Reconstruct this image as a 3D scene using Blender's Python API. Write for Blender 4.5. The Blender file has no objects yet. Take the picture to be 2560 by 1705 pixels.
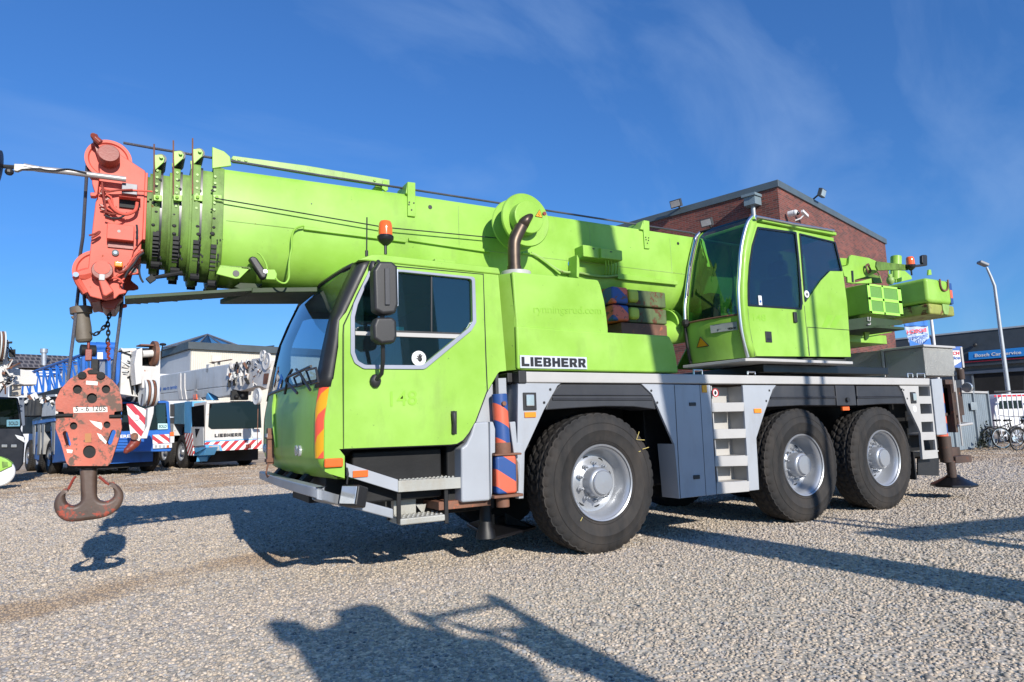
import bpy, bmesh, math, random
import numpy as np
from mathutils import Vector, Matrix
R=math.radians
random.seed(7); rng=np.random.default_rng(7)
scene=bpy.context.scene
COL=scene.collection
V3=Vector
# ------------------------------------------------------------------ camera (solved from the photograph, 2560 x 1705)
PW,PH=2560,1705
CX,CY,CZ,YAW,PITCH,ROLL,FOC=-3.9932,-5.1899,1.2442,0.5236,0.1298,-0.0316,1635.46
fw=V3((math.sin(YAW)*math.cos(PITCH),math.cos(YAW)*math.cos(PITCH),math.sin(PITCH)))
_r0=V3((math.cos(YAW),-math.sin(YAW),0)); _u0=_r0.cross(fw)
rt=_r0*math.cos(ROLL)+_u0*math.sin(ROLL); up=rt.cross(fw)
EYE=V3((CX,CY,CZ))
cam=bpy.data.cameras.new('camera'); co=bpy.data.objects.new('camera',cam); COL.objects.link(co)
M=Matrix((( rt.x,up.x,-fw.x,CX),(rt.y,up.y,-fw.y,CY),(rt.z,up.z,-fw.z,CZ),(0,0,0,1)))
co.matrix_world=M; cam.sensor_width=36; cam.lens=36*FOC/PW; cam.clip_start=.05; cam.clip_end=3000
scene.camera=co
def ray(p): return fw+rt*((p[0]-PW/2)/FOC)-up*((p[1]-PH/2)/FOC)
def on(p,ax,val):
    d=ray(p); return EYE+d*((val-EYE[ax])/d[ax])
def Y(p,v=0.): return on(p,1,v)      # point of the photograph measured on the plane y=v
def X(p,v=0.): return on(p,0,v)
def Z(p,v=0.): return on(p,2,v)
def VP(p,P0,d):                        # measured on an upright plane through P0 running along d
    n=V3((d[1],-d[0],0)); r=ray(p); return EYE+r*((V3(P0)-EYE).dot(n)/r.dot(n))
def T(x0,y0,s): return lambda x,y:(x0+x/s,y0+y/s)
A=T(0,300,3.0156);B=T(0,780,2.529);Cc=T(600,600,1.96);D=T(1200,450,2.852);E=T(1640,400,2.8);F=T(2040,560,2.45)
G=T(1040,900,3.0153);Hh=T(1640,900,3.271);I=T(600,1100,2.944);J=T(500,360,2.6167);K=T(600,640,4.9);L=T(600,940,4.9)
Mm=T(180,320,5.6);N=T(170,580,7.127);O=T(2200,860,4.611);Q=T(0,840,3.92);P1=T(2080,600,6.03);P2=T(2240,760,3.734)
P3=T(1380,650,5.058);P4=T(0,350,7.85);P5=T(380,840,4.356);P6=T(1140,940,3.564);RR=T(0,820,3.364)
# ------------------------------------------------------------------ materials
def nn(nt,t,**k):
    n=nt.nodes.new(t)
    for a,b in k.items(): setattr(n,a,b)
    return n
def mat(name,base,rough=.5,metal=0,spec=.5,fade=.12,fcol=None,dirt=0,dcol=(.09,.06,.035),dscale=3,bump=0,bscale=60,coat=0,rust=0,rcol=(.16,.055,.02),rscale=7,alpha=1,emit=0):
    m=bpy.data.materials.new(name); m.use_nodes=True; nt=m.node_tree; L_=nt.links
    b=nt.nodes['Principled BSDF']; b.inputs['Roughness'].default_value=rough; b.inputs['Metallic'].default_value=metal
    b.inputs['Specular IOR Level'].default_value=spec; b.inputs['Coat Weight'].default_value=coat; b.inputs['Coat Roughness'].default_value=.12
    tc=nn(nt,'ShaderNodeTexCoord'); vec=tc.outputs['Object']
    def noise(sc,det=4,r=.55,stretch=None):
        n=nn(nt,'ShaderNodeTexNoise'); n.inputs['Scale'].default_value=sc; n.inputs['Detail'].default_value=det; n.inputs['Roughness'].default_value=r
        if stretch:
            mp=nn(nt,'ShaderNodeMapping'); mp.inputs['Scale'].default_value=stretch; L_.new(vec,mp.inputs[0]); L_.new(mp.outputs[0],n.inputs[0])
        else: L_.new(vec,n.inputs['Vector'])
        return n.outputs['Fac']
    def ramp(f,a,b_):
        r=nn(nt,'ShaderNodeMapRange'); r.inputs[1].default_value=a; r.inputs[2].default_value=b_; L_.new(f,r.inputs[0]); return r.outputs[0]
    def mix(f,c1,c2,sc=None):
        x=nn(nt,'ShaderNodeMix',data_type='RGBA')
        if isinstance(f,float): x.inputs[0].default_value=f
        else: L_.new(f,x.inputs[0])
        for s,c in ((6,c1),(7,c2)):
            if isinstance(c,tuple): x.inputs[s].default_value=(*c,1)
            else: L_.new(c,x.inputs[s])
        return x.outputs[2]
    c=base
    if fade:
        fc=fcol or tuple(min(1,v*(1+fade)+.02*fade) for v in base)
        dk=tuple(v*(1-fade) for v in base)
        c=mix(ramp(noise(1.7,5),.35,.68),dk,fc)
    if dirt:
        d=ramp(noise(dscale,8,.7,(1,1,.35)),.62-dirt*.3,.86-dirt*.2)
        mm=nn(nt,'ShaderNodeMath',operation='MULTIPLY'); L_.new(d,mm.inputs[0]); mm.inputs[1].default_value=min(1,dirt*1.3)
        c=mix(mm.outputs[0],c,dcol)
    if rust:
        d=ramp(noise(rscale,10,.72),.66-rust*.22,.69-rust*.2)
        c=mix(d,c,rcol)
        rr=nn(nt,'ShaderNodeMapRange'); rr.inputs[3].default_value=rough; rr.inputs[4].default_value=.85; L_.new(d,rr.inputs[0]); L_.new(rr.outputs[0],b.inputs['Roughness'])
    elif rough>.1 and not metal:
        rr=nn(nt,'ShaderNodeMapRange'); rr.inputs[3].default_value=max(.05,rough-.1); rr.inputs[4].default_value=min(1,rough+.15); L_.new(noise(4,5),rr.inputs[0]); L_.new(rr.outputs[0],b.inputs['Roughness'])
    if isinstance(c,tuple): b.inputs['Base Color'].default_value=(*c,1)
    else: L_.new(c,b.inputs['Base Color'])
    if bump:
        bp=nn(nt,'ShaderNodeBump'); bp.inputs['Strength'].default_value=bump; bp.inputs['Distance'].default_value=.004
        L_.new(noise(bscale,5),bp.inputs['Height']); L_.new(bp.outputs[0],b.inputs['Normal'])
    if emit: b.inputs['Emission Color'].default_value=(*base,1); b.inputs['Emission Strength'].default_value=emit
    m['_c']=0
    return m
def stripes(name,c1,c2,dirv,period,phase=0,duty=.5,rust=.25,rough=.45,chev=None):
    m=mat(name,c1,rough,fade=0)
    nt=m.node_tree; L_=nt.links; b=nt.nodes['Principled BSDF']
    for l in list(b.inputs['Base Color'].links): L_.remove(l)
    tc=nn(nt,'ShaderNodeTexCoord')
    src=tc.outputs['Object']
    if chev:                                   # mirror the stripes about a plane n.p=c
        pass
    dt=nn(nt,'ShaderNodeVectorMath',operation='DOT_PRODUCT'); L_.new(src,dt.inputs[0]); dt.inputs[1].default_value=tuple(v/period for v in dirv)
    a=nn(nt,'ShaderNodeMath',operation='ADD'); L_.new(dt.outputs['Value'],a.inputs[0]); a.inputs[1].default_value=phase+100
    fr=nn(nt,'ShaderNodeMath',operation='FRACT'); L_.new(a.outputs[0],fr.inputs[0])
    gt=nn(nt,'ShaderNodeMath',operation='GREATER_THAN'); L_.new(fr.outputs[0],gt.inputs[0]); gt.inputs[1].default_value=duty
    x=nn(nt,'ShaderNodeMix',data_type='RGBA'); L_.new(gt.outputs[0],x.inputs[0]); x.inputs[6].default_value=(*c1,1); x.inputs[7].default_value=(*c2,1)
    out=x.outputs[2]
    if rust:
        n=nn(nt,'ShaderNodeTexNoise'); n.inputs['Scale'].default_value=14; n.inputs['Detail'].default_value=9; n.inputs['Roughness'].default_value=.7; L_.new(tc.outputs['Object'],n.inputs['Vector'])
        r=nn(nt,'ShaderNodeMapRange'); r.inputs[1].default_value=.68-rust*.2; r.inputs[2].default_value=.7-rust*.2; L_.new(n.outputs['Fac'],r.inputs[0])
        y=nn(nt,'ShaderNodeMix',data_type='RGBA'); L_.new(r.outputs[0],y.inputs[0]); L_.new(out,y.inputs[6]); y.inputs[7].default_value=(.13,.05,.03,1); out=y.outputs[2]
    L_.new(out,b.inputs['Base Color'])
    return m
def glassmat(name,tint,refl=.25,rough=.02,refcol=(1,1,1),dark=0.0,body=(.01,.012,.014)):
    """thin pane: tinted see-through, plus a dark body share, plus a Fresnel-weighted sheen"""
    m=bpy.data.materials.new(name); m.use_nodes=True; nt=m.node_tree; nt.nodes.clear(); L_=nt.links
    o=nn(nt,'ShaderNodeOutputMaterial'); t=nn(nt,'ShaderNodeBsdfTransparent'); t.inputs[0].default_value=(*tint,1)
    g=nn(nt,'ShaderNodeBsdfGlossy'); g.inputs['Roughness'].default_value=rough; g.inputs[0].default_value=(*refcol,1)
    d=nn(nt,'ShaderNodeBsdfDiffuse'); d.inputs[0].default_value=(*body,1)
    lw=nn(nt,'ShaderNodeLayerWeight'); lw.inputs['Blend'].default_value=refl
    mr=nn(nt,'ShaderNodeMapRange'); mr.inputs[3].default_value=.05; mr.inputs[4].default_value=.9; L_.new(lw.outputs['Fresnel'],mr.inputs[0])
    m1=nn(nt,'ShaderNodeMixShader'); m1.inputs[0].default_value=dark; L_.new(t.outputs[0],m1.inputs[1]); L_.new(d.outputs[0],m1.inputs[2])
    m2=nn(nt,'ShaderNodeMixShader'); L_.new(mr.outputs[0],m2.inputs[0]); L_.new(m1.outputs[0],m2.inputs[1]); L_.new(g.outputs[0],m2.inputs[2])
    L_.new(m2.outputs[0],o.inputs['Surface']); return m
# ------------------------------------------------------------------ objects
def tag(o,label=None,cat=None,group=None,kind=None):
    if label: o['label']=label
    if cat: o['category']=cat
    if group: o['group']=group
    if kind: o['kind']=kind
    return o
def thing(name,label,cat,loc=(0,0,0),rz=0,group=None):
    o=bpy.data.objects.new(name,None); COL.objects.link(o); o.empty_display_size=.3
    o.location=loc; o.rotation_euler=(0,0,rz); tag(o,label,cat,group); o['kind']='thing'
    o['_inv']=[v for row in (Matrix.Translation(V3(loc))@Matrix.Rotation(rz,4,'Z')).inverted() for v in row]
    return o
def adopt(o,parent):
    o.parent=parent
    if parent.type=='EMPTY':
        f=list(parent['_inv']); o.matrix_parent_inverse=Matrix([f[0:4],f[4:8],f[8:12],f[12:16]])
def copytree(o,parent=None,loc=None,rz=None,scale=None,label=None):
    c=o.copy(); COL.objects.link(c)
    if parent is not None:
        iv=c.matrix_parent_inverse.copy(); c.parent=parent; c.matrix_parent_inverse=iv
    if loc is not None: c.location=loc
    if rz is not None: c.rotation_euler=(0,0,rz)
    if scale is not None: c.scale=(scale,)*3 if isinstance(scale,(int,float)) else scale
    if label: c['label']=label
    for ch in list(o.children): copytree(ch,c)
    return c
class MB:
    def __init__(s): s.v=[]; s.f=[]
    def add(s,vs,fs):
        n=len(s.v); s.v+= [V3(a) for a in vs]; s.f+=[tuple(i+n for i in f) for f in fs]; return s
    def box(s,lo,hi):
        x0,y0,z0=lo;x1,y1,z1=hi
        return s.add([(x0,y0,z0),(x1,y0,z0),(x1,y1,z0),(x0,y1,z0),(x0,y0,z1),(x1,y0,z1),(x1,y1,z1),(x0,y1,z1)],[(0,3,2,1),(4,5,6,7),(0,1,5,4),(1,2,6,5),(2,3,7,6),(3,0,4,7)])
    def beam(s,p0,p1,w,h,upv=(0,0,1)):
        p0=V3(p0);p1=V3(p1);d=(p1-p0).normalized();u_=V3(upv);sd=d.cross(u_).normalized();u_=sd.cross(d)
        q=[];
        for p in (p0,p1):
            for a,b in ((-1,-1),(1,-1),(1,1),(-1,1)): q.append(p+sd*(a*w/2)+u_*(b*h/2))
        return s.add(q,[(0,1,2,3),(7,6,5,4),(0,4,5,1),(1,5,6,2),(2,6,7,3),(3,7,4,0)])
    def prism(s,pts,vec):
        pts=[V3(p) for p in pts]; n=len(pts); vec=V3(vec)
        return s.add(pts+[p+vec for p in pts],[tuple(range(n)),tuple(range(2*n-1,n-1,-1))]+[(i,i+n,(i+1)%n+n,(i+1)%n) for i in range(n)])
    def loft(s,rows,closed=False,caps=False):
        n=len(rows[0]); m=len(rows); vs=[p for r in rows for p in r]; fs=[]
        for i in range(m-1):
            for j in range(n if closed else n-1):
                k=(j+1)%n; fs.append((i*n+j,i*n+k,(i+1)*n+k,(i+1)*n+j))
        if caps: fs+= [tuple(range(n-1,-1,-1)),tuple((m-1)*n+i for i in range(n))]
        return s.add(vs,fs)
    def cyl(s,p0,p1,r0,r1=None,n=20,caps=True):
        return s.lathe([(r0,0),(r0 if r1 is None else r1,(V3(p1)-V3(p0)).length)],p0,V3(p1)-V3(p0),n,caps)
    def lathe(s,prof,org,axis,n=32,caps=True,a0=0,closed=False):
        org=V3(org);ax=V3(axis).normalized();t=V3((0,0,1)) if abs(ax.z)<.9 else V3((1,0,0));e1=ax.cross(t).normalized();e2=ax.cross(e1)
        rows=[]
        for r,h in prof:
            rows.append([org+ax*h+(e1*math.cos(a0+2*math.pi*k/n)+e2*math.sin(a0+2*math.pi*k/n))*r for k in range(n)])
        if closed: rows.append(list(rows[0]))
        return s.loft(rows,True,caps and not closed)
    def tube(s,pts,r,n=8,caps=True,closed=False):
        pts=[V3(p) for p in pts]; rows=[]; prev=None
        m=len(pts)
        for i,p in enumerate(pts):
            if closed: d=(pts[(i+1)%m]-pts[i-1]).normalized()
            else: d=(pts[min(i+1,m-1)]-pts[max(i-1,0)]).normalized()
            if prev is None:
                t=V3((0,0,1)) if abs(d.z)<.9 else V3((1,0,0)); e=d.cross(t).normalized()
            else:
                e=(prev-d*prev.dot(d)).normalized()
            prev=e; e2=d.cross(e); rr=r[i] if isinstance(r,(list,tuple)) else r
            rows.append([p+(e*math.cos(2*math.pi*k/n)+e2*math.sin(2*math.pi*k/n))*rr for k in range(n)])
        if closed: rows.append(list(rows[0]))
        return s.loft(rows,True,caps and not closed)
    def ball(s,c,r,n=12,sc=(1,1,1)):
        c=V3(c); rows=[]
        for i in range(n//2+1):
            a=-math.pi/2+math.pi*i/(n//2); rr=max(1e-4,math.cos(a))
            rows.append([c+V3((math.cos(2*math.pi*k/n)*rr*r*sc[0],math.sin(2*math.pi*k/n)*rr*r*sc[1],math.sin(a)*r*sc[2])) for k in range(n)])
        return s.loft(rows,True,True)
    def plate(s,outer,holes,fr,w0,w1,bev=0):
        cu=bpy.data.curves.new('c','CURVE'); cu.dimensions='2D'; cu.fill_mode='BOTH'; cu.extrude=abs(w1-w0)/2; cu.bevel_depth=0
        for lp in [outer]+list(holes):
            sp=cu.splines.new('POLY'); sp.points.add(len(lp)-1)
            for i,(a,b) in enumerate(lp): sp.points[i].co=(a,b,0,1)
            sp.use_cyclic_u=True
        ob=bpy.data.objects.new('c',cu); me=bpy.data.meshes.new_from_object(ob)
        mid=(w0+w1)/2
        vs=[fr(v.co.x,v.co.y,v.co.z+mid) for v in me.vertices]; fs=[tuple(p.vertices) for p in me.polygons]
        bm=bmesh.new(); bv=[bm.verts.new(v) for v in vs]
        for f in fs:
            try: bm.faces.new([bv[i] for i in f])
            except ValueError: pass
        bmesh.ops.remove_doubles(bm,verts=bm.verts,dist=1e-4)
        bmesh.ops.dissolve_limit(bm,angle_limit=.01,verts=bm.verts,edges=bm.edges)
        bm.verts.index_update()
        s.add([v.co.copy() for v in bm.verts],[tuple(v.index for v in f.verts) for f in bm.faces]); bm.free()
        bpy.data.objects.remove(ob); bpy.data.curves.remove(cu); bpy.data.meshes.remove(me)
        return s
    def split(s,name,mt,parent=None,*ar,**k):
        n=len(s.v); r=list(range(n))
        def fd(i):
            while r[i]!=i: r[i]=r[r[i]]; i=r[i]
            return i
        for f in s.f:
            a=fd(f[0])
            for j in f[1:]: r[fd(j)]=a
        gr={}
        for f in s.f: gr.setdefault(fd(f[0]),[]).append(f)
        out=[]
        for g,fs in gr.items():
            ids=sorted({i for f in fs for i in f}); mp={i:j for j,i in enumerate(ids)}
            m=MB(); m.v=[s.v[i] for i in ids]; m.f=[tuple(mp[i] for i in f) for f in fs]; out.append(m.build(name,mt,parent,*ar,**k))
        return out
    def build(s,name,mt,parent=None,bev=0,seg=2,ang=32,label=None,tm=None,uv=False,flat=False,noclean=False,bang=30):
        vs=[(tm@v) if tm else v for v in s.v]
        me=bpy.data.meshes.new(name); me.from_pydata([tuple(v) for v in vs],[],s.f)
        if not noclean:
            bm=bmesh.new(); bm.from_mesh(me); bmesh.ops.recalc_face_normals(bm,faces=bm.faces); bm.to_mesh(me); bm.free()
        me.validate()
        if uv:
            l=me.uv_layers.new(name='UVMap')
            for p in me.polygons:
                n_=p.normal; t=V3((-n_.y,n_.x,0))
                if t.length<.2: t=V3((1,0,0)); w=V3((0,1,0))
                else: t.normalize(); w=V3((0,0,1))
                for li in p.loop_indices:
                    co_=me.vertices[me.loops[li].vertex_index].co; l.data[li].uv=(co_.dot(t),co_.dot(w))
        if not flat:
            me.shade_smooth(); me.set_sharp_from_angle(angle=R(ang))
        ms=mt if isinstance(mt,(list,tuple)) else [mt]
        for m_ in ms: me.materials.append(m_)
        o=bpy.data.objects.new(name,me); COL.objects.link(o)
        if parent is not None: adopt(o,parent)
        if bev:
            b=o.modifiers.new('bevel','BEVEL'); b.width=bev; b.segments=seg; b.limit_method='ANGLE'; b.angle_limit=R(bang); b.harden_normals=not flat
        if label: o['label']=label
        return o
def frY(u,v,w): return V3((u,w,v))
def frX(u,v,w): return V3((w,u,v))
def frZ(u,v,w): return V3((u,v,w))
def uvY(px,y): return [(q.x,q.z) for q in (Y(p,y) for p in px)]
def uvX(px,x): return [(q.y,q.z) for q in (X(p,x) for p in px)]
def side(name,mt,parent,px,y0,y1,holes=(),bev=0,seg=2,label=None,r=0,ref=None):
    """outline measured on the plane y=ref (default y0), solid from y0 to y1"""
    ref=y0 if ref is None else ref
    o=uvY(px,ref)
    if r: o=fillet(o,r)
    mb=MB()
    if holes: mb.plate(o,[uvY(h,ref) if not isinstance(h[0][0],tuple) else h for h in holes],frY,y0,y1)
    else: mb.prism([(a,y0,b) for a,b in o],(0,y1-y0,0))
    return mb.build(name,mt,parent,bev,seg,label=label)
def fillet(pts,r,seg=5):
    out=[]; n=len(pts)
    for i in range(n):
        rr=r[i] if isinstance(r,(list,tuple)) else r
        a=V3((*pts[i-1],0));b=V3((*pts[i],0));c=V3((*pts[(i+1)%n],0))
        if rr<=0: out.append((b.x,b.y)); continue
        u=(a-b);v=(c-b);lu,lv=u.length,v.length; u/=lu; v/=lv
        an=u.angle(v)
        if an>math.pi-.05: out.append((b.x,b.y)); continue
        d=min(rr/math.tan(an/2),lu*.48,lv*.48); p=b+u*d;q=b+v*d
        for k in range(seg+1):
            t=k/seg; w=(1-t)**2*p+2*t*(1-t)*b+t*t*q; out.append((w.x,w.y))
    return out
def spline(pts,k=6,closed=False):
    pts=[V3(p) if len(p)==3 else V3((*p,0)) for p in pts]; n=len(pts); out=[]
    rng_=range(n if closed else n-1)
    for i in rng_:
        p0=pts[(i-1)%n] if closed or i>0 else pts[0]; p1=pts[i]; p2=pts[(i+1)%n]; p3=pts[(i+2)%n] if closed or i+2<n else pts[-1]
        for j in range(k):
            t=j/k; out.append(.5*((2*p1)+(-p0+p2)*t+(2*p0-5*p1+4*p2-p3)*t*t+(-p0+3*p1-3*p2+p3)*t**3))
    if not closed: out.append(pts[-1])
    return out
def text(s,bl,br,tl,mt,parent,name='lettering',bold=.0,thick=.003,nrm=None,fit=True,label=None,space=1,mono=False):
    """lettering whose bounding box fills the parallelogram bl-br-tl"""
    cu=bpy.data.curves.new('t','FONT'); cu.body=s; cu.offset=bold; cu.extrude=.01; cu.space_character=space; cu.resolution_u=3
    ob=bpy.data.objects.new('t',cu); me=bpy.data.meshes.new_from_object(ob)
    xs=[v.co.x for v in me.vertices]; ys=[v.co.y for v in me.vertices]; x0,x1,y0,y1=min(xs),max(xs),min(ys),max(ys)
    bl=V3(bl);a=V3(br)-bl;b=V3(tl)-bl; nr=a.cross(b).normalized() if nrm is None else V3(nrm)
    vs=[bl+a*((v.co.x-x0)/(x1-x0))+b*((v.co.y-y0)/(y1-y0))+nr*((v.co.z/.01)*thick) for v in me.vertices]
    mb=MB(); mb.add(vs,[tuple(p.vertices) for p in me.polygons])
    bpy.data.objects.remove(ob); bpy.data.curves.remove(cu); bpy.data.meshes.remove(me)
    return mb.build(name,mt,parent,label=label,flat=True)
def struct(name,mb,mt,**k): 
    o=mb.build(name,mt,None,**k); o['kind']='structure'; return o
GLY={'L':(1,[[(0,0),(1,0),(1,.27),(.37,.27),(.37,1),(0,1)]]),'I':(.38,[[(0,0),(.38,0),(.38,1),(0,1)]]),
'E':(1,[[(0,0),(1,0),(1,.25),(.37,.25),(.37,.39),(.9,.39),(.9,.62),(.37,.62),(.37,.76),(1,.76),(1,1),(0,1)]]),
'H':(1.08,[[(0,0),(.37,0),(.37,.37),(.71,.37),(.71,0),(1.08,0),(1.08,1),(.71,1),(.71,.63),(.37,.63),(.37,1),(0,1)]]),
'B':(1.05,[[(0,0),(.85,0),(1.0,.08),(1.05,.2),(1.05,.38),(.95,.52),(1.03,.64),(1.03,.82),(.96,.95),(.83,1),(0,1)],[(.37,.2),(.68,.2),(.68,.41),(.37,.41)],[(.37,.6),(.66,.6),(.66,.8),(.37,.8)]]),
'R':(1.08,[[(0,0),(.37,0),(.37,.33),(.46,.33),(.68,0),(1.12,0),(.84,.4),(1.0,.5),(1.05,.62),(1.05,.82),(.97,.95),(.84,1),(0,1)],[(.37,.55),(.67,.55),(.67,.78),(.37,.78)]])}
def blocktext(s,bl,br,tl,mt,parent,thick=.002,name='lettering'):
    bl=V3(bl);a=V3(br)-bl;b=V3(tl)-bl;nr=a.cross(b).normalized(); gap=.17; W_=sum(GLY[c][0] for c in s)+gap*(len(s)-1); x=0; m=MB()
    for c in s:
        w,l=GLY[c]; x0=x
        m.plate(l[0],l[1:],lambda u,v,w_:bl+a*((x0+u)/W_)+b*v+nr*w_,0,thick); x+=w+gap
    return m.build(name,mt,parent,flat=True)
# palette
GREEN=(.254,.487,.052)
MG=mat('lime paint',GREEN,.42,spec=.28,fade=.13,fcol=(.30,.525,.095),dirt=.32,dcol=(.15,.20,.06),dscale=3.2,coat=.06,bump=.08,bscale=18,rust=.012,rscale=22,rcol=(.09,.12,.04))
MGW=mat('lime paint worn',(.27,.46,.10),.5,fade=.2,fcol=(.33,.48,.16),dirt=.4,dcol=(.09,.1,.03),dscale=5,rust=.18,rscale=9,bump=.2)
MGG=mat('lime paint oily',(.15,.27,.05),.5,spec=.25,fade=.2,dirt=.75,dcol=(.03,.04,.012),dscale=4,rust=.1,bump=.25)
MGD=mat('ghost lettering green',(.225,.465,.034),.4,fade=.05)
MGRY=mat('silver grey paint',(.335,.355,.385),.38,fade=.06,dirt=.3,dcol=(.19,.17,.14),dscale=3,coat=.15,bump=.06)
MALU=mat('aluminium rail',(.41,.40,.385),.42,fade=.06,dirt=.2,dcol=(.35,.32,.28),bump=.06)
MALW=mat('galvanised step',(.36,.36,.33),.5,metal=.25,fade=.15,dirt=.5,dcol=(.25,.18,.09),bump=.3)
MCHR=mat('polished steel',(.72,.72,.72),.28,metal=1,fade=.06)
MSIL=mat('silver wheel paint',(.37,.385,.41),.33,metal=.5,fade=.05,dirt=.08,dcol=(.2,.18,.16),coat=.3)
MBLK=mat('black plastic',(.017,.017,.018),.45,fade=.2,dirt=.2,dcol=(.07,.065,.06),bump=.15,bscale=150)
MBLG=mat('gloss black',(.008,.008,.01),.3,fade=.1,spec=.6)
MMUD=mat('mudguard plastic',(.028,.03,.036),.5,fade=.2,dirt=.3,dcol=(.09,.085,.08),bump=.1)
MDRK=mat('dark frame steel',(.009,.0095,.0105),.6,spec=.3,fade=.3,dirt=.3,dcol=(.025,.02,.016),bump=.3)
MRUB=mat('tyre rubber',(.018,.0175,.0175),.75,spec=.3,fade=.3,dirt=.6,dcol=(.058,.048,.040),dscale=3.5,bump=.35,bscale=80)
MRED=mat('faded red boom head paint',(.60,.095,.062),.5,spec=.25,fade=.12,fcol=(.64,.13,.09),dirt=.25,dcol=(.3,.06,.03),rust=.12,rscale=8,bump=.1)
MGU=mat('lime paint darkened for shade',(.022,.045,.012),.6,fade=.2,dirt=.6,dcol=(.02,.02,.015))  # shade under boom and tail painted in as a darker green
MRDD=mat('dark red oily steel',(.22,.035,.02),.4,fade=.25,dirt=.5,dcol=(.03,.01,.008),bump=.2)
MSLB=mat('rusty slab green with shade',(.11,.16,.055),.65,fade=.3,dirt=.7,dcol=(.03,.03,.015),rust=.5,rcol=(.10,.035,.015),rscale=7,bump=.4)  # rust and dirt, over a green darkened for the shade on the slabs
MCWB=mat('rusty yellow counterweight base',(.27,.30,.06),.6,fade=.25,dirt=.5,dcol=(.07,.06,.02),rust=.4,rcol=(.13,.05,.02),rscale=6,bump=.4)
MORG=mat('worn orange red block paint',(.52,.095,.05),.55,fade=.2,fcol=(.56,.14,.085),dirt=.5,dcol=(.12,.07,.05),rust=.62,rscale=9,rcol=(.13,.085,.065),bump=.4)
MRST=mat('rusty steel',(.16,.07,.04),.7,fade=.35,dirt=.6,dcol=(.06,.03,.02),rust=.3,rcol=(.32,.1,.05),rscale=9,bump=.5)
MHK=mat('forged hook brown',(.085,.052,.038),.5,fade=.3,dirt=.5,dcol=(.07,.045,.035),rust=.55,rcol=(.30,.06,.035),rscale=5,bump=.35,bscale=30)
MROP=mat('wire rope',(.09,.09,.11),.45,metal=.5,fade=.3,bump=.6,bscale=200)
MWHT=mat('white paint',(.66,.66,.65),.4,fade=.05,dirt=.1,dcol=(.4,.33,.25))
MWRN=mat('white worn crane paint',(.58,.56,.53),.5,fade=.08,dirt=.35,dcol=(.38,.28,.2),rust=.12,rscale=5,rcol=(.35,.17,.1),bump=.1)
MAMB=mat('amber lens',(.85,.25,.01),.2,fade=.1,coat=.6)
MORL=mat('orange lens',(.85,.13,.015),.16,fade=.1,coat=.6)
MLMP=mat('headlamp glass',(.6,.62,.62),.1,metal=.6,fade=.2)
MINT=mat('cab interior',(.03,.033,.036),.7,fade=.2)
MSEAT=mat('seat cloth',(.035,.04,.05),.9,fade=.2)
MEXH=mat('heat tinted exhaust',(.13,.095,.07),.42,metal=.7,fade=.5,dirt=.5,dcol=(.05,.02,.02),dscale=6)
MBLU=mat('signal blue',(.02,.10,.36),.4,fade=.1)
MORS=(.62,.115,.06); MBLS=(.022,.07,.235)
SORB=stripes('orange and blue stripes',MORS,MBLS,(.62,0,1.0),.30,.12,rust=.22)
GLT=glassmat('teal cab glass',(.35,.62,.68),.3,dark=.25,body=(.012,.035,.04))
GLC=glassmat('clear windscreen',(.36,.56,.70),.22,dark=.42,body=(.008,.02,.04))
GLG=glassmat('green tinted glass',(.40,.75,.62),.28,dark=.12,body=(.01,.03,.025))
GLD=glassmat('dark glass',(.05,.065,.075),.12,dark=.7,body=(.006,.008,.010))
MYEL=mat('yellow sticker',(.82,.36,.01),.4,fade=.05)
MSTK=mat('white sticker',(.66,.66,.66),.4,fade=.02)
MTXT=mat('black lettering',(.012,.012,.014),.4,fade=0)
# ================================================================== light, sky, ground
w=bpy.data.worlds.new('World'); scene.world=w; w.use_nodes=True; nt=w.node_tree; Lk=nt.links
bg=nt.nodes['Background']; sky=nn(nt,'ShaderNodeTexSky'); sky.sky_type='NISHITA'; sky.sun_disc=False
SEL=R(25.3); SAZ=math.pi+.02
sky.sun_elevation=SEL; sky.sun_rotation=SAZ; sky.altitude=0; sky.air_density=1.0; sky.dust_density=.25; sky.ozone_density=2.2
tc=nn(nt,'ShaderNodeTexCoord'); mp=nn(nt,'ShaderNodeMapping'); mp.inputs['Rotation'].default_value=(.35,.25,.6); mp.inputs['Scale'].default_value=(.9,7.0,4.5)
Lk.new(tc.outputs['Generated'],mp.inputs[0])
n1=nn(nt,'ShaderNodeTexNoise'); n1.inputs['Scale'].default_value=1.0; n1.inputs['Detail'].default_value=7; n1.inputs['Roughness'].default_value=.55; n1.inputs['Distortion'].default_value=.4; Lk.new(mp.outputs[0],n1.inputs['Vector'])
mr=nn(nt,'ShaderNodeMapRange'); mr.inputs[1].default_value=.46; mr.inputs[2].default_value=.78; mr.inputs[3].default_value=0; mr.inputs[4].default_value=.30; Lk.new(n1.outputs['Fac'],mr.inputs[0])
mx=nn(nt,'ShaderNodeMix',data_type='RGBA'); Lk.new(mr.outputs[0],mx.inputs[0]); 
gm=nn(nt,'ShaderNodeMix',data_type='RGBA',blend_type='MULTIPLY'); gm.inputs[0].default_value=1; Lk.new(sky.outputs[0],gm.inputs[6]); gm.inputs[7].default_value=(.45,.88,1.42,1)
sx_=nn(nt,'ShaderNodeSeparateXYZ'); Lk.new(tc.outputs['Generated'],sx_.inputs[0])
zr_=nn(nt,'ShaderNodeMapRange'); zr_.inputs[1].default_value=.12; zr_.inputs[2].default_value=.75; zr_.inputs[3].default_value=1.0; zr_.inputs[4].default_value=1.4; Lk.new(sx_.outputs[2],zr_.inputs[0])
g2=nn(nt,'ShaderNodeVectorMath',operation='SCALE'); Lk.new(gm.outputs[2],g2.inputs[0]); Lk.new(zr_.outputs[0],g2.inputs['Scale'])
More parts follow.
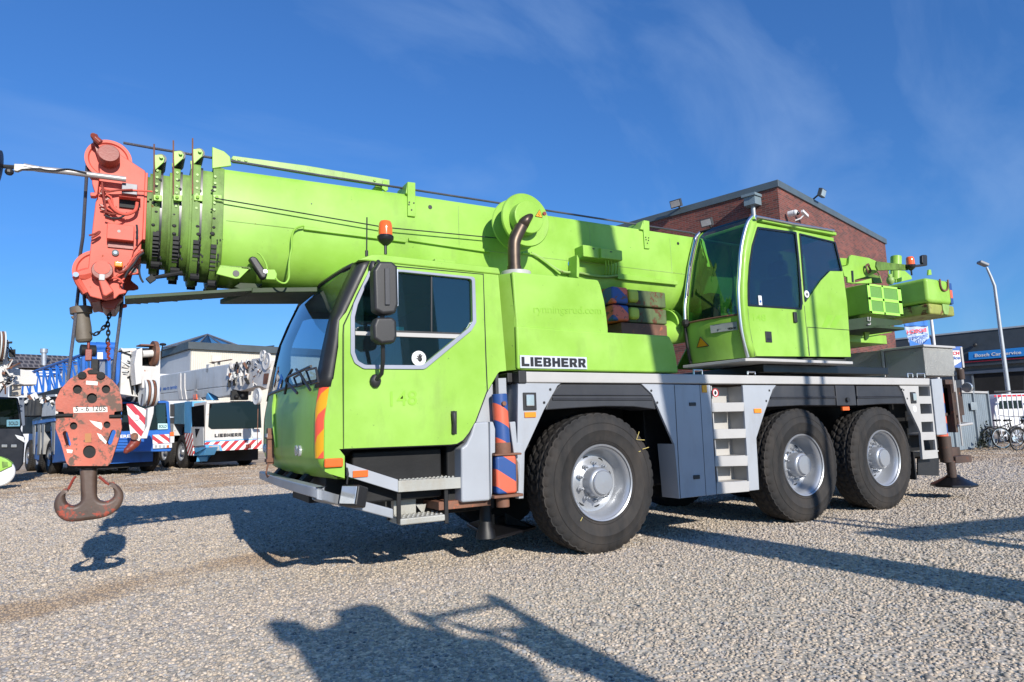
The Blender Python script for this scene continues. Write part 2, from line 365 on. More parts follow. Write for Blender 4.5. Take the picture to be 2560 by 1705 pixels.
Lk.new(g2.outputs[0],mx.inputs[6]); mx.inputs[7].default_value=(4.4,6.2,9.4,1)
Lk.new(mx.outputs[2],bg.inputs['Color']); bg.inputs['Strength'].default_value=.081
sl=bpy.data.lights.new('sun','SUN'); sl.energy=5.0; sl.angle=R(.53); sl.color=(1,.94,.85); so=bpy.data.objects.new('sun',sl); COL.objects.link(so)
sd=V3((-.02,-1,math.tan(SEL))).normalized(); so.rotation_euler=sd.to_track_quat('Z','Y').to_euler()
scene.view_settings.view_transform='Standard'; scene.view_settings.look='None'; scene.view_settings.exposure=0.27; scene.view_settings.gamma=1
scene.cycles.max_bounces=6; scene.cycles.transparent_max_bounces=12
# gravel ground
def gravelmat(name,island=False):
    m=bpy.data.materials.new(name); m.use_nodes=True; nt=m.node_tree; Lk=nt.links; b=nt.nodes['Principled BSDF']; b.inputs['Roughness'].default_value=.85; b.inputs['Specular IOR Level'].default_value=.25
    tc=nn(nt,'ShaderNodeTexCoord'); cr=nn(nt,'ShaderNodeValToRGB'); e=cr.color_ramp.elements; e[0].position=0; e[0].color=(.13,.125,.125,1); e[1].position=1; e[1].color=(.50,.45,.39,1); lit_gain=1.0 if island else 1.5  # bare ground brightened in colour to stand in for sunlit stone sides
    for p,c in ((.10,(.24,.225,.21,1)),(.25,(.27,.245,.22,1)),(.45,(.33,.29,.25,1)),(.62,(.36,.33,.29,1)),(.72,(.24,.25,.275,1)),(.82,(.34,.30,.27,1)),(.9,(.42,.37,.32,1))):
        x=e.new(p); x.color=tuple(min(.9,v*lit_gain*k_) for v,k_ in zip(c[:3],(1.30,1.22,1.085)))+(1,)
    if island:
        g=nn(nt,'ShaderNodeNewGeometry'); Lk.new(g.outputs['Random Per Island'],cr.inputs[0])
        base=cr.outputs[0]
    else:
        nz=nn(nt,'ShaderNodeTexNoise'); nz.inputs['Scale'].default_value=30; nz.inputs['Detail'].default_value=2; Lk.new(tc.outputs['Object'],nz.inputs['Vector'])
        vm=nn(nt,'ShaderNodeVectorMath',operation='MULTIPLY_ADD'); Lk.new(nz.outputs['Color'],vm.inputs[0]); vm.inputs[1].default_value=(.012,.012,0); Lk.new(tc.outputs['Object'],vm.inputs[2])
        v=nn(nt,'ShaderNodeTexVoronoi'); v.inputs['Scale'].default_value=46; Lk.new(vm.outputs[0],v.inputs['Vector'])
        sp=nn(nt,'ShaderNodeSeparateColor'); Lk.new(v.outputs['Color'],sp.inputs[0]); Lk.new(sp.outputs[0],cr.inputs[0])
        # dark joints between stones are real gaps: bump plus darker soil
        jr=nn(nt,'ShaderNodeMapRange'); jr.inputs[1].default_value=.42; jr.inputs[2].default_value=.75; Lk.new(v.outputs['Distance'],jr.inputs[0])
        jm=nn(nt,'ShaderNodeMix',data_type='RGBA'); Lk.new(jr.outputs[0],jm.inputs[0]); Lk.new(cr.outputs[0],jm.inputs[6]); jm.inputs[7].default_value=(.34,.30,.245,1); base=jm.outputs[2]
        # coarser drifts of stone for the distance
        v2=nn(nt,'ShaderNodeTexNoise'); v2.inputs['Scale'].default_value=6.5; v2.inputs['Detail'].default_value=8; v2.inputs['Roughness'].default_value=.8; Lk.new(tc.outputs['Object'],v2.inputs['Vector'])
        q=nn(nt,'ShaderNodeMapRange'); q.inputs[1].default_value=.3; q.inputs[2].default_value=.7; q.inputs[3].default_value=.84; q.inputs[4].default_value=1.22; Lk.new(v2.outputs['Fac'],q.inputs[0])
        ml=nn(nt,'ShaderNodeMix',data_type='RGBA',blend_type='MULTIPLY'); ml.inputs[0].default_value=1; Lk.new(base,ml.inputs[6]); Lk.new(q.outputs[0],ml.inputs[7]); base=ml.outputs[2]
        bp=nn(nt,'ShaderNodeBump'); bp.invert=True; bp.inputs['Strength'].default_value=.45; bp.inputs['Distance'].default_value=.008; Lk.new(v.outputs['Distance'],bp.inputs['Height'])
        bp2=nn(nt,'ShaderNodeBump'); bp2.inputs['Strength'].default_value=.25; bp2.inputs['Distance'].default_value=.05; Lk.new(v2.outputs['Fac'],bp2.inputs['Height']); Lk.new(bp.outputs[0],bp2.inputs['Normal']); Lk.new(bp2.outputs[0],b.inputs['Normal'])
    # brown earth patches (same on stones and ground), world coordinates
    n=nn(nt,'ShaderNodeTexNoise'); n.inputs['Scale'].default_value=.75; n.inputs['Detail'].default_value=7; n.inputs['Roughness'].default_value=.62; Lk.new(tc.outputs['Object'],n.inputs['Vector'])
    sx=nn(nt,'ShaderNodeSeparateXYZ'); Lk.new(tc.outputs['Object'],sx.inputs[0])
    # a dirt track: band around y = 1.6 .. 3.2 for x < -2.6, and earth beyond y > 11
    def mr_(src,a,b_,c=0,d=1):
        k=nn(nt,'ShaderNodeMapRange',interpolation_type='SMOOTHSTEP'); k.inputs[1].default_value=a;k.inputs[2].default_value=b_;k.inputs[3].default_value=c;k.inputs[4].default_value=d; Lk.new(src,k.inputs[0]); return k.outputs[0]
    def mul(a,b_,op='MULTIPLY'):
        k=nn(nt,'ShaderNodeMath',operation=op); 
        for i,s in enumerate((a,b_)):
            if isinstance(s,(int,float)): k.inputs[i].default_value=s
            else: Lk.new(s,k.inputs[i])
        return k.outputs[0]
    yy=mul(sx.outputs[1],mul(sx.outputs[0],-.42),'ADD')       # y + .1x
    b1=mul(mr_(yy,2.2,2.9),mr_(yy,4.0,3.1)); b1=mul(b1,mr_(sx.outputs[0],-1.9,-2.7))
    b2=mr_(sx.outputs[1],10.5,13.5); b2=mul(b2,mr_(sx.outputs[0],6,3))
    b3=mul(mr_(sx.outputs[0],12,15),mr_(sx.outputs[1],1.0,3.0))
    s=mul(mul(b1,b2,'MAXIMUM'),b3,'MAXIMUM'); s=mul(s,.30)
    f=mr_(mul(n.outputs['Fac'],s,'ADD'),.62,.90,0,.8)
    fm=nn(nt,'ShaderNodeMix',data_type='RGBA'); Lk.new(f,fm.inputs[0]); Lk.new(base,fm.inputs[6]); fm.inputs[7].default_value=(.30,.215,.14,1)
    Lk.new(fm.outputs[2],b.inputs['Base Color']); return m
g=MB(); g.add([(-900,-900,0),(900,-900,0),(900,900,0),(-900,900,0)],[(0,1,2,3)]); struct('gravel_ground',g,gravelmat('gravel ground'))
# loose stones, one mesh
def stones():
    pts=[];
    cam2=np.array([CX,CY])
    N1=150000; N2=90000
    # sample in the view wedge with density falling with distance
    dist=1.6+(rng.random(N1)**.75)*13.0; d2_=rng.uniform(12.5,32,N2); dist=np.concatenate([dist,d2_]); N1+=N2; ang=rng.uniform(-R(42),R(42),N1)+ (math.pi/2-YAW)
    x=CX+dist*np.cos(ang); y=CY+dist*np.sin(ang)
    keep=rng.random(N1)<np.where(np.arange(N1)<N1-N2,1.0,np.clip((33-dist)/12,0,1))
    dist=dist[keep]; x=x[keep]; y=y[keep]; N1=len(dist)
    size=rng.uniform(.0070,.0128,N1)*(1+.075*np.maximum(0,dist-3))
    t=(1+5**.5)/2
    ico=np.array([(-1,t,0),(1,t,0),(-1,-t,0),(1,-t,0),(0,-1,t),(0,1,t),(0,-1,-t),(0,1,-t),(t,0,-1),(t,0,1),(-t,0,-1),(-t,0,1)])/math.sqrt(1+t*t)
    fc=np.array([(0,11,5),(0,5,1),(0,1,7),(0,7,10),(0,10,11),(1,5,9),(5,11,4),(11,10,2),(10,7,6),(7,1,8),(3,9,4),(3,4,2),(3,2,6),(3,6,8),(3,8,9),(4,9,5),(2,4,11),(6,2,10),(8,6,7),(9,8,1)])
    big=rng.random(N1)<.012; size=np.where(big,size*1.9,size)
    sc=rng.uniform(.7,1.25,(N1,1,3)); v=np.repeat(ico[None],N1,0)*rng.uniform(.82,1.15,(N1,12,1))*sc*size[:,None,None]
    a=rng.uniform(0,2*math.pi,N1); ca,sa=np.cos(a),np.sin(a); tl=rng.uniform(-.4,.4,N1); ct,st_=np.cos(tl),np.sin(tl)
    vx=v[...,0]; vz=v[...,2]*.62; X1=vx*ct[:,None]-vz*st_[:,None]; Z1=vx*st_[:,None]+vz*ct[:,None]
    vy=v[...,1]; X2=X1*ca[:,None]-vy*sa[:,None]; Y2=X1*sa[:,None]+vy*ca[:,None]
    P=np.stack([X2+x[:,None],Y2+y[:,None],Z1+(size*.12)[:,None]],-1).reshape(-1,3).astype(np.float32)
    F_=(fc[None]+(np.arange(N1)*12)[:,None,None]).reshape(-1)
    me=bpy.data.meshes.new('loose_gravel'); me.vertices.add(len(P)); me.vertices.foreach_set('co',P.ravel())
    nf=N1*20; me.loops.add(nf*3); me.loops.foreach_set('vertex_index',F_.astype(np.int32)); me.polygons.add(nf)
    me.polygons.foreach_set('loop_start',np.arange(0,nf*3,3,dtype=np.int32)); me.update(calc_edges=True); me.shade_smooth()
    me.materials.append(gravelmat('stone',True)); o=bpy.data.objects.new('loose_gravel',me); COL.objects.link(o)
    tag(o,'loose pale beige and grey gravel stones covering the yard','gravel',kind='stuff')
stones()
# ================================================================== the green mobile crane : carrier
CR=thing('mobile_crane','big lime green mobile crane in the foreground with a red boom head','mobile crane',(2.4,1.27,0))
AX=3.048; RW=.685
# ---- wheel (built round the origin, axle along y, outer face at y=0 towards -y)
def wheel_parts():
    mb=MB(); n=168; rad=RW
    prof=[(.372,.03),(.385,.018),(.395,.012),(.400,.016),(.405,.010),(.44,.0),(.50,-.006),(.506,-.010),(.512,-.006),(.56,.002),(.575,.005),(.579,.001),(.584,.007),(.61,.014),(.640,.026),(.655,.036),(.668,.05)]
    ys=[.052,.075,.085,.10,.12,.135,.14,.155,.18,.20,.205,.215,.235,.25,.255,.27,.29,.305,.31,.325,.345,.36]
    rows=[]
    def ring(r,h,fn=None):
        row=[]
        for k in range(n):
            a=2*math.pi*k/n; rr=r
            if fn: rr=fn(r,h,k)
            row.append(V3((math.cos(a)*rr,h,math.sin(a)*rr)))
        return row
    for r,h in prof:
        fn=(lambda r,h,k:r-(.016 if k%4==0 and r>.625 else 0)) 
        rows.append(ring(r,h,fn))
    def tread(r,h,k):
        w=.205
        kk=(k+int(round(6*abs((h-w)/w))))%4
        d=0
        z1=.012*(1 if (k//2)%2 else -1)
        for c in (.12,.205,.29):
            if abs(h-(c+z1*.5))<.009: d=.016
        if kk==0: d=max(d,.014)
        return rad-.006*((h-w)/w)**2*2-d
    for h in ys: rows.append(ring(rad,h,tread))
    for r,h in [(.655,.385),(.62,.405),(.54,.415),(.44,.41),(.38,.39)]: rows.append(ring(r,h))
    mb.loft(rows,True)
    t=mb
    rm=MB(); rm.lathe([(.352,.02),(.366,.012),(.370,.016),(.372,.03),(.360,.036),(.352,.032),(.340,.045),(.325,.06),(.315,.10),(.306,.18),(.290,.205),(.255,.212),(.215,.200),(.175,.165),(.160,.158),(.001,.158)],(0,0,0),(0,1,0),72,caps=False)
    # oval hand holes read as dark recessed discs
    hh=MB()
    for k in range(8):
        a=2*math.pi*(k+.3)/8; c=V3((math.cos(a)*.243,.2085,math.sin(a)*.243)); t1=V3((-math.sin(a),0,math.cos(a))); r1=V3((math.cos(a),0,math.sin(a)))
        hh.prism([c+t1*(.034*math.cos(q))+r1*(.017*math.sin(q)) for q in [2*math.pi*i/14 for i in range(14)]],(0,.01,0))
    hb=MB(); hb.lathe([(.145,.16),(.143,.05),(.135,.035),(.118,.028),(.116,.012),(.108,.004),(.001,.0)],(0,0,0),(0,1,0),48,caps=False)
    nt=MB()
    for k in range(10):
        a=2*math.pi*(k+.5)/10; c=V3((math.cos(a)*.183,.16,math.sin(a)*.183))
        nt.lathe([(.024,.012),(.024,0),(.016,0),(.015,-.035),(.010,-.036),(.009,-.062)],c,(0,1,0),8)
    return t,rm,hh,hb,nt
tb,rmb,hhb,hbb,ntb=wheel_parts()
def first_wheel(parent):
    w=rmb.build('wheel',MSIL,parent,ang=40)
    hhb.split('hand_hole',MDRK,w); hbb.build('hub',MSIL,w,ang=40); ntb.split('wheel_nut',MSIL,w); tb.build('tyre',MRUB,w,ang=28)
    return w
W0=first_wheel(None); W0.location=(0,.02,RW-.012)
PROTO=W0
adopt(W0,CR)
inv=W0.matrix_parent_inverse.copy()
for X_,yy,rz in ((AX,.02,0),(AX+1.65,.02,0),(0,2.52,math.pi),(AX,2.52,math.pi),(AX+1.65,2.52,math.pi)):
    c=copytree(W0,CR,(X_,yy,RW-.012),rz)
ax=MB()
for X_ in (0,AX,AX+1.65):
    ax=MB(); ax.lathe([(.09,.35),(.09,.95),(.2,1.1),(.27,1.27),(.2,1.44),(.09,1.6),(.09,2.2)],(X_,0,.66),(0,1,0),20); ax.build('axle',MDRK,CR)
# ---- chassis
ch=MB(); ch.box((-2.3,.78,.62),(7.0,1.76,1.45)); ch.box((-2.2,.5,.75),(-1.15,2.04,1.1)); ch.box((.9,.42,.55),(2.1,2.12,1.5)); ch.box((5.55,.4,.6),(6.9,2.14,1.6))
ch.box((-1.9,.6,.45),(-.9,1.9,.7))
ch.cyl((1.1,.5,.75),(2.0,.5,.75),.2,n=20)
ch.build('chassis_frame',MDRK,CR,.02)
dk=MB(); dk.box((-.86,.10,1.66),(6.0,2.44,1.738)); dk.build('deck',MALW,CR,.008)
# deck rail + cap
def zrail(x): return 1.748
side('deck_rail',MALU,CR,[G(812,86),Hh(2240,150),Hh(2240,205),G(812,170)],-.012,.09,bev=.012)
r_=MB(); r_.box((-.9,2.46,1.64),(6.0,2.55,1.748)); r_.build('deck_rail',MALU,CR,.012)
c_=MB(); c_.box((-.95,-.02,1.635),(-.862,.10,1.752)); c_.box((-1.0,.102,1.65),(-.90,.7,1.742)); c_.build('rail_end_cap',MBLK,CR,.01)
# skirts
def zz(px): return px
side('front_skirt',MGRY,CR,[G(770,172),G(1095,176),G(1068,195),G(1030,262),G(965,378),G(820,695),G(812,1045),G(760,1040)],0,.03,bev=.006)
fsk=MB(); p=Y(G(770,172),.03); q=Y(G(760,1040),.03)
fsk.prism([p,q,V3((q.x+.05,.03,q.z)),V3((p.x+.05,.03,p.z))],(0,.3,0)); fsk.build('skirt_return',MGRY,CR,.01)
side('middle_skirt',MGRY,CR,[G(1700,180),Hh(445,205),Hh(495,1100),Hh(190,1134),G(1945,632),G(1780,258)],0,.03,bev=.006)
side('middle_skirt',MGRY,CR,[Hh(710,205),Hh(985,206),Hh(955,245),Hh(885,440),Hh(822,640),Hh(845,1061),Hh(766,1070)],0,.03,bev=.006)
side('skirt_return',MALU,CR,[G(1945,632),G(1985,1045),Hh(190,1134),Hh(150,690)],-.004,.25,bev=.008)
st=MB()
for a,b,c,d in ((350,346,420,426),(566,562,638,646),(786,782,866,872),(1000,990,1075,1098)):
    x0=[455,470,483,496][[350,566,786,1000].index(a)]; x1=[718,733,748,762][[350,566,786,1000].index(a)]
    P_=[Y(Hh(x0,a),.0),Y(Hh(x1,b),.0),Y(Hh(x1,c),.0),Y(Hh(x0,d),.0)]
    s_=MB(); s_.prism([q+V3((0,-.006,0)) for q in P_],(0,.03,0)); zt=(P_[0].z+P_[1].z)/2
    s_.box((P_[0].x,.025,zt-.02),(P_[1].x,.26,zt-.004)); s_.build('ladder_step',MALU,CR,.006)
lb=MB(); a=Y(Hh(452,205),.03); b=Y(Hh(700,205),.03); c=Y(Hh(760,1070),.03)
lb.box((a.x,.26,c.z+.02),(b.x+.03,.28,a.z-.01)); lb.box((a.x-.01,.03,c.z),(a.x+.005,.28,a.z-.01)); lb.box((b.x+.02,.03,c.z),(b.x+.035,.28,a.z-.01))
lb.build('ladder_recess',MALU,CR)
def seam(px,y,w=.006,name='panel_seam',parent=CR,mt=MTXT):
    m=MB(); m.tube([Y(p,y) for p in px],w/2,6); return m.build(name,mt,parent)
seam([Hh(150,203),Hh(200,1130)],-.001,.007); seam([Hh(357,203),Hh(410,1106)],-.001,.005)
def sbox(px0,px1,y0,y1,name,mt,parent=CR,bev=.004,label=None):
    a=Y(px0,y0);b=Y(px1,y0); m=MB(); m.box((min(a.x,b.x),min(y0,y1),min(a.z,b.z)),(max(a.x,b.x),max(y0,y1),max(a.z,b.z))); return m.build(name,mt,parent,bev,label=label)
for p0,p1 in ((Hh(276,347),Hh(330,374)),(Hh(310,943),Hh(362,972))): sbox(p0,p1,-.012,.0,'locker_latch',MBLK)
sbox(Hh(378,205),Hh(420,265),-.012,0,'reflector',MYEL); sbox(Hh(805,398),Hh(866,432),-.014,0,'side_marker',MAMB); sbox(Hh(1527,382),Hh(1585,412),.0,.03,'side_marker',MORL)
sbox(G(820,393),G(907,432),-.014,0,'side_marker',MAMB)
def studs(pts,y=-.004,r=.013,mt=MBLK,name='rubber_plug'):
    m=MB()
    for p in pts: q=Y(p,y); m.cyl(q,q+V3((0,.012,0)),r,n=14)
    return m.split(name,mt,CR)
studs([G(1013,222),G(967,321),G(1775,231),G(1820,321),Hh(928,249),Hh(903,335),Hh(2013,238),Hh(2027,245),Hh(2056,315)])
# lamps in the skirts
for (u0,v0,u1,v1,cr) in ((808,245,912,378,G),(2081,262,2134,354,Hh)):
    a=Y(cr(u0,v0),0);b=Y(cr(u1,v1),0)
    o=sbox(cr(u0,v0),cr(u1,v1),-.012,.001,'lamp_housing',MBLK,bev=.005)
    m=MB(); w=b.x-a.x;h=a.z-b.z; m.box((a.x+w*.12,-.03,b.z+h*.22),(a.x+w*.72,-.012,a.z-h*.12)); q=m.build('work_lamp',MLMP,o,.01)
m=MB(); MCHK_=mat('chalk',(.55,.45,.15),.9,fade=.1)
for pts in (((1682,540),(1662,600),(1722,603)),((1708,672),(1754,658)),((1678,692),(1693,686)),((1240,1215),(1255,1185))): m.tube([Y(G(*p),.009) for p in pts],.0035,5)
m.split('chalk_mark',MCHK_,CR)
q=Y(Hh(485,268),-.008); m=MB(); m.cyl(q,q+V3((0,.004,0)),.045,n=24); ps_=m.build('round_sticker',MSTK,CR); m=MB(); m.tube([q+V3((.043*math.cos(t),-.002,.043*math.sin(t))) for t in [2*math.pi*i/22 for i in range(22)]],.006,5,closed=True); m.build('red_ring',mat('sticker red',(.5,.02,.02),.4),ps_); m=MB(); m.ball(q+V3((0,-.002,0)),.02,8,(1,.2,1.2)); m.build('symbol',MTXT,ps_)
# mudguards
def mudguard(px_out,cr):
    o=uvY(px_out,.02); m=MB(); m.prism([(a,.02,b) for a,b in o],(0,.40,0)); g=m.build('mudguard',MMUD,CR,.012)
    return g
mg=mudguard([G(1092,180),G(1704,184),G(1765,235),G(1790,290),G(1812,374),G(1640,352),G(1420,350),G(1200,362),G(975,378),G(1000,300),G(1045,225)],G)
rb=MB()
for t in (.42,.55,.60):
    a=Y(G(1030,180+195*t),.012); b=Y(G(1785,184+190*t),.012); rb.tube([a,b],.007,6)
rb.build('mudguard_rib',MMUD,mg)
mg=mudguard([Hh(985,208),Hh(1470,208),Hh(1474,372),Hh(1180,372),Hh(905,386),Hh(930,300),Hh(955,245)],Hh)
mg2=mudguard([Hh(1640,210),Hh(1985,211),Hh(2015,245),Hh(2055,358),Hh(1850,360),Hh(1650,374)],Hh)
rb=MB()
for t in (.55,.62):
    rb.tube([Y(Hh(935,208+170*t),.012),Y(Hh(1470,208+165*t),.012)],.007,6); rb.tube([Y(Hh(1645,208+165*t),.012),Y(Hh(2030,210+150*t),.012)],.007,6)
rb.build('mudguard_rib',MMUD,mg)
o=sbox(Hh(1468,207),Hh(1642,372),.0,.35,'mudguard_filler',MMUD,bev=.012)
q=Y(Hh(1558,325),-.0); m=MB(); m.cyl(q,q+V3((0,-.03,0)),.03,n=14); m.build('filler_cap',MBLK,o)
# rear ladder panel
hl=[[Hh(2146,214),Hh(2238,214),Hh(2243,295),Hh(2150,295)],[Hh(2158,357),Hh(2252,357),Hh(2258,438),Hh(2165,441)],[Hh(2169,506),Hh(2264,503),Hh(2270,588),Hh(2176,590)],[Hh(2186,655),Hh(2280,651),Hh(2288,735),Hh(2196,741)]]
side('rear_ladder_panel',MALU,CR,[Hh(1990,210),Hh(2242,211),Hh(2308,801),Hh(2182,812),Hh(2165,600),Hh(2150,560),Hh(2050,352),Hh(2022,262)],0,.03,holes=hl,bev=0)
m=MB(); a=Y(Hh(2242,211),.03); b=Y(Hh(2182,812),.03)
for h in hl:
    p=Y(h[3],.03); m.box((p.x-.02,.03,p.z-.03),(p.x+.36,.22,p.z-.012))
m.build('ladder_step',MALU,CR)
q=Y(Hh(2117,400),-.003); m=MB(); m.cyl(q,q+V3((0,.004,0)),.045,n=24); m.build('round_sticker',MSTK,CR)
# rear mudflap, outrigger box
a=Y(F(626,1440),.12); b=Y(F(752,1530),.12); m=MB(); m.box((5.5,.1,.33),(5.53,.62,.72)); m.prism([Y(O(440,1320),.12),Y(O(680,1320),.12),Y(O(680,1520),.12),Y(O(438,1512),.12)],(0,.02,0)); m.build('mud_flap',MBLK,CR)
side('rear_outrigger_box',MGRY,CR,[F(708,950),F(772,946),F(806,1290),F(744,1293)],-.0,.75,bev=.012)
sb=MB(); sb.box((6.26,.15,.90),(6.40,.70,1.70)); sb.build('outrigger_bracket',MRST,CR,.01)
MRSD=mat('dark rusty steel',(.06,.035,.025),.7,fade=.3,dirt=.5,dcol=(.02,.015,.012),rust=.3,rcol=(.14,.05,.025),rscale=8,bump=.5)
rj=MB(); rj.cyl((6.40,.16,.90),(6.40,.16,1.66),.085,n=24); rj.build('rear_outrigger_jack',SORB,CR)
rj=MB(); rj.cyl((6.42,.14,.52),(6.42,.14,.898),.085,n=24); rj.cyl((6.40,.16,1.20),(6.40,.16,1.24),.105,n=24); rj.box((6.36,.0,1.66),(6.56,.25,1.73)); rj.cyl((6.44,.1,.3),(6.44,.1,.54),.06,n=16); rj.split('jack_sleeve',MRSD,CR,.004)
rp=MB(); rp.lathe([(.30,0),(.30,.03),(.1,.14),(.07,.17)],(6.5,.12,.17),(0,0,1),8,True,a0=.4); rp.build('outrigger_foot',MBLG,CR,.006)
rr_=MB(); rr_.box((6.6,.05,.95),(6.66,.35,1.72)); rr_.box((6.62,.2,.55),(6.95,2.3,.72)); rr_.box((6.60,.1,1.2),(7.0,.9,1.62)); rr_.beam((6.95,.2,1.15),(7.1,.2,1.15),.03,.2)
rr_.beam((6.9,.12,.45),(6.9,.12,1.75),.06,.06); rr_.cyl((6.98,.08,1.9),(6.98,.08,1.74),.05,n=12)
rr_.box((6.5,.05,.5),(6.95,.25,.60))
rr_.build('rear_bumper',MRSD,CR,.008)
m=MB(); m.tube([(6.62,.02,1.55),(6.62,.02,1.78)],.012); m.tube([(6.62,.02,1.05),(7.0,.02,1.07),(7.0,.3,1.08)],.02); m.tube([(6.66,.02,.75),(6.66,.02,1.72)],.012); m.build('rear_rail',MALU,CR)
q=Y(O(1000,500),.0); m=MB(); m.cyl(q,q+V3((.04,0,0)),.075,n=20); m.build('tail_lamp',MLMP,CR,.01)
# aluminium deck box
MCHK=mat('checker plate',(.33,.33,.31),.40,metal=.35,fade=.1)
nt=MCHK.node_tree; tc=nn(nt,'ShaderNodeTexCoord'); mp=nn(nt,'ShaderNodeMapping'); mp.inputs['Scale'].default_value=(22,22,22); mp.inputs['Rotation'].default_value=(.6,.78,.3)
vo=nn(nt,'ShaderNodeTexVoronoi'); vo.feature='F1'; nt.links.new(tc.outputs['Object'],mp.inputs[0]); nt.links.new(mp.outputs[0],vo.inputs['Vector'])
bp=nn(nt,'ShaderNodeBump'); bp.invert=True; bp.inputs['Strength'].default_value=.9; bp.inputs['Distance'].default_value=.009; nt.links.new(vo.outputs['Distance'],bp.inputs['Height']); nt.links.new(bp.outputs[0],nt.nodes['Principled BSDF'].inputs['Normal'])
MCHK2=MCHK
bx=MB(); bx.box((6.15,.15,1.80),(6.98,.74,2.225)); bxo=bx.build('deck_box',MCHK,CR,.008)
bl_=MB(); bl_.box((6.12,.12,2.228),(7.01,.78,2.262)); bl_.build('deck_box_lid',MALU,bxo,.008)
bx=MB(); bx.box((6.16,.80,1.75),(6.98,2.42,2.255)); bx.build('deck_box',MCHK,CR,.008)
bx=MB(); bx.prism([X(O(8,70),6.13),X(O(35,75),6.13),X(O(62,382),6.13),X(O(40,382),6.13)],(.02,0,0)); bx.build('box_post',MALU,CR,.004)
m=MB()
for (u,v,w) in ((305,380,82),(745,812,98),):
    a=Y(Hh(u+4,118),.05); b=Y(Hh(v-4,118),.05); zt=Y(Hh(u,w),.05).z; m.tube([a,V3((a.x,.05,zt)),V3((b.x,.05,zt)),b],.012)
for (u,v) in ((320,375),(425,512)):
    a=Y(O(u,385),.05); b=Y(O(v,385),.05); zt=a.z+.055; m.tube([a,V3((a.x,.05,zt)),V3((b.x,.05,zt)),b],.01)
m.build('grab_handle',MCHR,CR)
# ---- front outrigger zone
oc=[G(345,1077),G(342,662),G(376,640),G(415,560),G(438,470),G(553,462),G(563,1060)]
side('outrigger_cover',MGRY,CR,oc,-.02,.22,bev=.02)
side('outrigger_cover',MGRY,CR,[G(558,464),G(582,466),G(598,520),G(598,700),G(575,705),G(575,1000),G(565,1055)],-.035,.02,bev=.012)
side('cab_rear_panel',MGRY,CR,[G(680,135),G(600,138),G(530,260),G(430,470),G(560,470),G(690,470)],.10,.14,bev=.004)
side('outrigger_cover',MGRY,CR,[G(706,468),G(752,462),G(765,625),G(782,625),G(812,640),G(812,1045),G(770,1048),G(775,790),G(738,700)],-.006,.06,bev=.01)
m=MB(); a=Y(G(685,180),.25); m.box((a.x-.05,.22,1.2),(a.x+.14,.5,1.63)); m.build('bracket_plate',MGRY,CR)
ja=Y(G(635,300),-.0)
jk=MB(); x1=(Y(G(577,300),.02).x+Y(G(680,300),.02).x)/2; r1=(Y(G(682,300),.02).x-Y(G(577,300),.02).x)/2
z0=Y(G(640,690),.02).z; z1=Y(G(630,256),.02).z; jk.cyl((x1+.02,.02,z0),(x1-.0,.02,z1),r1*.98,n=28); jo=jk.build('outrigger_jack',SORB,CR,.006)
m=MB(); m.cyl((x1,-r1-.001,z1-.09),(x1,-r1+.03,z1-.09),.02,n=12); m.build('jack_bolt',MRST,jo)
x2=(Y(G(572,850),.02).x+Y(G(722,850),.02).x)/2; r2=(Y(G(722,850),.02).x-Y(G(572,850),.02).x)/2; z2=Y(G(640,1005),.02).z; z3=Y(G(640,718),.02).z
jk=MB(); jk.box((x2-r2,-.075,z2),(x2+r2,.16,z3)); jk.build('jack_housing',SORB,CR,.025,4)
jk=MB(); jk.box((x2-r2-.02,-.085,z3),(x2+r2+.05,.2,z3+.018)); jk.box((x2-r2-.04,-.09,z2-.03),(x2+r2+.05,.2,z2-.005)); jk.box((x2+r2+.006,.0,z2),(x2+r2+.06,.1,z3)); jk.cyl((x2,-.0,z0-.04),(x2,-.0,z0+.08),r1*1.05,n=24)
jk.box((x2-r2-.5,.05,z2-.10),(x2-r2-.0,.4,z2-.03)); jk.cyl((x2,.02,z2-.12),(x2,.02,z2),.06,n=16); jk.build('jack_bracket',MRST,CR,.006)
zf_=.20; n_=Z(G(580,1362),zf_); l_=Z(G(385,1252),zf_); r__=Z(G(905,1276),zf_); f_=l_+r__-n_; cc_=(l_+r__)/2
ft=MB(); ft.prism([n_,r__,f_,l_],(0,0,.03)); ap_=V3((x2+.0,.12,zf_+.20))
ft.add([n_+V3((0,0,.03)),r__+V3((0,0,.03)),f_+V3((0,0,.03)),l_+V3((0,0,.03)),ap_+V3((-.06,-.05,0)),ap_+V3((.06,-.05,0)),ap_+V3((.06,.07,0)),ap_+V3((-.06,.07,0))],[(0,1,5,4),(1,2,6,5),(2,3,7,6),(3,0,4,7),(4,5,6,7)]) if 0 else None
fo_=ft.build('outrigger_foot',MBLG,CR,.008)
m=MB(); m.lathe([(.10,.0),(.085,.06),(.06,.12),(.05,z2-zf_-.10)],(x2,.36,zf_+.03),(0,0,1),20); m.cyl((x2+.0,.36,z2-.12),(x2,.36,z2),.045,n=16); m.build('foot_socket',mat('black oily steel',(.004,.004,.005),.5,fade=0),fo_,.004)
m=MB(); m.prism([cc_+V3((.07,0,.03)),r__+V3((-.06,0,.03)),cc_+V3((.07,.0,.14))],(0,.02,0)); m.prism([cc_+V3((-.07,0,.03)),l_+V3((.06,0,.03)),cc_+V3((-.07,.0,.14))],(0,.02,0)); m.split('foot_rib',MDRK,fo_)
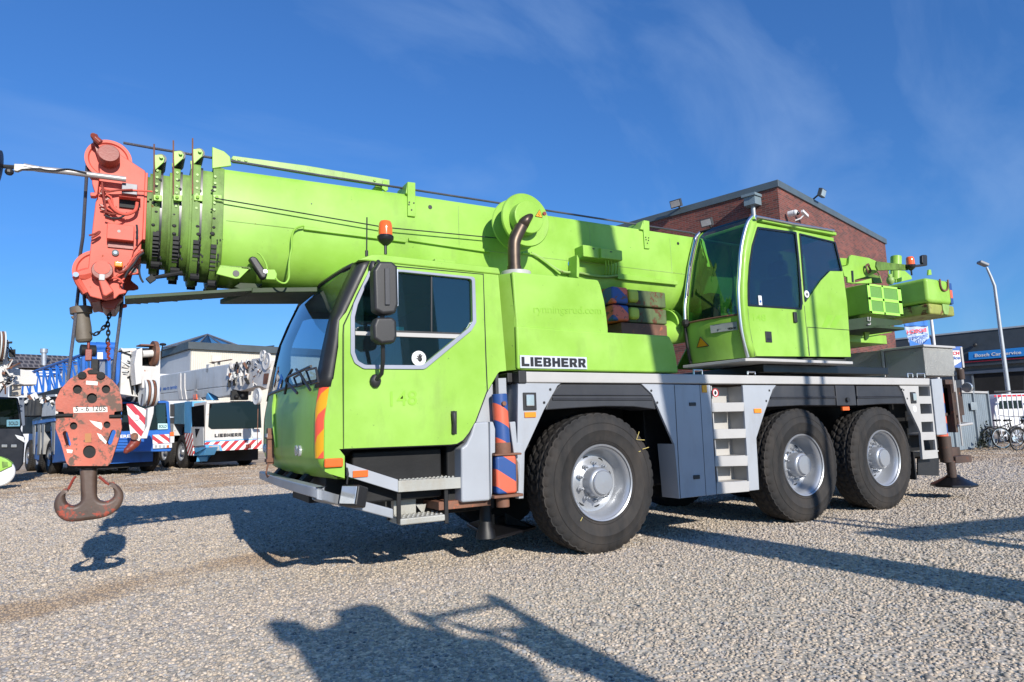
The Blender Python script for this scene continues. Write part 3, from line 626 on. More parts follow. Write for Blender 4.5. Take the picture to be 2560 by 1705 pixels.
# ---- cab access steps
wk=MB(); 
def ip(x,y,yy): return Y(I(x,y),yy)
a=ip(780,168,-.0);b=ip(1165,292,-.0);c=ip(1165,385,-.0);d=ip(785,268,-.0)
f1=MB(); f1.prism([a,b,c,d],(0,.02,0)); f1.build('step_fascia',MGRY,CR,.006)
a=ip(1165,300,0);b=ip(1628,272,0);c=ip(1628,355,0);d=ip(1165,386,0)
f2=MB(); f2.prism([a,b,c,d],(0,.02,0)); f2.prism([a+V3((0,.02,-.01)),b+V3((0,.02,-.01)),b+V3((0,.38,-.01)),a+V3((-.05,.38,-.01))],(0,0,-.02)); 
f2.prism([ip(790,170,0)+V3((0,.02,-.01)),a+V3((0,.02,-.01)),a+V3((-.05,.38,-.01)),ip(790,170,0)+V3((0,.38,-.01))],(0,0,-.02)); st=f2.build('access_step',MALW,CR,.005)
m=MB()
for i in range(13):
    for j in range(4):
        c=V3((-2.05+.038*i+.01*(j%2),.06+.08*j,a.z-.008)); m.cyl(c,c+V3((0,0,.012)),.013,.009,n=6)
m.build('grip_studs',MALW,st)
a=ip(1180,580,.02);b=ip(1512,545,.02)
f3=MB(); f3.box((a.x,.02,a.z-.055),(b.x,.30,a.z)); s3=f3.build('access_step',MALW,CR,.012)
m=MB()
for i in range(9):
    for j in range(3):
        c=V3((a.x+.04+.042*i,.06+.09*j,a.z)); m.cyl(c,c+V3((0,0,.01)),.014,.009,n=6)
m.build('grip_studs',MALW,s3)
f4=MB(); 
for u in (1155,1505):
    t=ip(u,385,.03); bb=ip(u,590,.03); f4.box((t.x,.03,bb.z-.03),(t.x+.035,.05,t.z+.03)); f4.box((t.x,.27,bb.z-.03),(t.x+.035,.29,t.z+.03))
f4.build('step_hanger',MDRK,CR,.004)
f5=MB(); f5.box((-2.05,.28,.50),(-1.85,.50,.66)); f5.prism([ip(1200,470,.3),ip(1275,470,.3),ip(1245,560,.3),ip(1180,540,.3)],(0,.01,0)); f5.prism([ip(1290,470,.3),ip(1370,470,.3),ip(1350,550,.3)],(0,.01,0)); f5.build('under_step_plate',MALW,CR)
sbox(I(832,228),I(944,270),-.014,0,'side_marker',MORL)
# bumper bar
bp_=MB(); P_=[X(L(235,1212),-2.80),X(L(430,1290),-2.86),X(L(700,1372),-2.86),X(L(950,1440),-2.80),Y(L(1200,1512),.05),Y(I(840,468),.03),Y(I(1130,545),.03)]
P_=spline(P_,5)
for i in range(len(P_)-1): pass
rows=[]
for i,p in enumerate(P_):
    d=(P_[min(i+1,len(P_)-1)]-P_[max(i-1,0)]); d.z=0; d.normalize(); s=V3((d.y,-d.x,0))
    rows.append([p+s*.0+V3((0,0,.04)),p-s*.10+V3((0,0,.035)),p-s*.10+V3((0,0,-.035)),p+s*.0+V3((0,0,-.04))])
bp_.loft(rows,True,True); bp_.build('bumper_bar',mat('grey bumper metal',(.33,.35,.38),.4,metal=.3,fade=.15,dirt=.3,bump=.1),CR,.01)
m=MB()
for yy in (.7,1.27,1.9):
    m.beam((-2.75,yy,.79),(-2.55,yy,1.0),.06,.16,(0,1,0))
m.box((-2.62,.3,.70),(-2.45,2.2,1.0)); m.box((-2.62,.9,.62),(-2.3,1.6,.98)); m.build('under_cab_frame',MDRK,CR,.01)
fl=MB(); c=Y(I(800,405),-.06); fl.add([],[]); 
o_=MB(); hw=.085
fa=V3((-.75,-.55,.25)).normalized(); sd=fa.cross(V3((0,0,1))).normalized(); uu=sd.cross(fa)
q=[c+sd*(a_*hw)+uu*(b_*hw*.95) for a_,b_ in ((-1,-1),(1,-1),(1,1),(-1,1))]
o_.prism(q,-fa*.13); lo=o_.build('fog_lamp',MBLK,CR,.015)
g_=MB(); g_.prism([p*1.0+(c-p)*.16+fa*.002 for p in q],fa*.008); g_.build('lamp_glass',MLMP,lo,.01)
m=MB(); m.tube([Y(I(780,165),.03),Y(I(795,250),-.02),c+V3((0,.05,.08))],.008); m.build('lamp_cable',MBLK,lo)
# ================================================================== carrier cab
xo=lambda z:float(np.interp(z,[.88,.944,1.056,1.364,1.665,1.921,2.133,2.203,2.392,2.651,2.72],[-2.60,-2.690,-2.707,-2.705,-2.643,-2.602,-2.590,-2.54,-2.452,-2.335,-2.32]))
xi=lambda z:float(np.interp(z,[.88,.98,1.055,1.435,1.68,1.9,2.175,2.4,2.6,2.70],[-2.62,-2.733,-2.765,-2.765,-2.725,-2.685,-2.626,-2.54,-2.45,-2.41]))
YJ=[0,.04,.09,.16,.35,.62,.95,1.27]; BL=[None,0,0,0,.03,.05,.065,.07]
def frow(z,js,off=0):
    r=[]
    full=YJ+[2.54-y for y in YJ[:-1][::-1]]
    for k,y in enumerate(full):
        j=k if k<8 else 14-k
        if j==0: x=xo(z)
        elif j<3: 
            t=[0,.5,.82][j]; x=xo(z)*(1-t)+xi(z)*t-.012*(j==1)
        else: x=xi(z)-BL[j]*(1 if z<1.7 else 1)
        r.append(V3((x-off,y,z)))
    return r[js[0]:js[1]]
zs=[.88,.91,.95,1.0,1.06,1.15,1.25,1.35,1.45,1.55,1.62,1.655]
cb=MB(); cb.loft([[V3((p.x+.15,p.y,.87)) for p in frow(.88,(0,15))]]+[frow(z,(0,15)) for z in zs]); 
cab=cb.build('carrier_cab',MG,CR,ang=50)
cb=MB(); cb.loft([frow(z,(3,12)) for z in (1.66,1.75,1.85,1.95,2.05,2.175,2.3,2.4,2.5,2.6,2.64)]); cb.build('windscreen',GLC,cab,ang=60)
def strip(js,zs_,off,th,name,mt,par,tf=None):
    m=MB(); m.loft([frow(z,js,off) for z in zs_]); o=m.build(name,mt,par,ang=50); s=o.modifiers.new('s','SOLIDIFY'); s.thickness=th; s.offset=0; return o
zp=[1.60,1.68,1.8,1.95,2.05,2.133,2.2,2.3,2.4,2.5,2.6,2.655]
def pillar(js,name):
    m=MB(); rows=[]
    for z in zp: rows.append(frow(z,js,.004))
    m.loft(rows); o=m.build(name,MBLK,cab,ang=50); s=o.modifiers.new('s','SOLIDIFY'); s.thickness=.02; s.offset=0; return o
pillar((0,4),'windscreen_pillar'); pillar((10,15),'windscreen_pillar')
# widened lower part of the near pillar as in the photo
m=MB(); m.prism([Y(K(1110,765),.17),Y(K(1230,760),.02),Y(K(1205,1110),.0),Y(K(1145,1505),-.0),Y(K(955,1500),.17)],(-.004,-.004,0)); m.build('pillar_cover',MBLK,cab)
strip((3,12),[1.645,1.67],.006,.012,'windscreen_seal',MBLK,cab); strip((3,12),[2.63,2.66],.004,.02,'windscreen_seal',MBLK,cab)
# windscreen inner frame (roof header)
STRY=stripes('red and yellow reflective stripes',(.85,.10,.05),(.75,.36,.01),(0,1.3,.9),.30,.18,rust=0,rough=.3)
z0,z1=1.045,1.635
def tape(js): 
    m=MB(); m.loft([frow(z,js,.007) for z in np.linspace(z0,z1,9)]); return m.build('reflective_tape',STRY,cab,ang=50)
tape((0,3)); tape((12,15))
# front panel details
m=MB(); m.tube([V3((xi(z)-.075,1.55+(1.66-z)*-.55,z)) for z in (1.62,1.5,1.35,1.2,1.12)],[.018,.024,.022,.016,.01],8); m.build('front_crease',MG,cab)
hp=V3((-2.86,1.45,1.10)); m=MB(); m.box((-2.90,1.40,1.20),(-2.84,1.52,1.235)); m.box((-2.90,1.40,.98),(-2.84,1.52,1.01)); m.box((-2.89,1.42,.96),(-2.83,1.50,1.30)); m.tube([(-2.88,1.43,.97),(-2.90,1.42,.88),(-2.88,1.46,.84),(-2.88,1.38,.86)],.008); m.build('tow_coupling',MRST,cab,.004)
m=MB(); m.box((-2.905,1.38,1.215),(-2.90,1.50,1.25)); m.build('tow_plate',MALU,cab)
for (yy) in (.42,.53,2.0,2.12):
    m=MB(); m.cyl((xi(1.1)-.052,yy,1.10),(xi(1.1)-.028,yy,1.10),.045,n=20); m.build('headlamp',MLMP,cab,.006)
# wipers
for (p0,pm,p1) in ((K(700,1680),K(560,1530),K(640,1390)),(K(550,1690),K(590,1480),K(870,1350)),(K(860,1640),K(760,1480),K(690,1390))):
    m=MB(); m.tube([X(p0,-2.86),X(pm,-2.85),X(p1,-2.82)],.012,6); m.build('wiper',MBLK,cab)
for (bx_,by_,bx2,by2,bx3,by3,bx4,by4) in ((660,1490,745,1440,780,1570,700,1600),(810,1400,930,1370,960,1540,870,1570)):
    m=MB(); m.tube([X(K(a,b),-2.84) for a,b in ((bx_,by_),(bx2,by2),(bx3,by3),(bx4,by4),(bx_,by_))],.009,6); m.build('wiper',MBLK,cab)
# roof
m=MB(); o=[(-2.45,2.645),(-2.33,2.705),(-2.25,2.715),(-1.12,2.705),(-1.10,2.64)]; m.prism([(a,-.015,b) for a,b in o],(0,2.57,0)); rf=m.build('cab_roof',MG,cab,.015)
m=MB(); m.box((-1.75,.01,2.705),(-1.55,.1,2.735)); m.build('roof_cap',MG,rf,.008)
# side wall behind the door, with the window hole
wout=[Cc(632,150),Cc(690,141),Cc(800,146),Cc(1150,182),Cc(1157,405),Cc(1132,445),Cc(905,634),Cc(605,632),Cc(560,604),Cc(541,555),Cc(541,375),Cc(556,312)]
win=[Cc(640,164),Cc(692,153),Cc(800,158),Cc(1135,192),Cc(1139,398),Cc(1118,432),Cc(895,614),Cc(612,612),Cc(577,592),Cc(562,550),Cc(562,378),Cc(576,318)]
rr=[.02,.02,0,.03,.04,.03,.08,.06,.05,.05,.05,.05]
wo=fillet(uvY(wout,-.02),rr); wi=fillet(uvY(win,-.02),rr)
sw=[K(1600,60),K(1430,420),K(1300,690),K(1210,790),K(1205,1110),K(1140,1500),K(1130,1530),L(1100,90),L(1040,500),L(1035,990),L(1040,1170),L(1100,1200),L(1282,1252),L(1282,980),L(1215,895),L(1270,892),Cc(1042,1000),Cc(1090,975),Cc(1120,940),Cc(1150,890),Cc(1213,740),Cc(1262,655),Cc(1272,645),Cc(1305,640),Cc(1265,165),Cc(1265,150)]
m=MB(); m.plate(uvY(sw,0),[wi],frY,0,.035); m.build('side_wall',MG,cab)
door=[K(1655,110),K(1560,250),K(1440,480),K(1350,690),K(1275,850),K(1270,960),K(1270,1500),L(1272,890),Cc(1030,1002),Cc(1062,998),Cc(1092,980),Cc(1120,945),Cc(1152,890),Cc(1209,738),Cc(1203,600),Cc(1190,170)]
m=MB(); m.plate(uvY(door,-.016),[wi],frY,-.016,-.002); dr=m.build('door',MG,cab)
m=MB(); m.tube([Y(p,-.006) for p in door+[door[0]]],.0105,6); m.build('door_gap_shade',MTXT,dr)  # black tube draws the shade of the gap round the door
m=MB(); m.plate(wo,[wi],frY,-.03,-.014); m.build('window_frame',mat('grey rubber frame',(.27,.29,.36),.5,fade=.1),dr,.004)
gb=[(a,b) for a,b in wi]
m=MB(); m.prism([(a,.004,b) for a,b in wi],(0,.004,0)); m.build('door_window',GLT,dr)
m=MB(); m.prism([Y(Cc(565,446),-.012),Y(Cc(1080,462),-.012),Y(Cc(1065,483),-.012),Y(Cc(565,466),-.012)],(0,.02,0)); m.build('window_rail',MALU,dr,.004)
m=MB(); m.prism([Y(Cc(632,438),-.008),Y(Cc(1090,455),-.008),Y(Cc(1086,463),-.008),Y(Cc(632,447),-.008)],(0,.012,0)); m.prism([Y(Cc(936,168),-.004),Y(Cc(942,169),-.004),Y(Cc(942,460),-.004),Y(Cc(936,460),-.004)],(0,.012,0)); m.build('window_slide_frame',MBLK,dr)
m=MB(); m.prism([Y(Cc(950,175),.012),Y(Cc(1133,195),.012),Y(Cc(1136,398),.012),Y(Cc(1075,455),.012),Y(Cc(950,452),.012)],(0,.004,0)); m.build('rear_pane',GLD,dr)
q=Y(Cc(877,580),-.004); m=MB(); m.cyl(q,q+V3((0,.005,0)),.065,n=32); stk=m.build('round_sticker',MSTK,dr)
m=MB(); m.ball(q+V3((.008,-.003,-.006)),.02,10,(1,.12,1.15))
for k,(dx,dz) in enumerate(((-.022,.022),(-.006,.036),(.008,.038),(.022,.030),(-.03,-.004))): m.tube([q+V3((.006+dx*.3,-.003,dz*.2)),q+V3((.006+dx,-.003,dz))],.005,5)
m.build('hand_symbol',MTXT,stk)
m=MB(); m.box((Y(Cc(760,424),.012).x,.012,Y(Cc(760,445),.012).z),(Y(Cc(803,424),.012).x,.016,Y(Cc(760,424),.012).z)); m.build('window_sticker',mat('pale sticker',(.3,.65,.62),.4),dr)
# door handle
h0=Y(Cc(1047,850),-.03);h1=Y(Cc(1048,945),-.03); m=MB(); m.tube([h0+V3((0,.01,.01)),h0,(h0+h1)/2+V3((0,-.02,0)),h1,h1+V3((0,.01,0))],[.02,.024,.018,.02,.014],10); m.prism([Y(Cc(1033,838),-.019),Y(Cc(1063,838),-.019),Y(Cc(1063,952),-.019),Y(Cc(1038,952),-.019)],(0,.004,0)); m.build('door_handle',MBLK,dr,.003)
seam([Cc(1190,165),Cc(1196,400),Cc(1212,740)],-.002,.008,parent=cab)
# ghost number on the door
a=Y(L(1840,375),-.0185); b=Y(L(2170,355),-.0185); text('148',a,b,a+V3((0,0,.125)),MGD,dr,'faded_number',.01,.0006)
# indicator
sbox(Cc(415,1072),Cc(507,1112),-.03,.0,'indicator',MORL,cab,.012)
# far side wall, rear wall, floor, roof lining
m=MB(); wi2=[(a,b) for a,b in wi]; m.plate(uvY(sw,0),[wi2],frY,2.50,2.54); m.build('side_wall',MG,cab)
m=MB(); m.box((-1.16,.04,1.0),(-1.13,2.5,2.64)); m.build('cab_rear_wall',MINT,cab)
m=MB(); m.prism([(-1.14,.036,1.12),(-2.55,.036,1.12),(-2.68,.3,1.0),(-2.7,2.2,1.0),(-2.55,2.50,1.12),(-1.14,2.50,1.12)],(0,0,.03)); m.build('cab_floor',MINT,cab)
m=MB(); m.prism([(-2.60,.1,1.36),(-2.66,.3,1.6),(-2.42,.3,1.62),(-2.30,.1,1.30)],(0,2.3,0)); m.build('dashboard',MINT,cab,.03)
def seat(x,y,z,par,k=1):
    m=MB(); m.box((x-.25,y-.24,z),(x+.24,y+.24,z+.14)); m.prism([(x+.12,y-.23,z+.12),(x+.26,y-.23,z+.12),(x+.38,y-.2,z+.72),(x+.27,y-.2,z+.74)],(0,.46,0)); m.box((x+.29,y-.13,z+.76),(x+.40,y+.13,z+.96)); m.cyl((x,y,z-.35),(x,y,z),.12,n=16); return m.build('seat',MSEAT,par,.04,3)
seat(-1.75,.62,1.55,cab); seat(-1.75,1.95,1.55,cab)
c=V3((-2.22,.62,1.78)); axv=V3((.55,0,.83)).normalized(); m=MB(); e1=V3((0,1,0)); e2=axv.cross(e1)
m.tube([c+(e1*math.cos(t)+e2*math.sin(t))*.235 for t in [2*math.pi*i/28 for i in range(28)]],.016,8,closed=True); m.tube([c,c-axv*.4],.03,8)
for t in (.5,2.6,4.7): m.tube([c,c+(e1*math.cos(t)+e2*math.sin(t))*.235],.014,6)
m.build('steering_wheel',MBLK,cab)
# mirrors
m=MB(); o=fillet([(-2.395,2.18),(-2.405,2.50),(-2.36,2.575),(-2.25,2.585),(-2.205,2.55),(-2.20,2.24),(-2.225,2.165),(-2.33,2.15)],.03)
m.prism([(a,-.30,b) for a,b in o],(0,.13,0)); mr=m.build('mirror',MBLK,cab,.03,3); m=MB(); m.box((-2.205,-.275,2.23),(-2.196,-.195,2.53)); m.build('mirror_glass',MCHR,mr)
m=MB(); m.prism([Y(K(1770,150),-.303),Y(K(1830,150),-.303),Y(K(1835,600),-.303),Y(K(1775,600),-.303)],(0,-.012,0)); m.build('mirror_ridge',MMUD,mr,.004)
m=MB(); o=fillet([(-2.40,1.955),(-2.405,2.06),(-2.38,2.125),(-2.25,2.135),(-2.215,2.11),(-2.21,1.98),(-2.23,1.93),(-2.34,1.915)],.03); m.prism([(a,-.29,b) for a,b in o],(0,.12,0)); m.build('mirror',MBLK,cab,.03,3)
m=MB(); t=Y(K(1650,130),-.03); m.tube([t,V3((t.x,-.12,t.z+.02)),V3((-2.31,-.22,2.52)),V3((-2.31,-.22,2.0)),V3((-2.29,-.17,1.8)),V3((-2.285,-.12,1.70)),Y(K(1650,1540),-.03)],.018,8); q=Y(K(1660,1530),-.03); m.ball(q,.048,12,(1,.7,1.2)); m.ball(Y(K(1630,140),-.03),.045,12,(.8,.7,1.3)); m.build('mirror_arm',MBLK,cab)
# beacon + antenna
def beacon(x,y,z,par,r=.062,h=.13,name='beacon'):
    m=MB(); m.cyl((x,y,z-.17),(x,y,z-.06),.013,n=10); m.lathe([(.02,-.09),(.06,-.055),(.072,-.035),(.074,-.01),(.066,.0)],(x,y,z),(0,0,1),24); b=m.build(name,MBLG,par)
    m=MB(); m.lathe([(r,0),(r,h*.5),(r*.92,h*.85),(r*.75,h),(r*.4,h*1.04),(.001,h*1.05)],(x,y,z),(0,0,1),28); m.build('beacon_dome',MORL,b,ang=50)
q=Y(J(1213,600),.25); beacon(q.x,.25,q.z,cab)
q=Y(J(1090,720),.12); t=Y(J(1092,480),.12); m=MB(); m.tube([q,t],.006,6); m.cyl(q-V3((0,0,.02)),q+V3((0,0,.03)),.014,n=8); m.build('antenna',MBLK,cab)
# under the cab: dark engine bits
m=MB(); m.box((-2.5,.35,.80),(-1.55,2.2,1.0)); m.box((-2.35,.45,1.0),(-1.6,2.1,1.10)); m.box((-2.45,.14,.66),(-1.66,.34,1.08)); m.box((-1.62,.12,.60),(-1.50,.30,1.14)); m.cyl((-1.9,.25,1.0),(-1.9,.6,1.0),.09,n=14); m.build('cab_mount',MDRK,CR,.02)
# ---- engine hood
prof=[D(265,1352),D(256,1010),D(230,652),D(820,708),D(845,712),D(862,750),D(890,860),D(905,960),D(916,1060),D(916,1086)]
pu=uvY(prof,.06); zb=pu[0][1]; m=MB(); m.prism([(a,.06,b) for a,b in pu[:]]+[(pu[-1][0],.06,zb)],(0,.76,0)); hd=m.build('engine_hood',MG,CR,.02,3)
lw=[D(268,1352),D(258,1035),D(700,1072),D(918,1085),D(1340,1109),D(1356,1118),D(1385,1180),D(1402,1260),D(1418,1376)]
lu=uvY(lw,.045); m=MB(); m.prism([(a,.045,b) for a,b in lu],(0,2.4,0)); m.build('hood_lower_panel',MG,hd,.022,3)
x0=pu[0][0]; m=MB(); m.prism([(x0+.006,.075,1.765),(x0+.006,.075,2.69),(x0-.03+.006,.075,2.70)][0:0] or [(x0+.004,.07,1.765),(x0-.13,.30,1.765),(x0-.13,1.0,1.765),(x0+.1,1.0,1.765)],(0,0,.935)); m.build('hood_front_panel',MG,hd,.008)
m=MB(); m.box((-1.12,.29,1.72),(-1.03,.42,2.66)); m.build('cab_gap_panel',MG,hd,.01)
# brand plate
a=Y(D(286,1340),.04);b=Y(D(763,1356),.04);c=Y(D(284,1249),.04); zt=c.z; m=MB(); m.box((a.x,.036,a.z),(b.x,.043,zt)); bpz=m.build('brand_plate',mat('brushed plate',(.62,.64,.68),.35,metal=.3,fade=.08),hd)
dx=b.x-a.x; dz=zt-a.z
blocktext('LIEBHERR',(a.x+dx*.02,.034,a.z+dz*.14),(a.x+dx*.98,.034,a.z+dz*.14),(a.x+dx*.02,.034,a.z+dz*.87),MTXT,bpz)
a=Y(D(385,965),.057);b=Y(D(868,972),.057); text('rynningsrud.com',a,b,a+V3((0,0,.10)),MGD,hd,'faded_lettering',.0,.0006)
# exhaust
q=Y(D(248,640),.32); m=MB(); m.cyl((q.x,.30,2.69),(q.x,.30,2.765),.15,n=36); eb=m.build('exhaust_collar',MALU,hd,.006)
r0=.064; m=MB(); tip=Y(D(322,250),.32); tl=Y(D(255,415),.32)
path=spline([(q.x-.005,.32,2.72)]+[Y(D(*p),.32) for p in ((243,560),(242,490),(246,440),(268,385),(296,330))],5)
m.tube(path,r0,20,caps=False); 
# slashed tip
d=(path[-1]-path[-3]).normalized(); e1=V3((0,1,0)); e2=d.cross(e1)
m.loft([[path[-1]+(e1*math.cos(t)+e2*math.sin(t))*r0 for t in [2*math.pi*i/20 for i in range(20)]],[path[-1]+d*(.06+.10*math.cos(t+2.6))+(e1*math.cos(t)+e2*math.sin(t))*r0 for t in [2*math.pi*i/20 for i in range(20)]]],True)
m.cyl((q.x-.005,.32,2.735),(q.x-.005,.32,2.83),r0*1.12,n=24); o=m.build('exhaust_pipe',MEXH,hd,ang=50); s=o.modifiers.new('s','SOLIDIFY'); s.thickness=.004
# ================================================================== superstructure and boom
YB=.87; YC_=1.27; YE=1.67
def bsec(x,top,bot,y0=YB,y1=YE,r=.05,fold=3.12,n=14):
    """boom cross-section: flat top, upright sides, rounded belly"""
    hw=(y1-y0)/2; cy=(y0+y1)/2; pts=[(y0+r,top),(y0+.4*r,top-.15*r),(y0,top-r),(y0,fold)]
    for k in range(1,n): a=math.pi*k/n; pts.append((cy-hw*math.cos(a),fold-(fold-bot)*(math.sin(a)**.8)))
    pts+=[(y1,fold),(y1,top-r),(y1-.4*r,top-.15*r),(y1-r,top)]
    return [V3((x,a,b)) for a,b in pts]
m=MB(); m.loft([bsec(-3.44,3.60,2.60),bsec(-1.7,3.632,2.60),bsec(2.45,3.66,2.63),bsec(4.6,3.67,2.64)],True,True); bm_=m.build('boom',MG,CR,ang=35)
# seams and collars of the boom: front collar band
m=MB(); m.loft([bsec(-3.475,3.605,2.565,YB-.012,YE+.012),bsec(-3.385,3.605,2.565,YB-.012,YE+.012)],True,True); m.build('boom_collar',MGG,bm_,.004)
m=MB(); m.prism([Y(A(1600,200),.86),Y(A(1690,235),.86),Y(A(1735,275),.86),Y(A(1745,345),.86),Y(A(1600,365),.86)],(0,.02,0)); m.prism([Y(A(1600,200),.86)+V3((0,.7,0)),Y(A(1690,235),.86)+V3((0,.7,0)),Y(A(1735,275),.86)+V3((0,.7,0)),Y(A(1745,345),.86)+V3((0,.7,0)),Y(A(1600,365),.86)+V3((0,.7,0))],(0,.02,0)); m.split('collar_lug',MG,bm_,.006)
# telescopic sections
cx=[-3.50,-3.622,-3.779,-3.926,-4.0]
tops=[3.60,3.545,3.52,3.495]; bots=[2.62,2.67,2.71,2.75]
for i in range(4):
    ins=.02+.024*i
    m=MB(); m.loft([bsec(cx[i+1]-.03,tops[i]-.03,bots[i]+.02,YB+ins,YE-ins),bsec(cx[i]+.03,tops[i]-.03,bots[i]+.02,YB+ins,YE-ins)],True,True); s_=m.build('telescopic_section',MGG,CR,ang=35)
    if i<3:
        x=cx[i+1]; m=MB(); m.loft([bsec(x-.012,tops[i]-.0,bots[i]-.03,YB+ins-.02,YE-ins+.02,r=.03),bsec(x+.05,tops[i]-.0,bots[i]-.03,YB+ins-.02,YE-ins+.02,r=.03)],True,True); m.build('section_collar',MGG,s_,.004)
        m=MB(); m.loft([bsec(x+.05,tops[i]-.02,bots[i]-.02,YB+ins-.008,YE-ins+.008,r=.03),bsec(x+.068,tops[i]-.02,bots[i]-.02,YB+ins-.008,YE-ins+.008,r=.03)],True,True); m.build('grease_gap',MBLG,s_)
    # roller lug on top
    u=[1190,1335,1480][i] if i<3 else None
    if u:
        v=[262,235,218][i]
        c=Y(A(u+25,v+25),YB+.03); m=MB(); hz=.05
        m.prism([Y(A(u-28,v),YB+.02),Y(A(u+30,v-2),YB+.02),Y(A(u+52,v+25),YB+.02),Y(A(u+45,v+55),YB+.02),Y(A(u-20,v+115),YB+.02)],(0,.015,0))
        m.prism([Y(A(u-28,v),YB+.02)+V3((0,.28,0)),Y(A(u+30,v-2),YB+.02)+V3((0,.28,0)),Y(A(u+52,v+25),YB+.02)+V3((0,.28,0)),Y(A(u+45,v+55),YB+.02)+V3((0,.28,0)),Y(A(u-20,v+115),YB+.02)+V3((0,.28,0))],(0,.015,0)); lg=m.build('roller_lug',MG,s_,.004)
        m=MB(); m.cyl(c+V3((0,.01,0)),c+V3((0,.28,0)),.042,n=18); m.build('rope_roller',MBLK,lg); 
        m=MB(); m.cyl(c+V3((0,-.035,0)),c+V3((0,.0,0)),.015,n=8); m.build('roller_bolt',MG,lg)
        m=MB(); t=Y(A(u-28,v-80),YB+.02); m.tube([t,Y(A(u-28,v+340),YB-.0)],.007,6); m.build('guide_rod',MRST,s_)
    # bolts, clamps and grease smears down the collar face
    m=MB(); xk=cx[i+1]+.012 if i<3 else None
    if i<4:
        xk=[-3.46,-3.60,-3.755,-3.905][i]; yk=YB-.012+.02*i
        for z in (3.42,3.37,3.2,3.14,3.03,2.98):
            m.ball((xk+random.uniform(-.02,.03),yk,z+random.uniform(-.02,.02)),random.uniform(.010,.018),8,(1.2,.5,1))
        for k in range(9):
            z=2.95-.26*random.random(); m.ball((xk+random.uniform(.03,.06),yk+.01,z),random.uniform(.006,.012),6,(.8,.5,1.4))
        m.split('clamp_bolt',MDRK,s_)
        m=MB()
        for k in range(0,16,3):
            z=3.5-.32*k/16; m.cyl((xk+.0,yk-.012,z),(xk,yk+.01,z),.011,n=8)
        m.split('collar_bolt',MGW,s_)
        m=MB()
        for yy in (YC_-.2,YC_,YC_+.2): 
            m.cyl((xk-.02,yy,bots[i]-.035),(xk+.05,yy,bots[i]-.035),.035,n=10)
        for k in range(10): a=math.pi*(.12+.3*k/10); m.box((xk-.015,YC_-.40*math.cos(a)-.02,3.12-(3.12-bots[i])*math.sin(a)**.8-.035),(xk+.03,YC_-.40*math.cos(a)+.02,3.12-(3.12-bots[i])*math.sin(a)**.8+.0))
        m.split('wear_pad',MDRK,s_)
# side plates low on the collars (lighter small plates)
for i,u in enumerate((1185,1335,1490,1635)):
    m=MB(); m.prism([Y(A(u-28,562),YB-.02),Y(A(u+38,566),YB-.02),Y(A(u+38,612),YB-.02),Y(A(u-26,604),YB-.02)],(0,.025,0)); m.cyl(Y(A(u,580),YB-.04),Y(A(u,580),YB-.01),.014,n=10); m.build('pad_cover',MG,bm_,.004)
# folded bar on top of the boom
a=Y(J(215,78),1.0); m=MB()
pts=[J(203,95),J(215,75),J(700,140),J(1242,232),J(1242,275),J(1190,268),J(700,190),J(300,122),J(215,112)]
m.prism([Y(p,1.0) for p in pts],(0,.06,0)); tb_=m.build('erection_bar',MGW,bm_,.008)
m=MB(); m.prism([Y(J(1200,235),.985),Y(J(1225,240),.985),Y(J(1232,300),.985),Y(J(1215,310),.985),Y(J(1190,290),.985)],(0,.03,0)); m.prism([Y(J(1150,268),1.03),Y(J(1210,278),1.03),Y(J(1200,300),1.03),Y(J(1140,290),1.03)],(0,.2,0)); m.build('bar_latch',MG,tb_,.004)
m=MB(); 
for p in (J(222,97),J(255,102),J(300,108),J(1142,238)): q=Y(p,1.0); m.cyl(q+V3((0,-.012,0)),q,.014,n=8)
m.split('bar_bolt',MG,tb_)
m=MB(); m.tube([(-3.36,YB-.0005,3.12),(2.4,YB-.0005,3.13)],.004,5); m.build('weld_seam',MGW,bm_)
for x_ in (-1.1,.62,1.9): m=MB(); m.tube([(x_,YB-.0005,3.58),(x_,YB-.0005,3.12)],.0035,5); m.build('weld_seam',MGW,bm_)
# brackets on the boom side
def bracket(cr,pts,name='boom_bracket',y=YB-.02,th=.03,mt=MG):
    m=MB(); m.prism([Y(cr(*p),y) for p in pts],(0,th,0)); return m.build(name,mt,bm_,.006)
bracket(J,[(1358,246),(1410,252),(1410,476),(1360,470)]); bracket(J,[(1358,246),(1346,320),(1358,330)],th=.3)
bracket(D,[(1168,286),(1208,292),(1212,490),(1176,487),(1165,330)]); bracket(D,[(1165,286),(1143,350),(1166,356)],th=.3)
for cr,L_ in ((J,[(1370,380),(1400,385),(1385,430),(1368,395)]),(D,[(1183,408),(1203,412),(1195,450),(1185,425),(1202,430)])):
    m=MB()
    for p in L_: q=Y(cr(*p),YB-.026); m.cyl(q,q+V3((0,.01,0)),.008,n=8)
    m.split('bracket_bolt',MTXT,bm_)
for p,cr,rr in ((J(1506,412),0,.022),(J(730,390),0,.006),(D(1413,452),0,.019)): 
    q=Y(p,YB-.004); m=MB(); m.cyl(q,q+V3((0,.01,0)),rr,n=20); m.build('port_hole',MTXT,bm_)
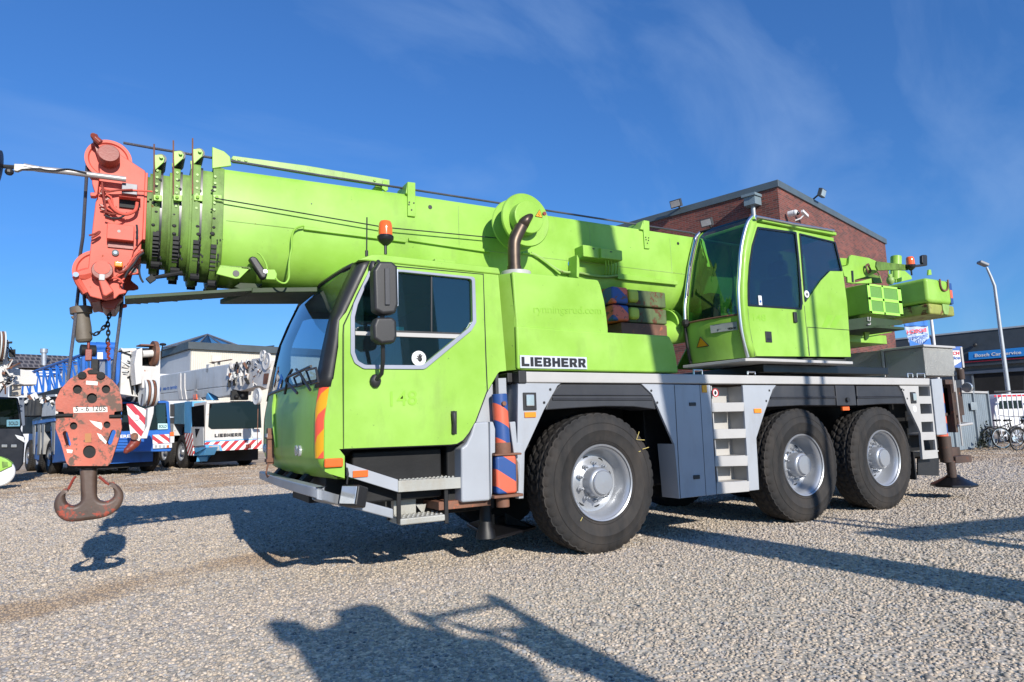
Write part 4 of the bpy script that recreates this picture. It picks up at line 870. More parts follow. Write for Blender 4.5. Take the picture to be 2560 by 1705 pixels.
# long covers for the hydraulic lines + ropes
for p0,p1,h in ((J(680,537),J(1350,622),22),(J(1367,612),J(1895,690),20)):
    m=MB(); a=Y(p0,YB-.03);b=Y(p1,YB-.03); c=Y((p1[0],p1[1]+h/2.6),YB-.03);d=Y((p0[0],p0[1]+h/2.6),YB-.03); m.prism([a,b,c,d],(0,.035,0)); m.build('line_cover',MG,bm_,.006)
m=MB(); m.tube([Y(J(100,355),YB-.05),Y(J(1180,540),YB-.06),Y(J(1260,550),YB-.06),Y(J(2010,622),YB-.06)],.006,6); m.build('cable',MBLK,bm_)
m=MB(); 
pipe=lambda pts,r,name,mt,y,par=bm_,k=6: MB().tube(spline([Y(p,y) if not isinstance(p,Vector) else p for p in pts],k),r,8).build(name,mt,par)
pipe([J(680,536),J(640,545),J(612,570),J(600,620),J(600,680),J(590,730),J(582,800),J(582,870),J(565,905),J(540,910),J(510,895),J(495,875)],.009,'hydraulic_hose',MG,YB-.045)
pipe([J(2110,715),J(2180,722),J(2240,760),J(2300,805),J(2355,850)],.012,'hydraulic_hose',MG,YB-.03)
pipe([D(365,520),D(440,560),D(520,620),D(600,655),D(700,660),D(800,680),D(900,688),D(980,680)],.014,'hydraulic_hose',MGW,YB-.03)
pipe([D(365,530),D(440,575),D(520,635),D(600,665),D(700,668),D(800,686),D(900,694),D(980,690)],.009,'hydraulic_hose',MGG,YB-.02)
bracket(D,[(985,665),(1410,720),(1412,748),(985,705)],'boom_ledge',YB-.035,.06)
bracket(D,[(692,530),(708,560),(712,640),(705,700),(690,690)],'boom_fin',.70,.17)
# electric boxes
for (u0,v0,u1,v1,yy) in ((735,452,862,560,.70),(862,474,1018,575,.66)):
    a=Y(D(u0,v0+8),yy);b=Y(D(u1,v1),yy); m=MB(); m.box((a.x,yy,b.z),(b.x,YB,a.z)); bo=m.build('electric_box',MG,bm_,.01)
    m=MB(); m.box((a.x+.13,yy-.004,a.z-.04),(a.x+.16,yy,a.z-.03)); m.build('box_latch',MTXT,bo)
m=MB()
for u in (895,915,935,960,980): m.tube([Y(D(u,560),.72),Y(D(u+3,610),.74),Y(D(u-4,680),YB-.02)],.008,6)
m.build('box_cables',MG,bm_)
q=Y(D(655,600),YB-.004); m=MB(); m.cyl(q,q+V3((0,.006,0)),.052,n=28); sk=m.build('round_sticker',mat('sign blue',(.02,.20,.62),.4),bm_)
m=MB(); m.tube([q+V3((-.013,-.004,-.025)),q+V3((-.013,-.004,.018)),q+V3((.0,-.004,.028)),q+V3((.013,-.004,.018)),q+V3((.013,-.004,-.025))],.006,6); m.build('sticker_symbol',MSTK,sk)
# cable reel
c=Y(D(325,285),.42); rad=(Y(D(492,300),.42)-c).length*.98
m=MB(); m.lathe([(.05,.0),(rad*.62,.0),(rad*.97,-.012),(rad,.0),(rad,.012),(rad*.97,.004),(.05,.016)],c,(0,1,0),64); 
c2=c+V3((0,.20,0)); m.lathe([(.05,.0),(rad*.97,.0),(rad,.012),(rad*.97,.02),(.05,.02)],c2,(0,1,0),64); m.cyl(c,c2,rad*.55,n=40); rl=m.build('cable_reel',MG,bm_,ang=40)
hc=Y(D(352,262),.30); m=MB(); m.cyl(V3((hc.x,.30,hc.z)),V3((hc.x,.42,hc.z)),rad*.60,n=48); m.build('reel_hub',MG,rl,.012,3)
m=MB(); m.cyl(c+V3((0,.2,0)),V3((c.x,YB,c.z)),.08,n=24); m.build('reel_axle',MGG,rl)
a=Y(D(395,258),.296);b=Y(D(443,268),.296);t=Y(D(425,212),.296); m=MB(); m.prism([a,b,t],(0,.004,0)); ws=m.build('warning_triangle',MYEL,rl)
m=MB(); m.tube([a,b,t,a],.003,6); m.tube([Y(D(424,230),.293),Y(D(416,248),.293),Y(D(428,246),.293),Y(D(420,262),.293)],.003,5); m.build('warning_symbol',MTXT,ws)
q=Y(D(455,242),.296); m=MB(); m.cyl(q,q+V3((0,-.02,0)),.02,n=16); m.build('reel_knob',MRDD,rl)
# foot of the boom front: green lug, camera, struts
m=MB(); m.prism([Y(J(130,790),YB+.02),Y(J(335,806),YB+.02),Y(J(260,880),YB+.02),Y(J(232,882),YB+.02),Y(J(105,850),YB+.02)],(0,.03,0)); lg=m.build('belly_lug',MG,bm_,.006)
q=Y(J(236,846),YB+.015); m=MB(); m.cyl(q,q+V3((0,.004,0)),.028,n=20); m.build('lug_hole',MTXT,lg)
m=MB(); m.prism([Y(A(1655,1095),YB+.02),Y(A(1890,1108),YB+.02),Y(A(1890,1108),YB+.02)+V3((0,.6,0)),Y(A(1655,1095),YB+.02)+V3((0,.6,0))],(0,0,-.02)); m.build('belly_plate',MGG,bm_)
m=MB(); m.prism([Y(J(318,745),YB-.06),Y(J(345,730),YB-.06),Y(J(372,740),YB-.06),Y(J(445,850),YB-.06),Y(J(430,880),YB-.06),Y(J(402,878),YB-.06)],(0,.09,0)); wl=m.build('boom_lamp',MBLK,bm_,.02,3)
m=MB(); q=Y(J(428,832),YB-.07); m.cyl(q,q+V3((0,.02,0)),.018,n=12); m.build('lamp_pivot',MCHR,wl)
bracket(J,[(430,820),(490,820),(505,850),(500,888),(395,884),(400,850)],'lamp_bracket',YB+.0,.03)
pipe([J(375,710),J(400,730),J(430,780),J(440,820)],.008,'lamp_cable',MG,YB-.03)
# belly struts (folded jib mounting) under the boom
def strut(p0,p1,w,h,y,name='belly_beam',mt=MGG,th=.1):
    m=MB(); a=Y(p0,y);b=Y(p1,y); m.beam(a,b,th,h); return m.build(name,mt,bm_,.006)
def under(pts,name,y0=.95,th=.03):
    z=sum(Y(A(*p),y0+.0).z for p in pts)/len(pts)
    return None
def flatbar(p0,p1,y0,y1,name='belly_beam',mt=MGU):
    a=Y(p0,y0); b=Y(p1,y0); m=MB(); m.prism([a,b,b+V3((0,y1-y0,0)),a+V3((0,y1-y0,0))],(0,0,.03)); return m.build(name,mt or MGG,bm_,.004)
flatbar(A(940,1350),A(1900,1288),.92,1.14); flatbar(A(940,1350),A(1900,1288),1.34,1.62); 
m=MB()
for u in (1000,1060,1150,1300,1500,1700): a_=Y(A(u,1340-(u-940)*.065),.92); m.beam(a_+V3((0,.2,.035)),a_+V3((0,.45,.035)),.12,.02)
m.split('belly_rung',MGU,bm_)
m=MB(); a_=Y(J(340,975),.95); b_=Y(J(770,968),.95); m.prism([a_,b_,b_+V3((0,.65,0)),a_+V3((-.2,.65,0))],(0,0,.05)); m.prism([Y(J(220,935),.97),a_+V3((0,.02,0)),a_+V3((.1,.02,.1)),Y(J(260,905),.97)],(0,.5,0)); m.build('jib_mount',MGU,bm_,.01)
m=MB(); m.tube([Y(A(1375,1152),.95),Y(A(1270,1170),.95),Y(A(1150,1190),.95)],[.02,.02,.014]); m.beam(Y(A(1160,1185),.95),Y(A(1115,1215),.95),.05,.05); m.build('locking_bar',MDRK,bm_)
m=MB(); m.loft([bsec(2.40,3.672,2.60,YB-.012,YE+.012),bsec(2.46,3.672,2.60,YB-.012,YE+.012)],True,True); m.build('boom_rear_collar',MG,bm_)
# ---------------------------------------------------- boom head
HY=.90
hp=[A(757,205),A(800,180),A(870,215),A(910,260),A(1095,382),A(1098,400),A(1075,900),A(1010,985),A(985,1080),A(1000,1095),A(1045,1130),A(1050,1155),A(1010,1165),A(960,1165),A(940,1200),A(900,1235),A(905,1270),A(955,1285),A(950,1305),A(900,1315),A(870,1345),A(800,1358),A(740,1345),A(680,1330),A(655,1290),A(620,1230),A(600,1195),A(565,1175),A(560,1160),A(575,1150),A(640,1150),A(665,1110),A(700,780),A(720,620),A(740,560),A(748,400)]
m=MB(); m.prism([Y(p,HY) for p in hp],(0,.03,0)); bh=m.build('boom_head',MRED,CR,.008)
m=MB(); m.prism([Y(p,HY)+V3((0,.66,0)) for p in hp],(0,.03,0)); m.build('head_side_plate',MRED,bh,.008)
m=MB(); m.box((-4.20,HY+.03,2.72),(-4.0,HY+.66,3.30)); m.box((-4.28,HY+.03,3.05),(-4.22,HY+.66,3.3)); m.box((-4.24,HY+.03,2.45),(-4.12,HY+.66,2.55)); m.build('head_core',MRED,bh,.01)
a=Y(A(1095,395),HY+.01);b=Y(A(1075,900),HY+.01); m=MB(); m.prism([a,b,V3((b.x+.02,b.y,b.z)),V3((a.x+.02,a.y,a.z))],(0,.62,0)); m.build('head_flange',MRED,bh,.004)
# bottom nose
m=MB(); m.prism([Y(N(590,1235),1.05),Y(N(860,1190),1.05),Y(N(985,1150),1.05),Y(N(935,1230),1.05),Y(N(880,1290),1.05),Y(N(830,1375),1.05),Y(N(650,1365),1.05),Y(N(590,1290),1.05)],(0,.4,0)); m.prism([Y(N(330,1085),.98),Y(N(560,1050),.98),Y(N(580,1225),.98),Y(N(400,1262),.98)],(0,.5,0)); m.build('head_nose',MRDD,bh,.01)
# sheaves
def sheave(c,r,y0,w=.05,name='sheave',mt=MRED,par=None):
    m=MB(); m.lathe([(.03,0),(r*.30,.0),(r*.34,.012),(r*.80,.014),(r*.86,.0),(r,-.0),(r*1.0,.008),(r*.9,w*.45),(r*.9,w*.55),(r,w-.008),(r,w),(r*.86,w),(r*.80,w-.014),(r*.3,w-.012),(.03,w)],V3((c.x,y0,c.z)),(0,1,0),56); return m.build(name,mt,par,ang=30)
MREDW=mat('red sheave worn white',(.60,.105,.07),.5,spec=.25,fade=.1,rust=.10,rcol=(.7,.68,.66),rscale=3)
c=Y(A(820,312),1.0); r1=(Y(A(998,312),1.0)-c).length*.98; 
sheave(c,r1,.955,.06,'head_sheave',MREDW,bh); sheave(c,r1,1.15,.06,'head_sheave',MREDW,bh)
m=MB(); m.cyl((c.x,.86,c.z),(c.x,1.6,c.z),.035,n=20); q=Y(A(820,225),.78); q0=Y(A(820,290),.86)
m.cyl((q.x,.79,q.z-.02),(q.x+.0,.90,q.z-.04),.078,n=28); m.build('sheave_pin',MRDD,bh,.006)
cb2=Y(A(742,1148),1.0); 
for yy in (.97,1.1,1.23,1.36): sheave(V3((cb2.x,0,cb2.z)),.178,yy,.05,'lower_sheave',MREDW,bh)
q=Y(A(770,1130),.8); m=MB(); m.cyl((q.x,.80,q.z),(q.x,.91,q.z),.075,n=30); m.build('sheave_cap',MRDD,bh,.006)
q=Y(A(770,1115),.795); m=MB(); m.cyl((q.x,.795,q.z+.005),(q.x,.80,q.z+.005),.055,n=30); m.build('cap_face',MRED,bh)
# boxes and fittings on the head
def hbox(u0,v0,u1,v1,y,name,mt,bev=.006,cr=A):
    a=Y(cr(u0,v0),y);b=Y(cr(u1,v1),y); m=MB(); m.box((a.x,y,b.z),(b.x,HY+.005,a.z)); return m.build(name,mt,bh,bev)
hbox(808,775,1008,912,.82,'head_box',MRED); hbox(812,915,1005,975,.885,'box_recess',MRDD,.002)
hbox(920,470,1034,565,.855,'terminal_plate',mat('grey plate',(.14,.15,.17),.4,fade=.2),.004); hbox(895,572,1060,590,.80,'cover_ledge',MRED); hbox(900,592,1050,672,.88,'ledge_recess',MDRK,.002)
hbox(862,1062,925,1108,.82,'head_lamp_amber',MAMB,.01); q=Y(A(870,1002),HY-.004); m=MB(); m.cyl(q+V3((0,-.012,0)),q,.026,n=20); h_=m.build('sight_ring',MBLK,bh); m=MB(); m.cyl(q+V3((0,-.016,0)),q,.014,n=16); m.build('sight_glass',MLMP,h_)
q=Y(A(897,838),.818); m=MB(); m.cyl(q,q+V3((0,.006,0)),.012,n=12); m.build('box_hole',MBLG,bh)
q=Y(A(1010,1132),HY-.004); m=MB(); m.cyl(q,q+V3((0,.01,0)),.022,n=16); m.build('lug_hole',MTXT,bh)
m=MB(); m.prism([Y(A(740,1200),.80),Y(A(790,1192),.80),Y(A(860,1290),.80),Y(A(800,1330),.80),Y(A(775,1320),.80)],(0,.11,0)); lk=m.build('rope_lock',MRED,bh,.012); 
m=MB(); m.box((Y(A(745,1200),.79).x,.79,2.49),(Y(A(790,1200),.79).x,.80,2.54)); m.build('lock_paint_patch',MALU,lk,.01)
# dangling hoses around the head
HC=[[(760,490),(790,520),(850,530),(960,528),(1150,540)],[(770,500),(800,540),(890,530),(1000,525)],[(820,600),(850,660),(900,700),(960,710),(1020,680),(1035,620)],[(780,650),(830,680),(880,705),(940,715)],[(790,690),(850,710),(900,700)],[(790,720),(850,740),(910,735),(960,700)],[(800,560),(840,590),(850,650),(870,690)],[(770,470),(775,540),(790,620),(800,700)],[(1030,790),(1035,840),(1030,900)],[(1060,985),(1020,1020),(990,1060),(960,1110),(930,1150),(880,1180),(830,1195)],[(1070,990),(1030,1040),(985,1090),(950,1130),(900,1150),(880,1130)],[(1085,1000),(1045,1030),(1010,1085),(965,1140),(940,1190)],[(820,1200),(860,1190),(900,1200),(930,1230)],[(670,870),(710,860),(750,840),(740,860),(690,890)],[(1055,1090),(1050,1140),(1060,1190),(1080,1225)]]
for i,h in enumerate(HC):
    pipe([A(*p) for p in h],.008 if i not in (2,) else .013,'head_cable',[MRED,MRDD,MBLK][i%3 if i!=2 else 0],HY-.05-.012*(i%3),par=bh)
m=MB()
for i in range(16): 
    u=760+random.random()*60; v=490+random.random()*230; q=Y(A(u,v),HY-.03); m.ball(q,.014,6,(1.4,.6,.8))
for i in range(22):
    t=i/21; q=Y(A(1070-150*t,985+165*t),HY-.03); m.ball(q,random.uniform(.012,.022),6)
m.split('cable_clip',MRDD,bh)
m=MB(); m.prism([Y(A(690,410),HY-.06),Y(A(745,405),HY-.06),Y(A(745,470),HY-.06),Y(A(735,560),HY-.06),Y(A(720,575),HY-.06),Y(A(680,572),HY-.06),Y(A(680,545),HY-.06),Y(A(715,545),HY-.06),Y(A(695,480),HY-.06)],(0,.07,0)); m.build('rod_bracket',MRED,bh,.006)
a=Y(A(1000,180),.95)
m=MB(); m.tube([Y(M_,.86) for M_ in (Mm(305,100),Mm(330,150),Mm(400,210))],.028); m.cyl(Y(Mm(300,105),.83),Y(Mm(300,105),.9),.022,n=10); m.prism([Y(Mm(290,180),.9),Y(Mm(320,165),.9),Y(Mm(400,290),.9),Y(Mm(385,400),.9),Y(Mm(360,390),.9)],(0,.05,0)); m.build('rope_guard',MRDD,bh,.004)
q=Y(N(145,770),.88); m=MB(); m.cyl(q,q+V3((0,-.03,0)),.02,n=14); m.build('guard_pin',MLMP,bh); m=MB(); m.tube([q+V3((0,.02,0)),Y(N(260,770),.92),Y(N(380,740),.93)],[.035,.05,.05]); m.tube([q+V3((0,.02,0)),Y(N(200,900),.92),Y(N(330,1080),.93)],[.03,.03,.03]); m.build('guard_arm',MRED,bh)
# chrome rod with anemometer
m=MB(); m.tube([Y(A(950,447),.82),Y(A(500,390),.82),Y(A(290,370),.82),Y(A(180,348),.82)],.023,14); rd=m.build('wind_gauge_rod',mat('dull steel tube',(.36,.34,.33),.38,metal=.3,fade=.1),CR)
m=MB(); m.prism([Y(A(105,328),.80),Y(A(155,330),.80),Y(A(300,348),.80),Y(A(290,375),.80),Y(A(165,370),.80),Y(A(130,385),.80),Y(A(103,380),.80)],(0,.04,0)); m.build('rod_clamp',MALW,rd,.004)
m=MB(); m.tube([Y(A(105,355),.82),Y(A(60,352),.82),Y(A(0,348),.82),Y(A(-40,345),.82)],.016); m.ball(Y(A(70,390),.8),.03,10); m.lathe([(.02,-.02),(.13,.0),(.13,.06),(.02,.08)],Y(A(-5,360),.8),(-1,0,.1),20); m.build('wind_gauge',MBLK,rd)
pipe([P4(430,580),P4(760,560),P4(900,590),P4(1050,600),P4(1310,570),P4(1500,600),P4(1700,650)],.006,'rod_cable',MBLK,.79,par=rd)
# hoist ropes
RC=Y(A(935,172),1.0)
m=MB(); m.tube([Y(A(930,172),.985),Y(A(1170,215),.985),Y(A(1600,285),.985),V3((-2.5,.985,3.72)),V3((2.4,.985,3.75)),V3((5.2,.985,3.30))],.012,8); m.build('hoist_rope',MROP,CR)
yR=1.0
rp_=[[A(655,340),B(478,30),B(430,440)],[B(540,30),B(585,330)],[B(762,0),B(735,230),B(712,440)]]
rt_=[[Y(A(657,345),yR),Y(A(625,880),1.1),Y(A(598,1060),1.2)],
     [Y(A(595,1240),1.2),Y(B(480,10),1.2),Y(B(430,430),1.2)],[Y(A(628,1250),1.25),Y(A(645,1465),1.25)],[Y(A(920,1370),1.22),Y(B(735,230),1.2),Y(B(714,430),1.2)]]
for r in rt_:
    m=MB(); m.tube(r,.0125,8); m.build('hoist_rope',MROP,CR)
# ---------------------------------------------------- superstructure
YS=.02
xs=lambda p,y:Y(p,y)
nearE=[(680,398),(645,440),(615,540),(597,640),(588,760),(580,880),(580,960),(588,1080),(603,1200),(625,1300),(648,1382)]
farE=[(318,522),(285,560),(262,640),(242,720),(225,800),(212,900),(205,980),(207,1080),(218,1200),(235,1320),(252,1415)]
YF=.84
def frontrow(i,off=0):
    a=Y(E(*nearE[i]),.07); b=Y(E(*farE[i]),YF); 
    zc=a.z
    b=V3((b.x,YF,zc)) if abs(b.z-zc)>.0 else b
    mid=(a+b)/2+V3((-.06,0,0)); r=[]
    for t in (0,.12,.3,.5,.7,.88,1): 
        q=a.lerp(b,t); r.append(q+V3((-.055*math.sin(math.pi*t)**.7+off,0,0)))
    return r
sc=MB(); sc.loft([frontrow(i) for i in range(7,11)]); scab=sc.build('crane_cab',MG,CR,ang=50)
sc=MB(); sc.loft([frontrow(i) for i in range(0,8)]); sc.build('front_window',GLG,scab,ang=60)
m=MB(); r=frontrow(7,-.006); m.tube(r,.012,6); m.build('window_trim',MRST,scab)
# chrome guard tubes
m=MB(); m.tube(spline([frontrow(i,-.012)[0]+V3((-.01,-.01,0)) for i in range(0,11)],3),.022,10); m.build('guard_tube',MCHR,scab)
m=MB(); m.tube(spline([frontrow(i,-.012)[-1]+V3((-.01,0,0)) for i in range(0,8)],3),.022,10); m.build('guard_tube',MCHR,scab)
m=MB(); m.tube(spline([frontrow(i,-.012)[-1]+V3((-.01,0,0)) for i in range(7,11)],3),.019,10); m.ball(frontrow(7)[-1]+V3((-.03,-.02,0)),.055,10); m.tube([frontrow(0,-.01)[0],frontrow(0,-.03)[-1]],.016,8); m.build('guard_tube',MDRK,scab)
# far green pillar strip and near pillar
m=MB(); rows=[]
for i in range(0,8): r=frontrow(i,-.004); rows.append([r[-1],r[-1].lerp(r[-2],.65)])
m.loft(rows); o=m.build('corner_pillar',MG,scab); s=o.modifiers.new('s','SOLIDIFY'); s.thickness=.02
sidef=[(702,440),(690,480),(668,560),(648,660),(641,760),(636,860),(636,960),(640,1060),(650,1160),(668,1270),(702,1372)]
m=MB(); rows=[]
for i in range(11):
    a=frontrow(i,-.002)[0]; b=Y(E(*sidef[i]),YS); a2=a.lerp(V3((b.x,YS,a.z)),.45)+V3((-.012,-.012,0)); rows.append([a,a2,V3((b.x,YS,b.z))])
m.loft(rows); o=m.build('corner_pillar',MG,scab,ang=60); s=o.modifiers.new('s','SOLIDIFY'); s.thickness=.02; s.offset=0
# side wall with windows
wA=[E(708,468),E(860,490),E(982,506),E(1003,700),E(1022,1000),E(1018,1048),E(640,1022),E(638,900),E(648,740),E(668,600)]
wB=[E(1000,512),E(1255,574),E(1305,778),E(1218,776),E(1150,846),E(1040,1003),E(1020,760)]
sout=[E(702,440),E(690,480),E(668,560),E(648,660),E(640,760),E(636,860),E(636,960),E(640,1060),E(650,1160),E(668,1270),E(702,1372),E(1364,1378),E(1352,1200),E(1338,1000),E(1308,778),E(1270,620),E(1243,560),E(1243,545),E(750,448)]
a_=fillet(uvY(wA,YS),.025); b_=fillet(uvY(wB,YS),.02)
m=MB(); m.plate(uvY(sout,YS),[a_,b_],frY,YS,YS+.03); sw_=m.build('side_wall',MG,scab)
for w_,src in ((a_,wA),(b_,wB)):
    c=V3((sum(p[0] for p in w_)/len(w_),sum(p[1] for p in w_)/len(w_),0))
    inner=[(c.x+(p[0]-c.x)*.93,c.y+(p[1]-c.y)*.955) for p in w_]; outer=[(c.x+(p[0]-c.x)*1.004,c.y+(p[1]-c.y)*1.004) for p in w_]
    m=MB(); m.plate(outer,[inner],frY,YS-.006,YS-.001); m.build('window_border',MBLG,scab)
    m=MB(); m.prism([(p[0],YS+.004,p[1]) for p in w_],(0,.004,0)); m.build('side_window',glassmat('cab side glass',(.42,.54,.60),.25,dark=.22,body=(.015,.022,.03)) if w_ is a_ else glassmat('cab rear glass',(.52,.70,.74),.25,dark=.12,body=(.015,.022,.03)),scab)
m=MB(); m.tube([Y(E(985,506),YS-.004),Y(E(1005,700),YS-.004),Y(E(1030,1010),YS-.004)],.007,6); m.build('door_edge',MGW,scab)
m=MB(); m.tube([Y(p,YS-.001) for p in (E(1038,1020),E(1050,1150),E(1072,1372))],.004,6); m.tube([Y(p,YS-.001) for p in (E(1060,1170),E(1350,1190))],.004,6); m.tube([Y(p,YS-.001) for p in (E(1060,1170),E(1075,1370))],.004,6); m.tube([Y(p,YS-.001) for p in (E(642,1040),E(652,1160),E(690,1370))],.005,6); m.split('panel_seam',MTXT,scab)
def sb2(cr,u0,v0,u1,v1,y,d,name,mt,bev=.004,par=None):
    a=Y(cr(u0,v0),y);b=Y(cr(u1,v1),y); m=MB(); m.box((a.x,y,b.z),(b.x,y+d,a.z)); return m.build(name,mt,par or scab,bev)
hh_=sb2(E,766,1198,816,1278,YS-.01,.012,'door_lock',MBLK,.006); sb2(E,778,1246,806,1262,YS-.013,.01,'lock_pull',MBLG,.002,hh_); sb2(E,966,1062,994,1138,YS-.025,.026,'door_handle',MBLK,.008)
sb2(E,716,948,745,1028,YS-.002,.004,'paper_sticker',MSTK,0); q=Y(E(732,990),YS-.004); m=MB(); m.cyl(q,q+V3((0,.003,0)),.016,n=16); m.build('sticker_mark',MBLU,scab)
q=Y(E(1056,938),YS-.010); m=MB(); m.cyl(q,q+V3((0,.005,0)),.047,n=28); sk=m.build('round_sticker',MSTK,scab); m=MB(); m.ball(q+V3((0,-.003,-.004)),.016,10,(1,.15,1.3)); m.build('hand_symbol',MTXT,sk)
a=Y(E(682,1125),YS-.0012); b=Y(E(772,1130),YS-.0012); text('148',a,b,a+V3((0,0,.085)),MGD,scab,'faded_number',.01,.0006)
for u in (1160,1220): 
    m=MB(); m.prism([Y(E(u,1170),YS-.001),Y(E(u+35,1172),YS-.001),Y(E(u+62+20,1088),YS-.001),Y(E(u+40,1086),YS-.001)],(0,-.0006,0)); m.build('faded_stripe',MGD,scab)
# front panel stickers (on the shaded face)
fa_=lambda t,i0,s:(lambda r0,r1:(r0.lerp(r1,s)))(MBrow(t,i0),MBrow(t,i0+1))
def MBrow(t,i):
    r=frontrow(i,-.006); k=t*(len(r)-1)
    ts=(0,.12,.3,.5,.7,.88,1)
    for j in range(6):
        if ts[j]<=t<=ts[j+1]: return r[j].lerp(r[j+1],(t-ts[j])/(ts[j+1]-ts[j]))
P_=[fa_(.60,8,.65),fa_(.80,8,.65),fa_(.69,8,-.05)]; 
P_=[fa_(.56,8,.72),fa_(.80,8,.72),fa_(.69,8,.0)]
m=MB(); m.prism(P_,(-.004,0,0)); wt=m.build('warning_triangle',MYEL,scab); m=MB(); m.tube([p+V3((-.005,0,0)) for p in P_+[P_[0]]],.005,6); m.build('warning_symbol',MTXT,wt)
P_=[fa_(.05,7,.40),fa_(.48,7,.40),fa_(.48,7,.88),fa_(.05,7,.88)]; P_=[p+V3((-.003,0,0)) for p in P_]
m=MB(); m.prism([P_[0],fa_(.27,7,.40)+V3((-.012,0,0)),P_[1],P_[2],fa_(.27,7,.88)+V3((-.012,0,0)),P_[3]],(-.003,0,0)); pl=m.build('load_plate',mat('data plate',(.30,.32,.30),.4,fade=.15),scab)
text('LIEBHERR',P_[1].lerp(P_[2],.62).lerp(P_[0].lerp(P_[3],.62),.30)+V3((-.016,0,0)),P_[0].lerp(P_[3],.62)+V3((-.014,0,0)),P_[1].lerp(P_[2],.85).lerp(P_[0].lerp(P_[3],.85),.30)+V3((-.016,0,0)),MTXT,pl,'lettering',.02,.001)
# wiper on far edge of the front window
m=MB(); m.tube([frontrow(i,-.03)[-2]+V3((0,.03,0)) for i in (1,2,3,4,5)],.014,6); m.build('wiper',MBLK,scab)
# roof
m=MB(); m.prism([Y(E(690,395),.12),Y(E(735,405),.12),Y(E(1250,492),.12),Y(E(1250,545),.12),Y(E(750,452),.12),Y(E(700,440),.12)],(0,.0,0)) if 0 else None
zr=Y(E(750,430),.0).z; xr0=Y(E(745,430),.0).x; xr1=Y(E(1258,535),.0).x
m=MB(); m.prism([(xr0-.02,-.02,zr-.01),(xr1,-.02,zr-.01),(xr1,YF+.02,zr-.01),(xr0-.10,YF+.02,zr-.01)],(0,0,.045)); m.build('cab_roof',MG,scab,.012)
m=MB(); m.tube([Y(E(700,395),-.03),Y(E(950,445),-.03),Y(E(1245,495),-.03)],.017,8); m.build('roof_rail',MCHR,scab)
# inner far wall with window, rear wall, floor, seat
m=MB(); zf=2.02; fb_=[(2.15,1.97),(2.10,2.3),(2.10,2.62),(4.12,2.62),(4.12,1.97)]
m.prism([(a,YF,b) for a,b in fb_],(0,.03,0)); m.box((4.02,YF,2.6),(4.12,YF+.03,3.60)); m.box((3.0,YF,2.6),(3.05,YF+.03,3.60)); m.build('side_wall',MG,scab)
m=MB(); m.box((4.08,.06,1.97),(4.11,YF,2.6)); m.box((4.08,.78,2.6),(4.11,YF,3.0)); m.build('rear_wall',MINT,scab)
m=MB(); m.box((2.3,.06,1.95),(4.1,YF,1.98)); m.build('cab_floor',MINT,scab)
seat(3.05,.43,2.36,scab); m=MB(); m.box((2.75,.12,2.30),(3.25,.19,2.55)); m.box((2.75,.68,2.30),(3.25,.75,2.55)); m.box((2.28,.62,2.05),(2.46,.78,2.85)); m.cyl((2.85,.15,2.55),(2.83,.15,2.73),.015,n=8); m.cyl((2.85,.71,2.55),(2.83,.71,2.73),.015,n=8); m.build('control_console',MINT,scab,.02)
# platform under the cab
m=MB(); 
a=Y(E(188,1440),YF); b=Y(E(548,1395),.16)
m.prism([V3((1.97,YF+.02,1.905)),V3((2.08,-.03,1.905)),V3((2.20,-.07,1.905)),V3((4.05,-.07,1.905)),V3((4.05,YF,1.905))],(0,0,.035)); m.build('platform',MALU,CR,.006)
m=MB(); m.box((2.6,.15,1.80),(5.2,2.3,1.90)); m.cyl((3.9,1.27,1.70),(3.9,1.27,1.95),.78,n=48); m.build('turntable',MBLG,CR,.01)
m=MB(); a=Y(E(985,1450),.3); m.prism([Y(p,.3) for p in (E(985,1447),E(1090,1462),E(1110,1490),E(1180,1495),E(1205,1452),E(1165,1450),E(1120,1470),E(1040,1450))],(0,.05,0)); m.build('slew_lock',MG,CR,.005)
# main frame of the superstructure
m=MB(); m.prism([(2.7,.78,1.98),(4.35,.78,1.98),(4.75,.78,2.30),(6.5,.78,2.55),(6.5,.78,2.72),(5.5,.78,2.9),(4.5,.78,3.05),(3.4,.78,2.9)],(0,.03,0)); m.prism([(2.7,1.73,1.98),(4.35,1.73,1.98),(4.75,1.73,2.30),(6.5,1.73,2.55),(6.5,1.73,2.72),(5.5,1.73,2.9),(4.5,1.73,3.05),(3.4,1.73,2.9)],(0,.03,0)); m.box((4.8,.82,2.36),(6.4,1.72,2.5)); sf=m.build('slewing_frame',MG,CR,.01)
# lift cylinder
a=Y(D(960,1150),1.1); b=Y(D(1470,1030),1.1); rr_=.16
m=MB(); m.cyl(a,V3((b.x+1.2,1.1,b.z+.12)),rr_,n=40); lc=m.build('lift_cylinder',MG,CR,.01)
for u in (1345,1375):
    q=Y(D(u,1022),1.1); d=(b-a).normalized(); m=MB(); m.cyl(q-d*.014,q+d*.014,rr_*1.1,n=40); m.build('cylinder_ring',MG,lc,.004)
# ---- tail: radiator, counterweight, pivot
x0=Y(P1(515,655),.12); x1=Y(P1(1070,1165),.12)
m=MB(); m.box((x0.x,.12,x1.z+.012),(x1.x,.85,x0.z)); ra=m.build('radiator_box',MG,CR,.012)
fr_=MB(); xm=(Y(P1(735,700),.11).x+Y(P1(775,700),.11).x)/2; zm=Y(P1(740,885),.11).z-.015; w_=x1.x-x0.x; zb_=x1.z+.012; zt_=x0.z
for (a,b,c,d) in ((x0.x,x0.x+.06,zb_,zt_),(x1.x-.09,x1.x,zb_,zt_),(xm-.022,xm+.022,zb_,zt_),(x0.x,x1.x,zt_-.03,zt_),(x0.x,x1.x,zb_,zb_+.035),(x0.x,x1.x,zm-.022,zm+.022)): fr_.box((a,.108,c),(b,.12,d))
fr_.build('grille_frame',mat('bright lime frame',(.36,.76,.10),.35,fade=.05),ra,.003)
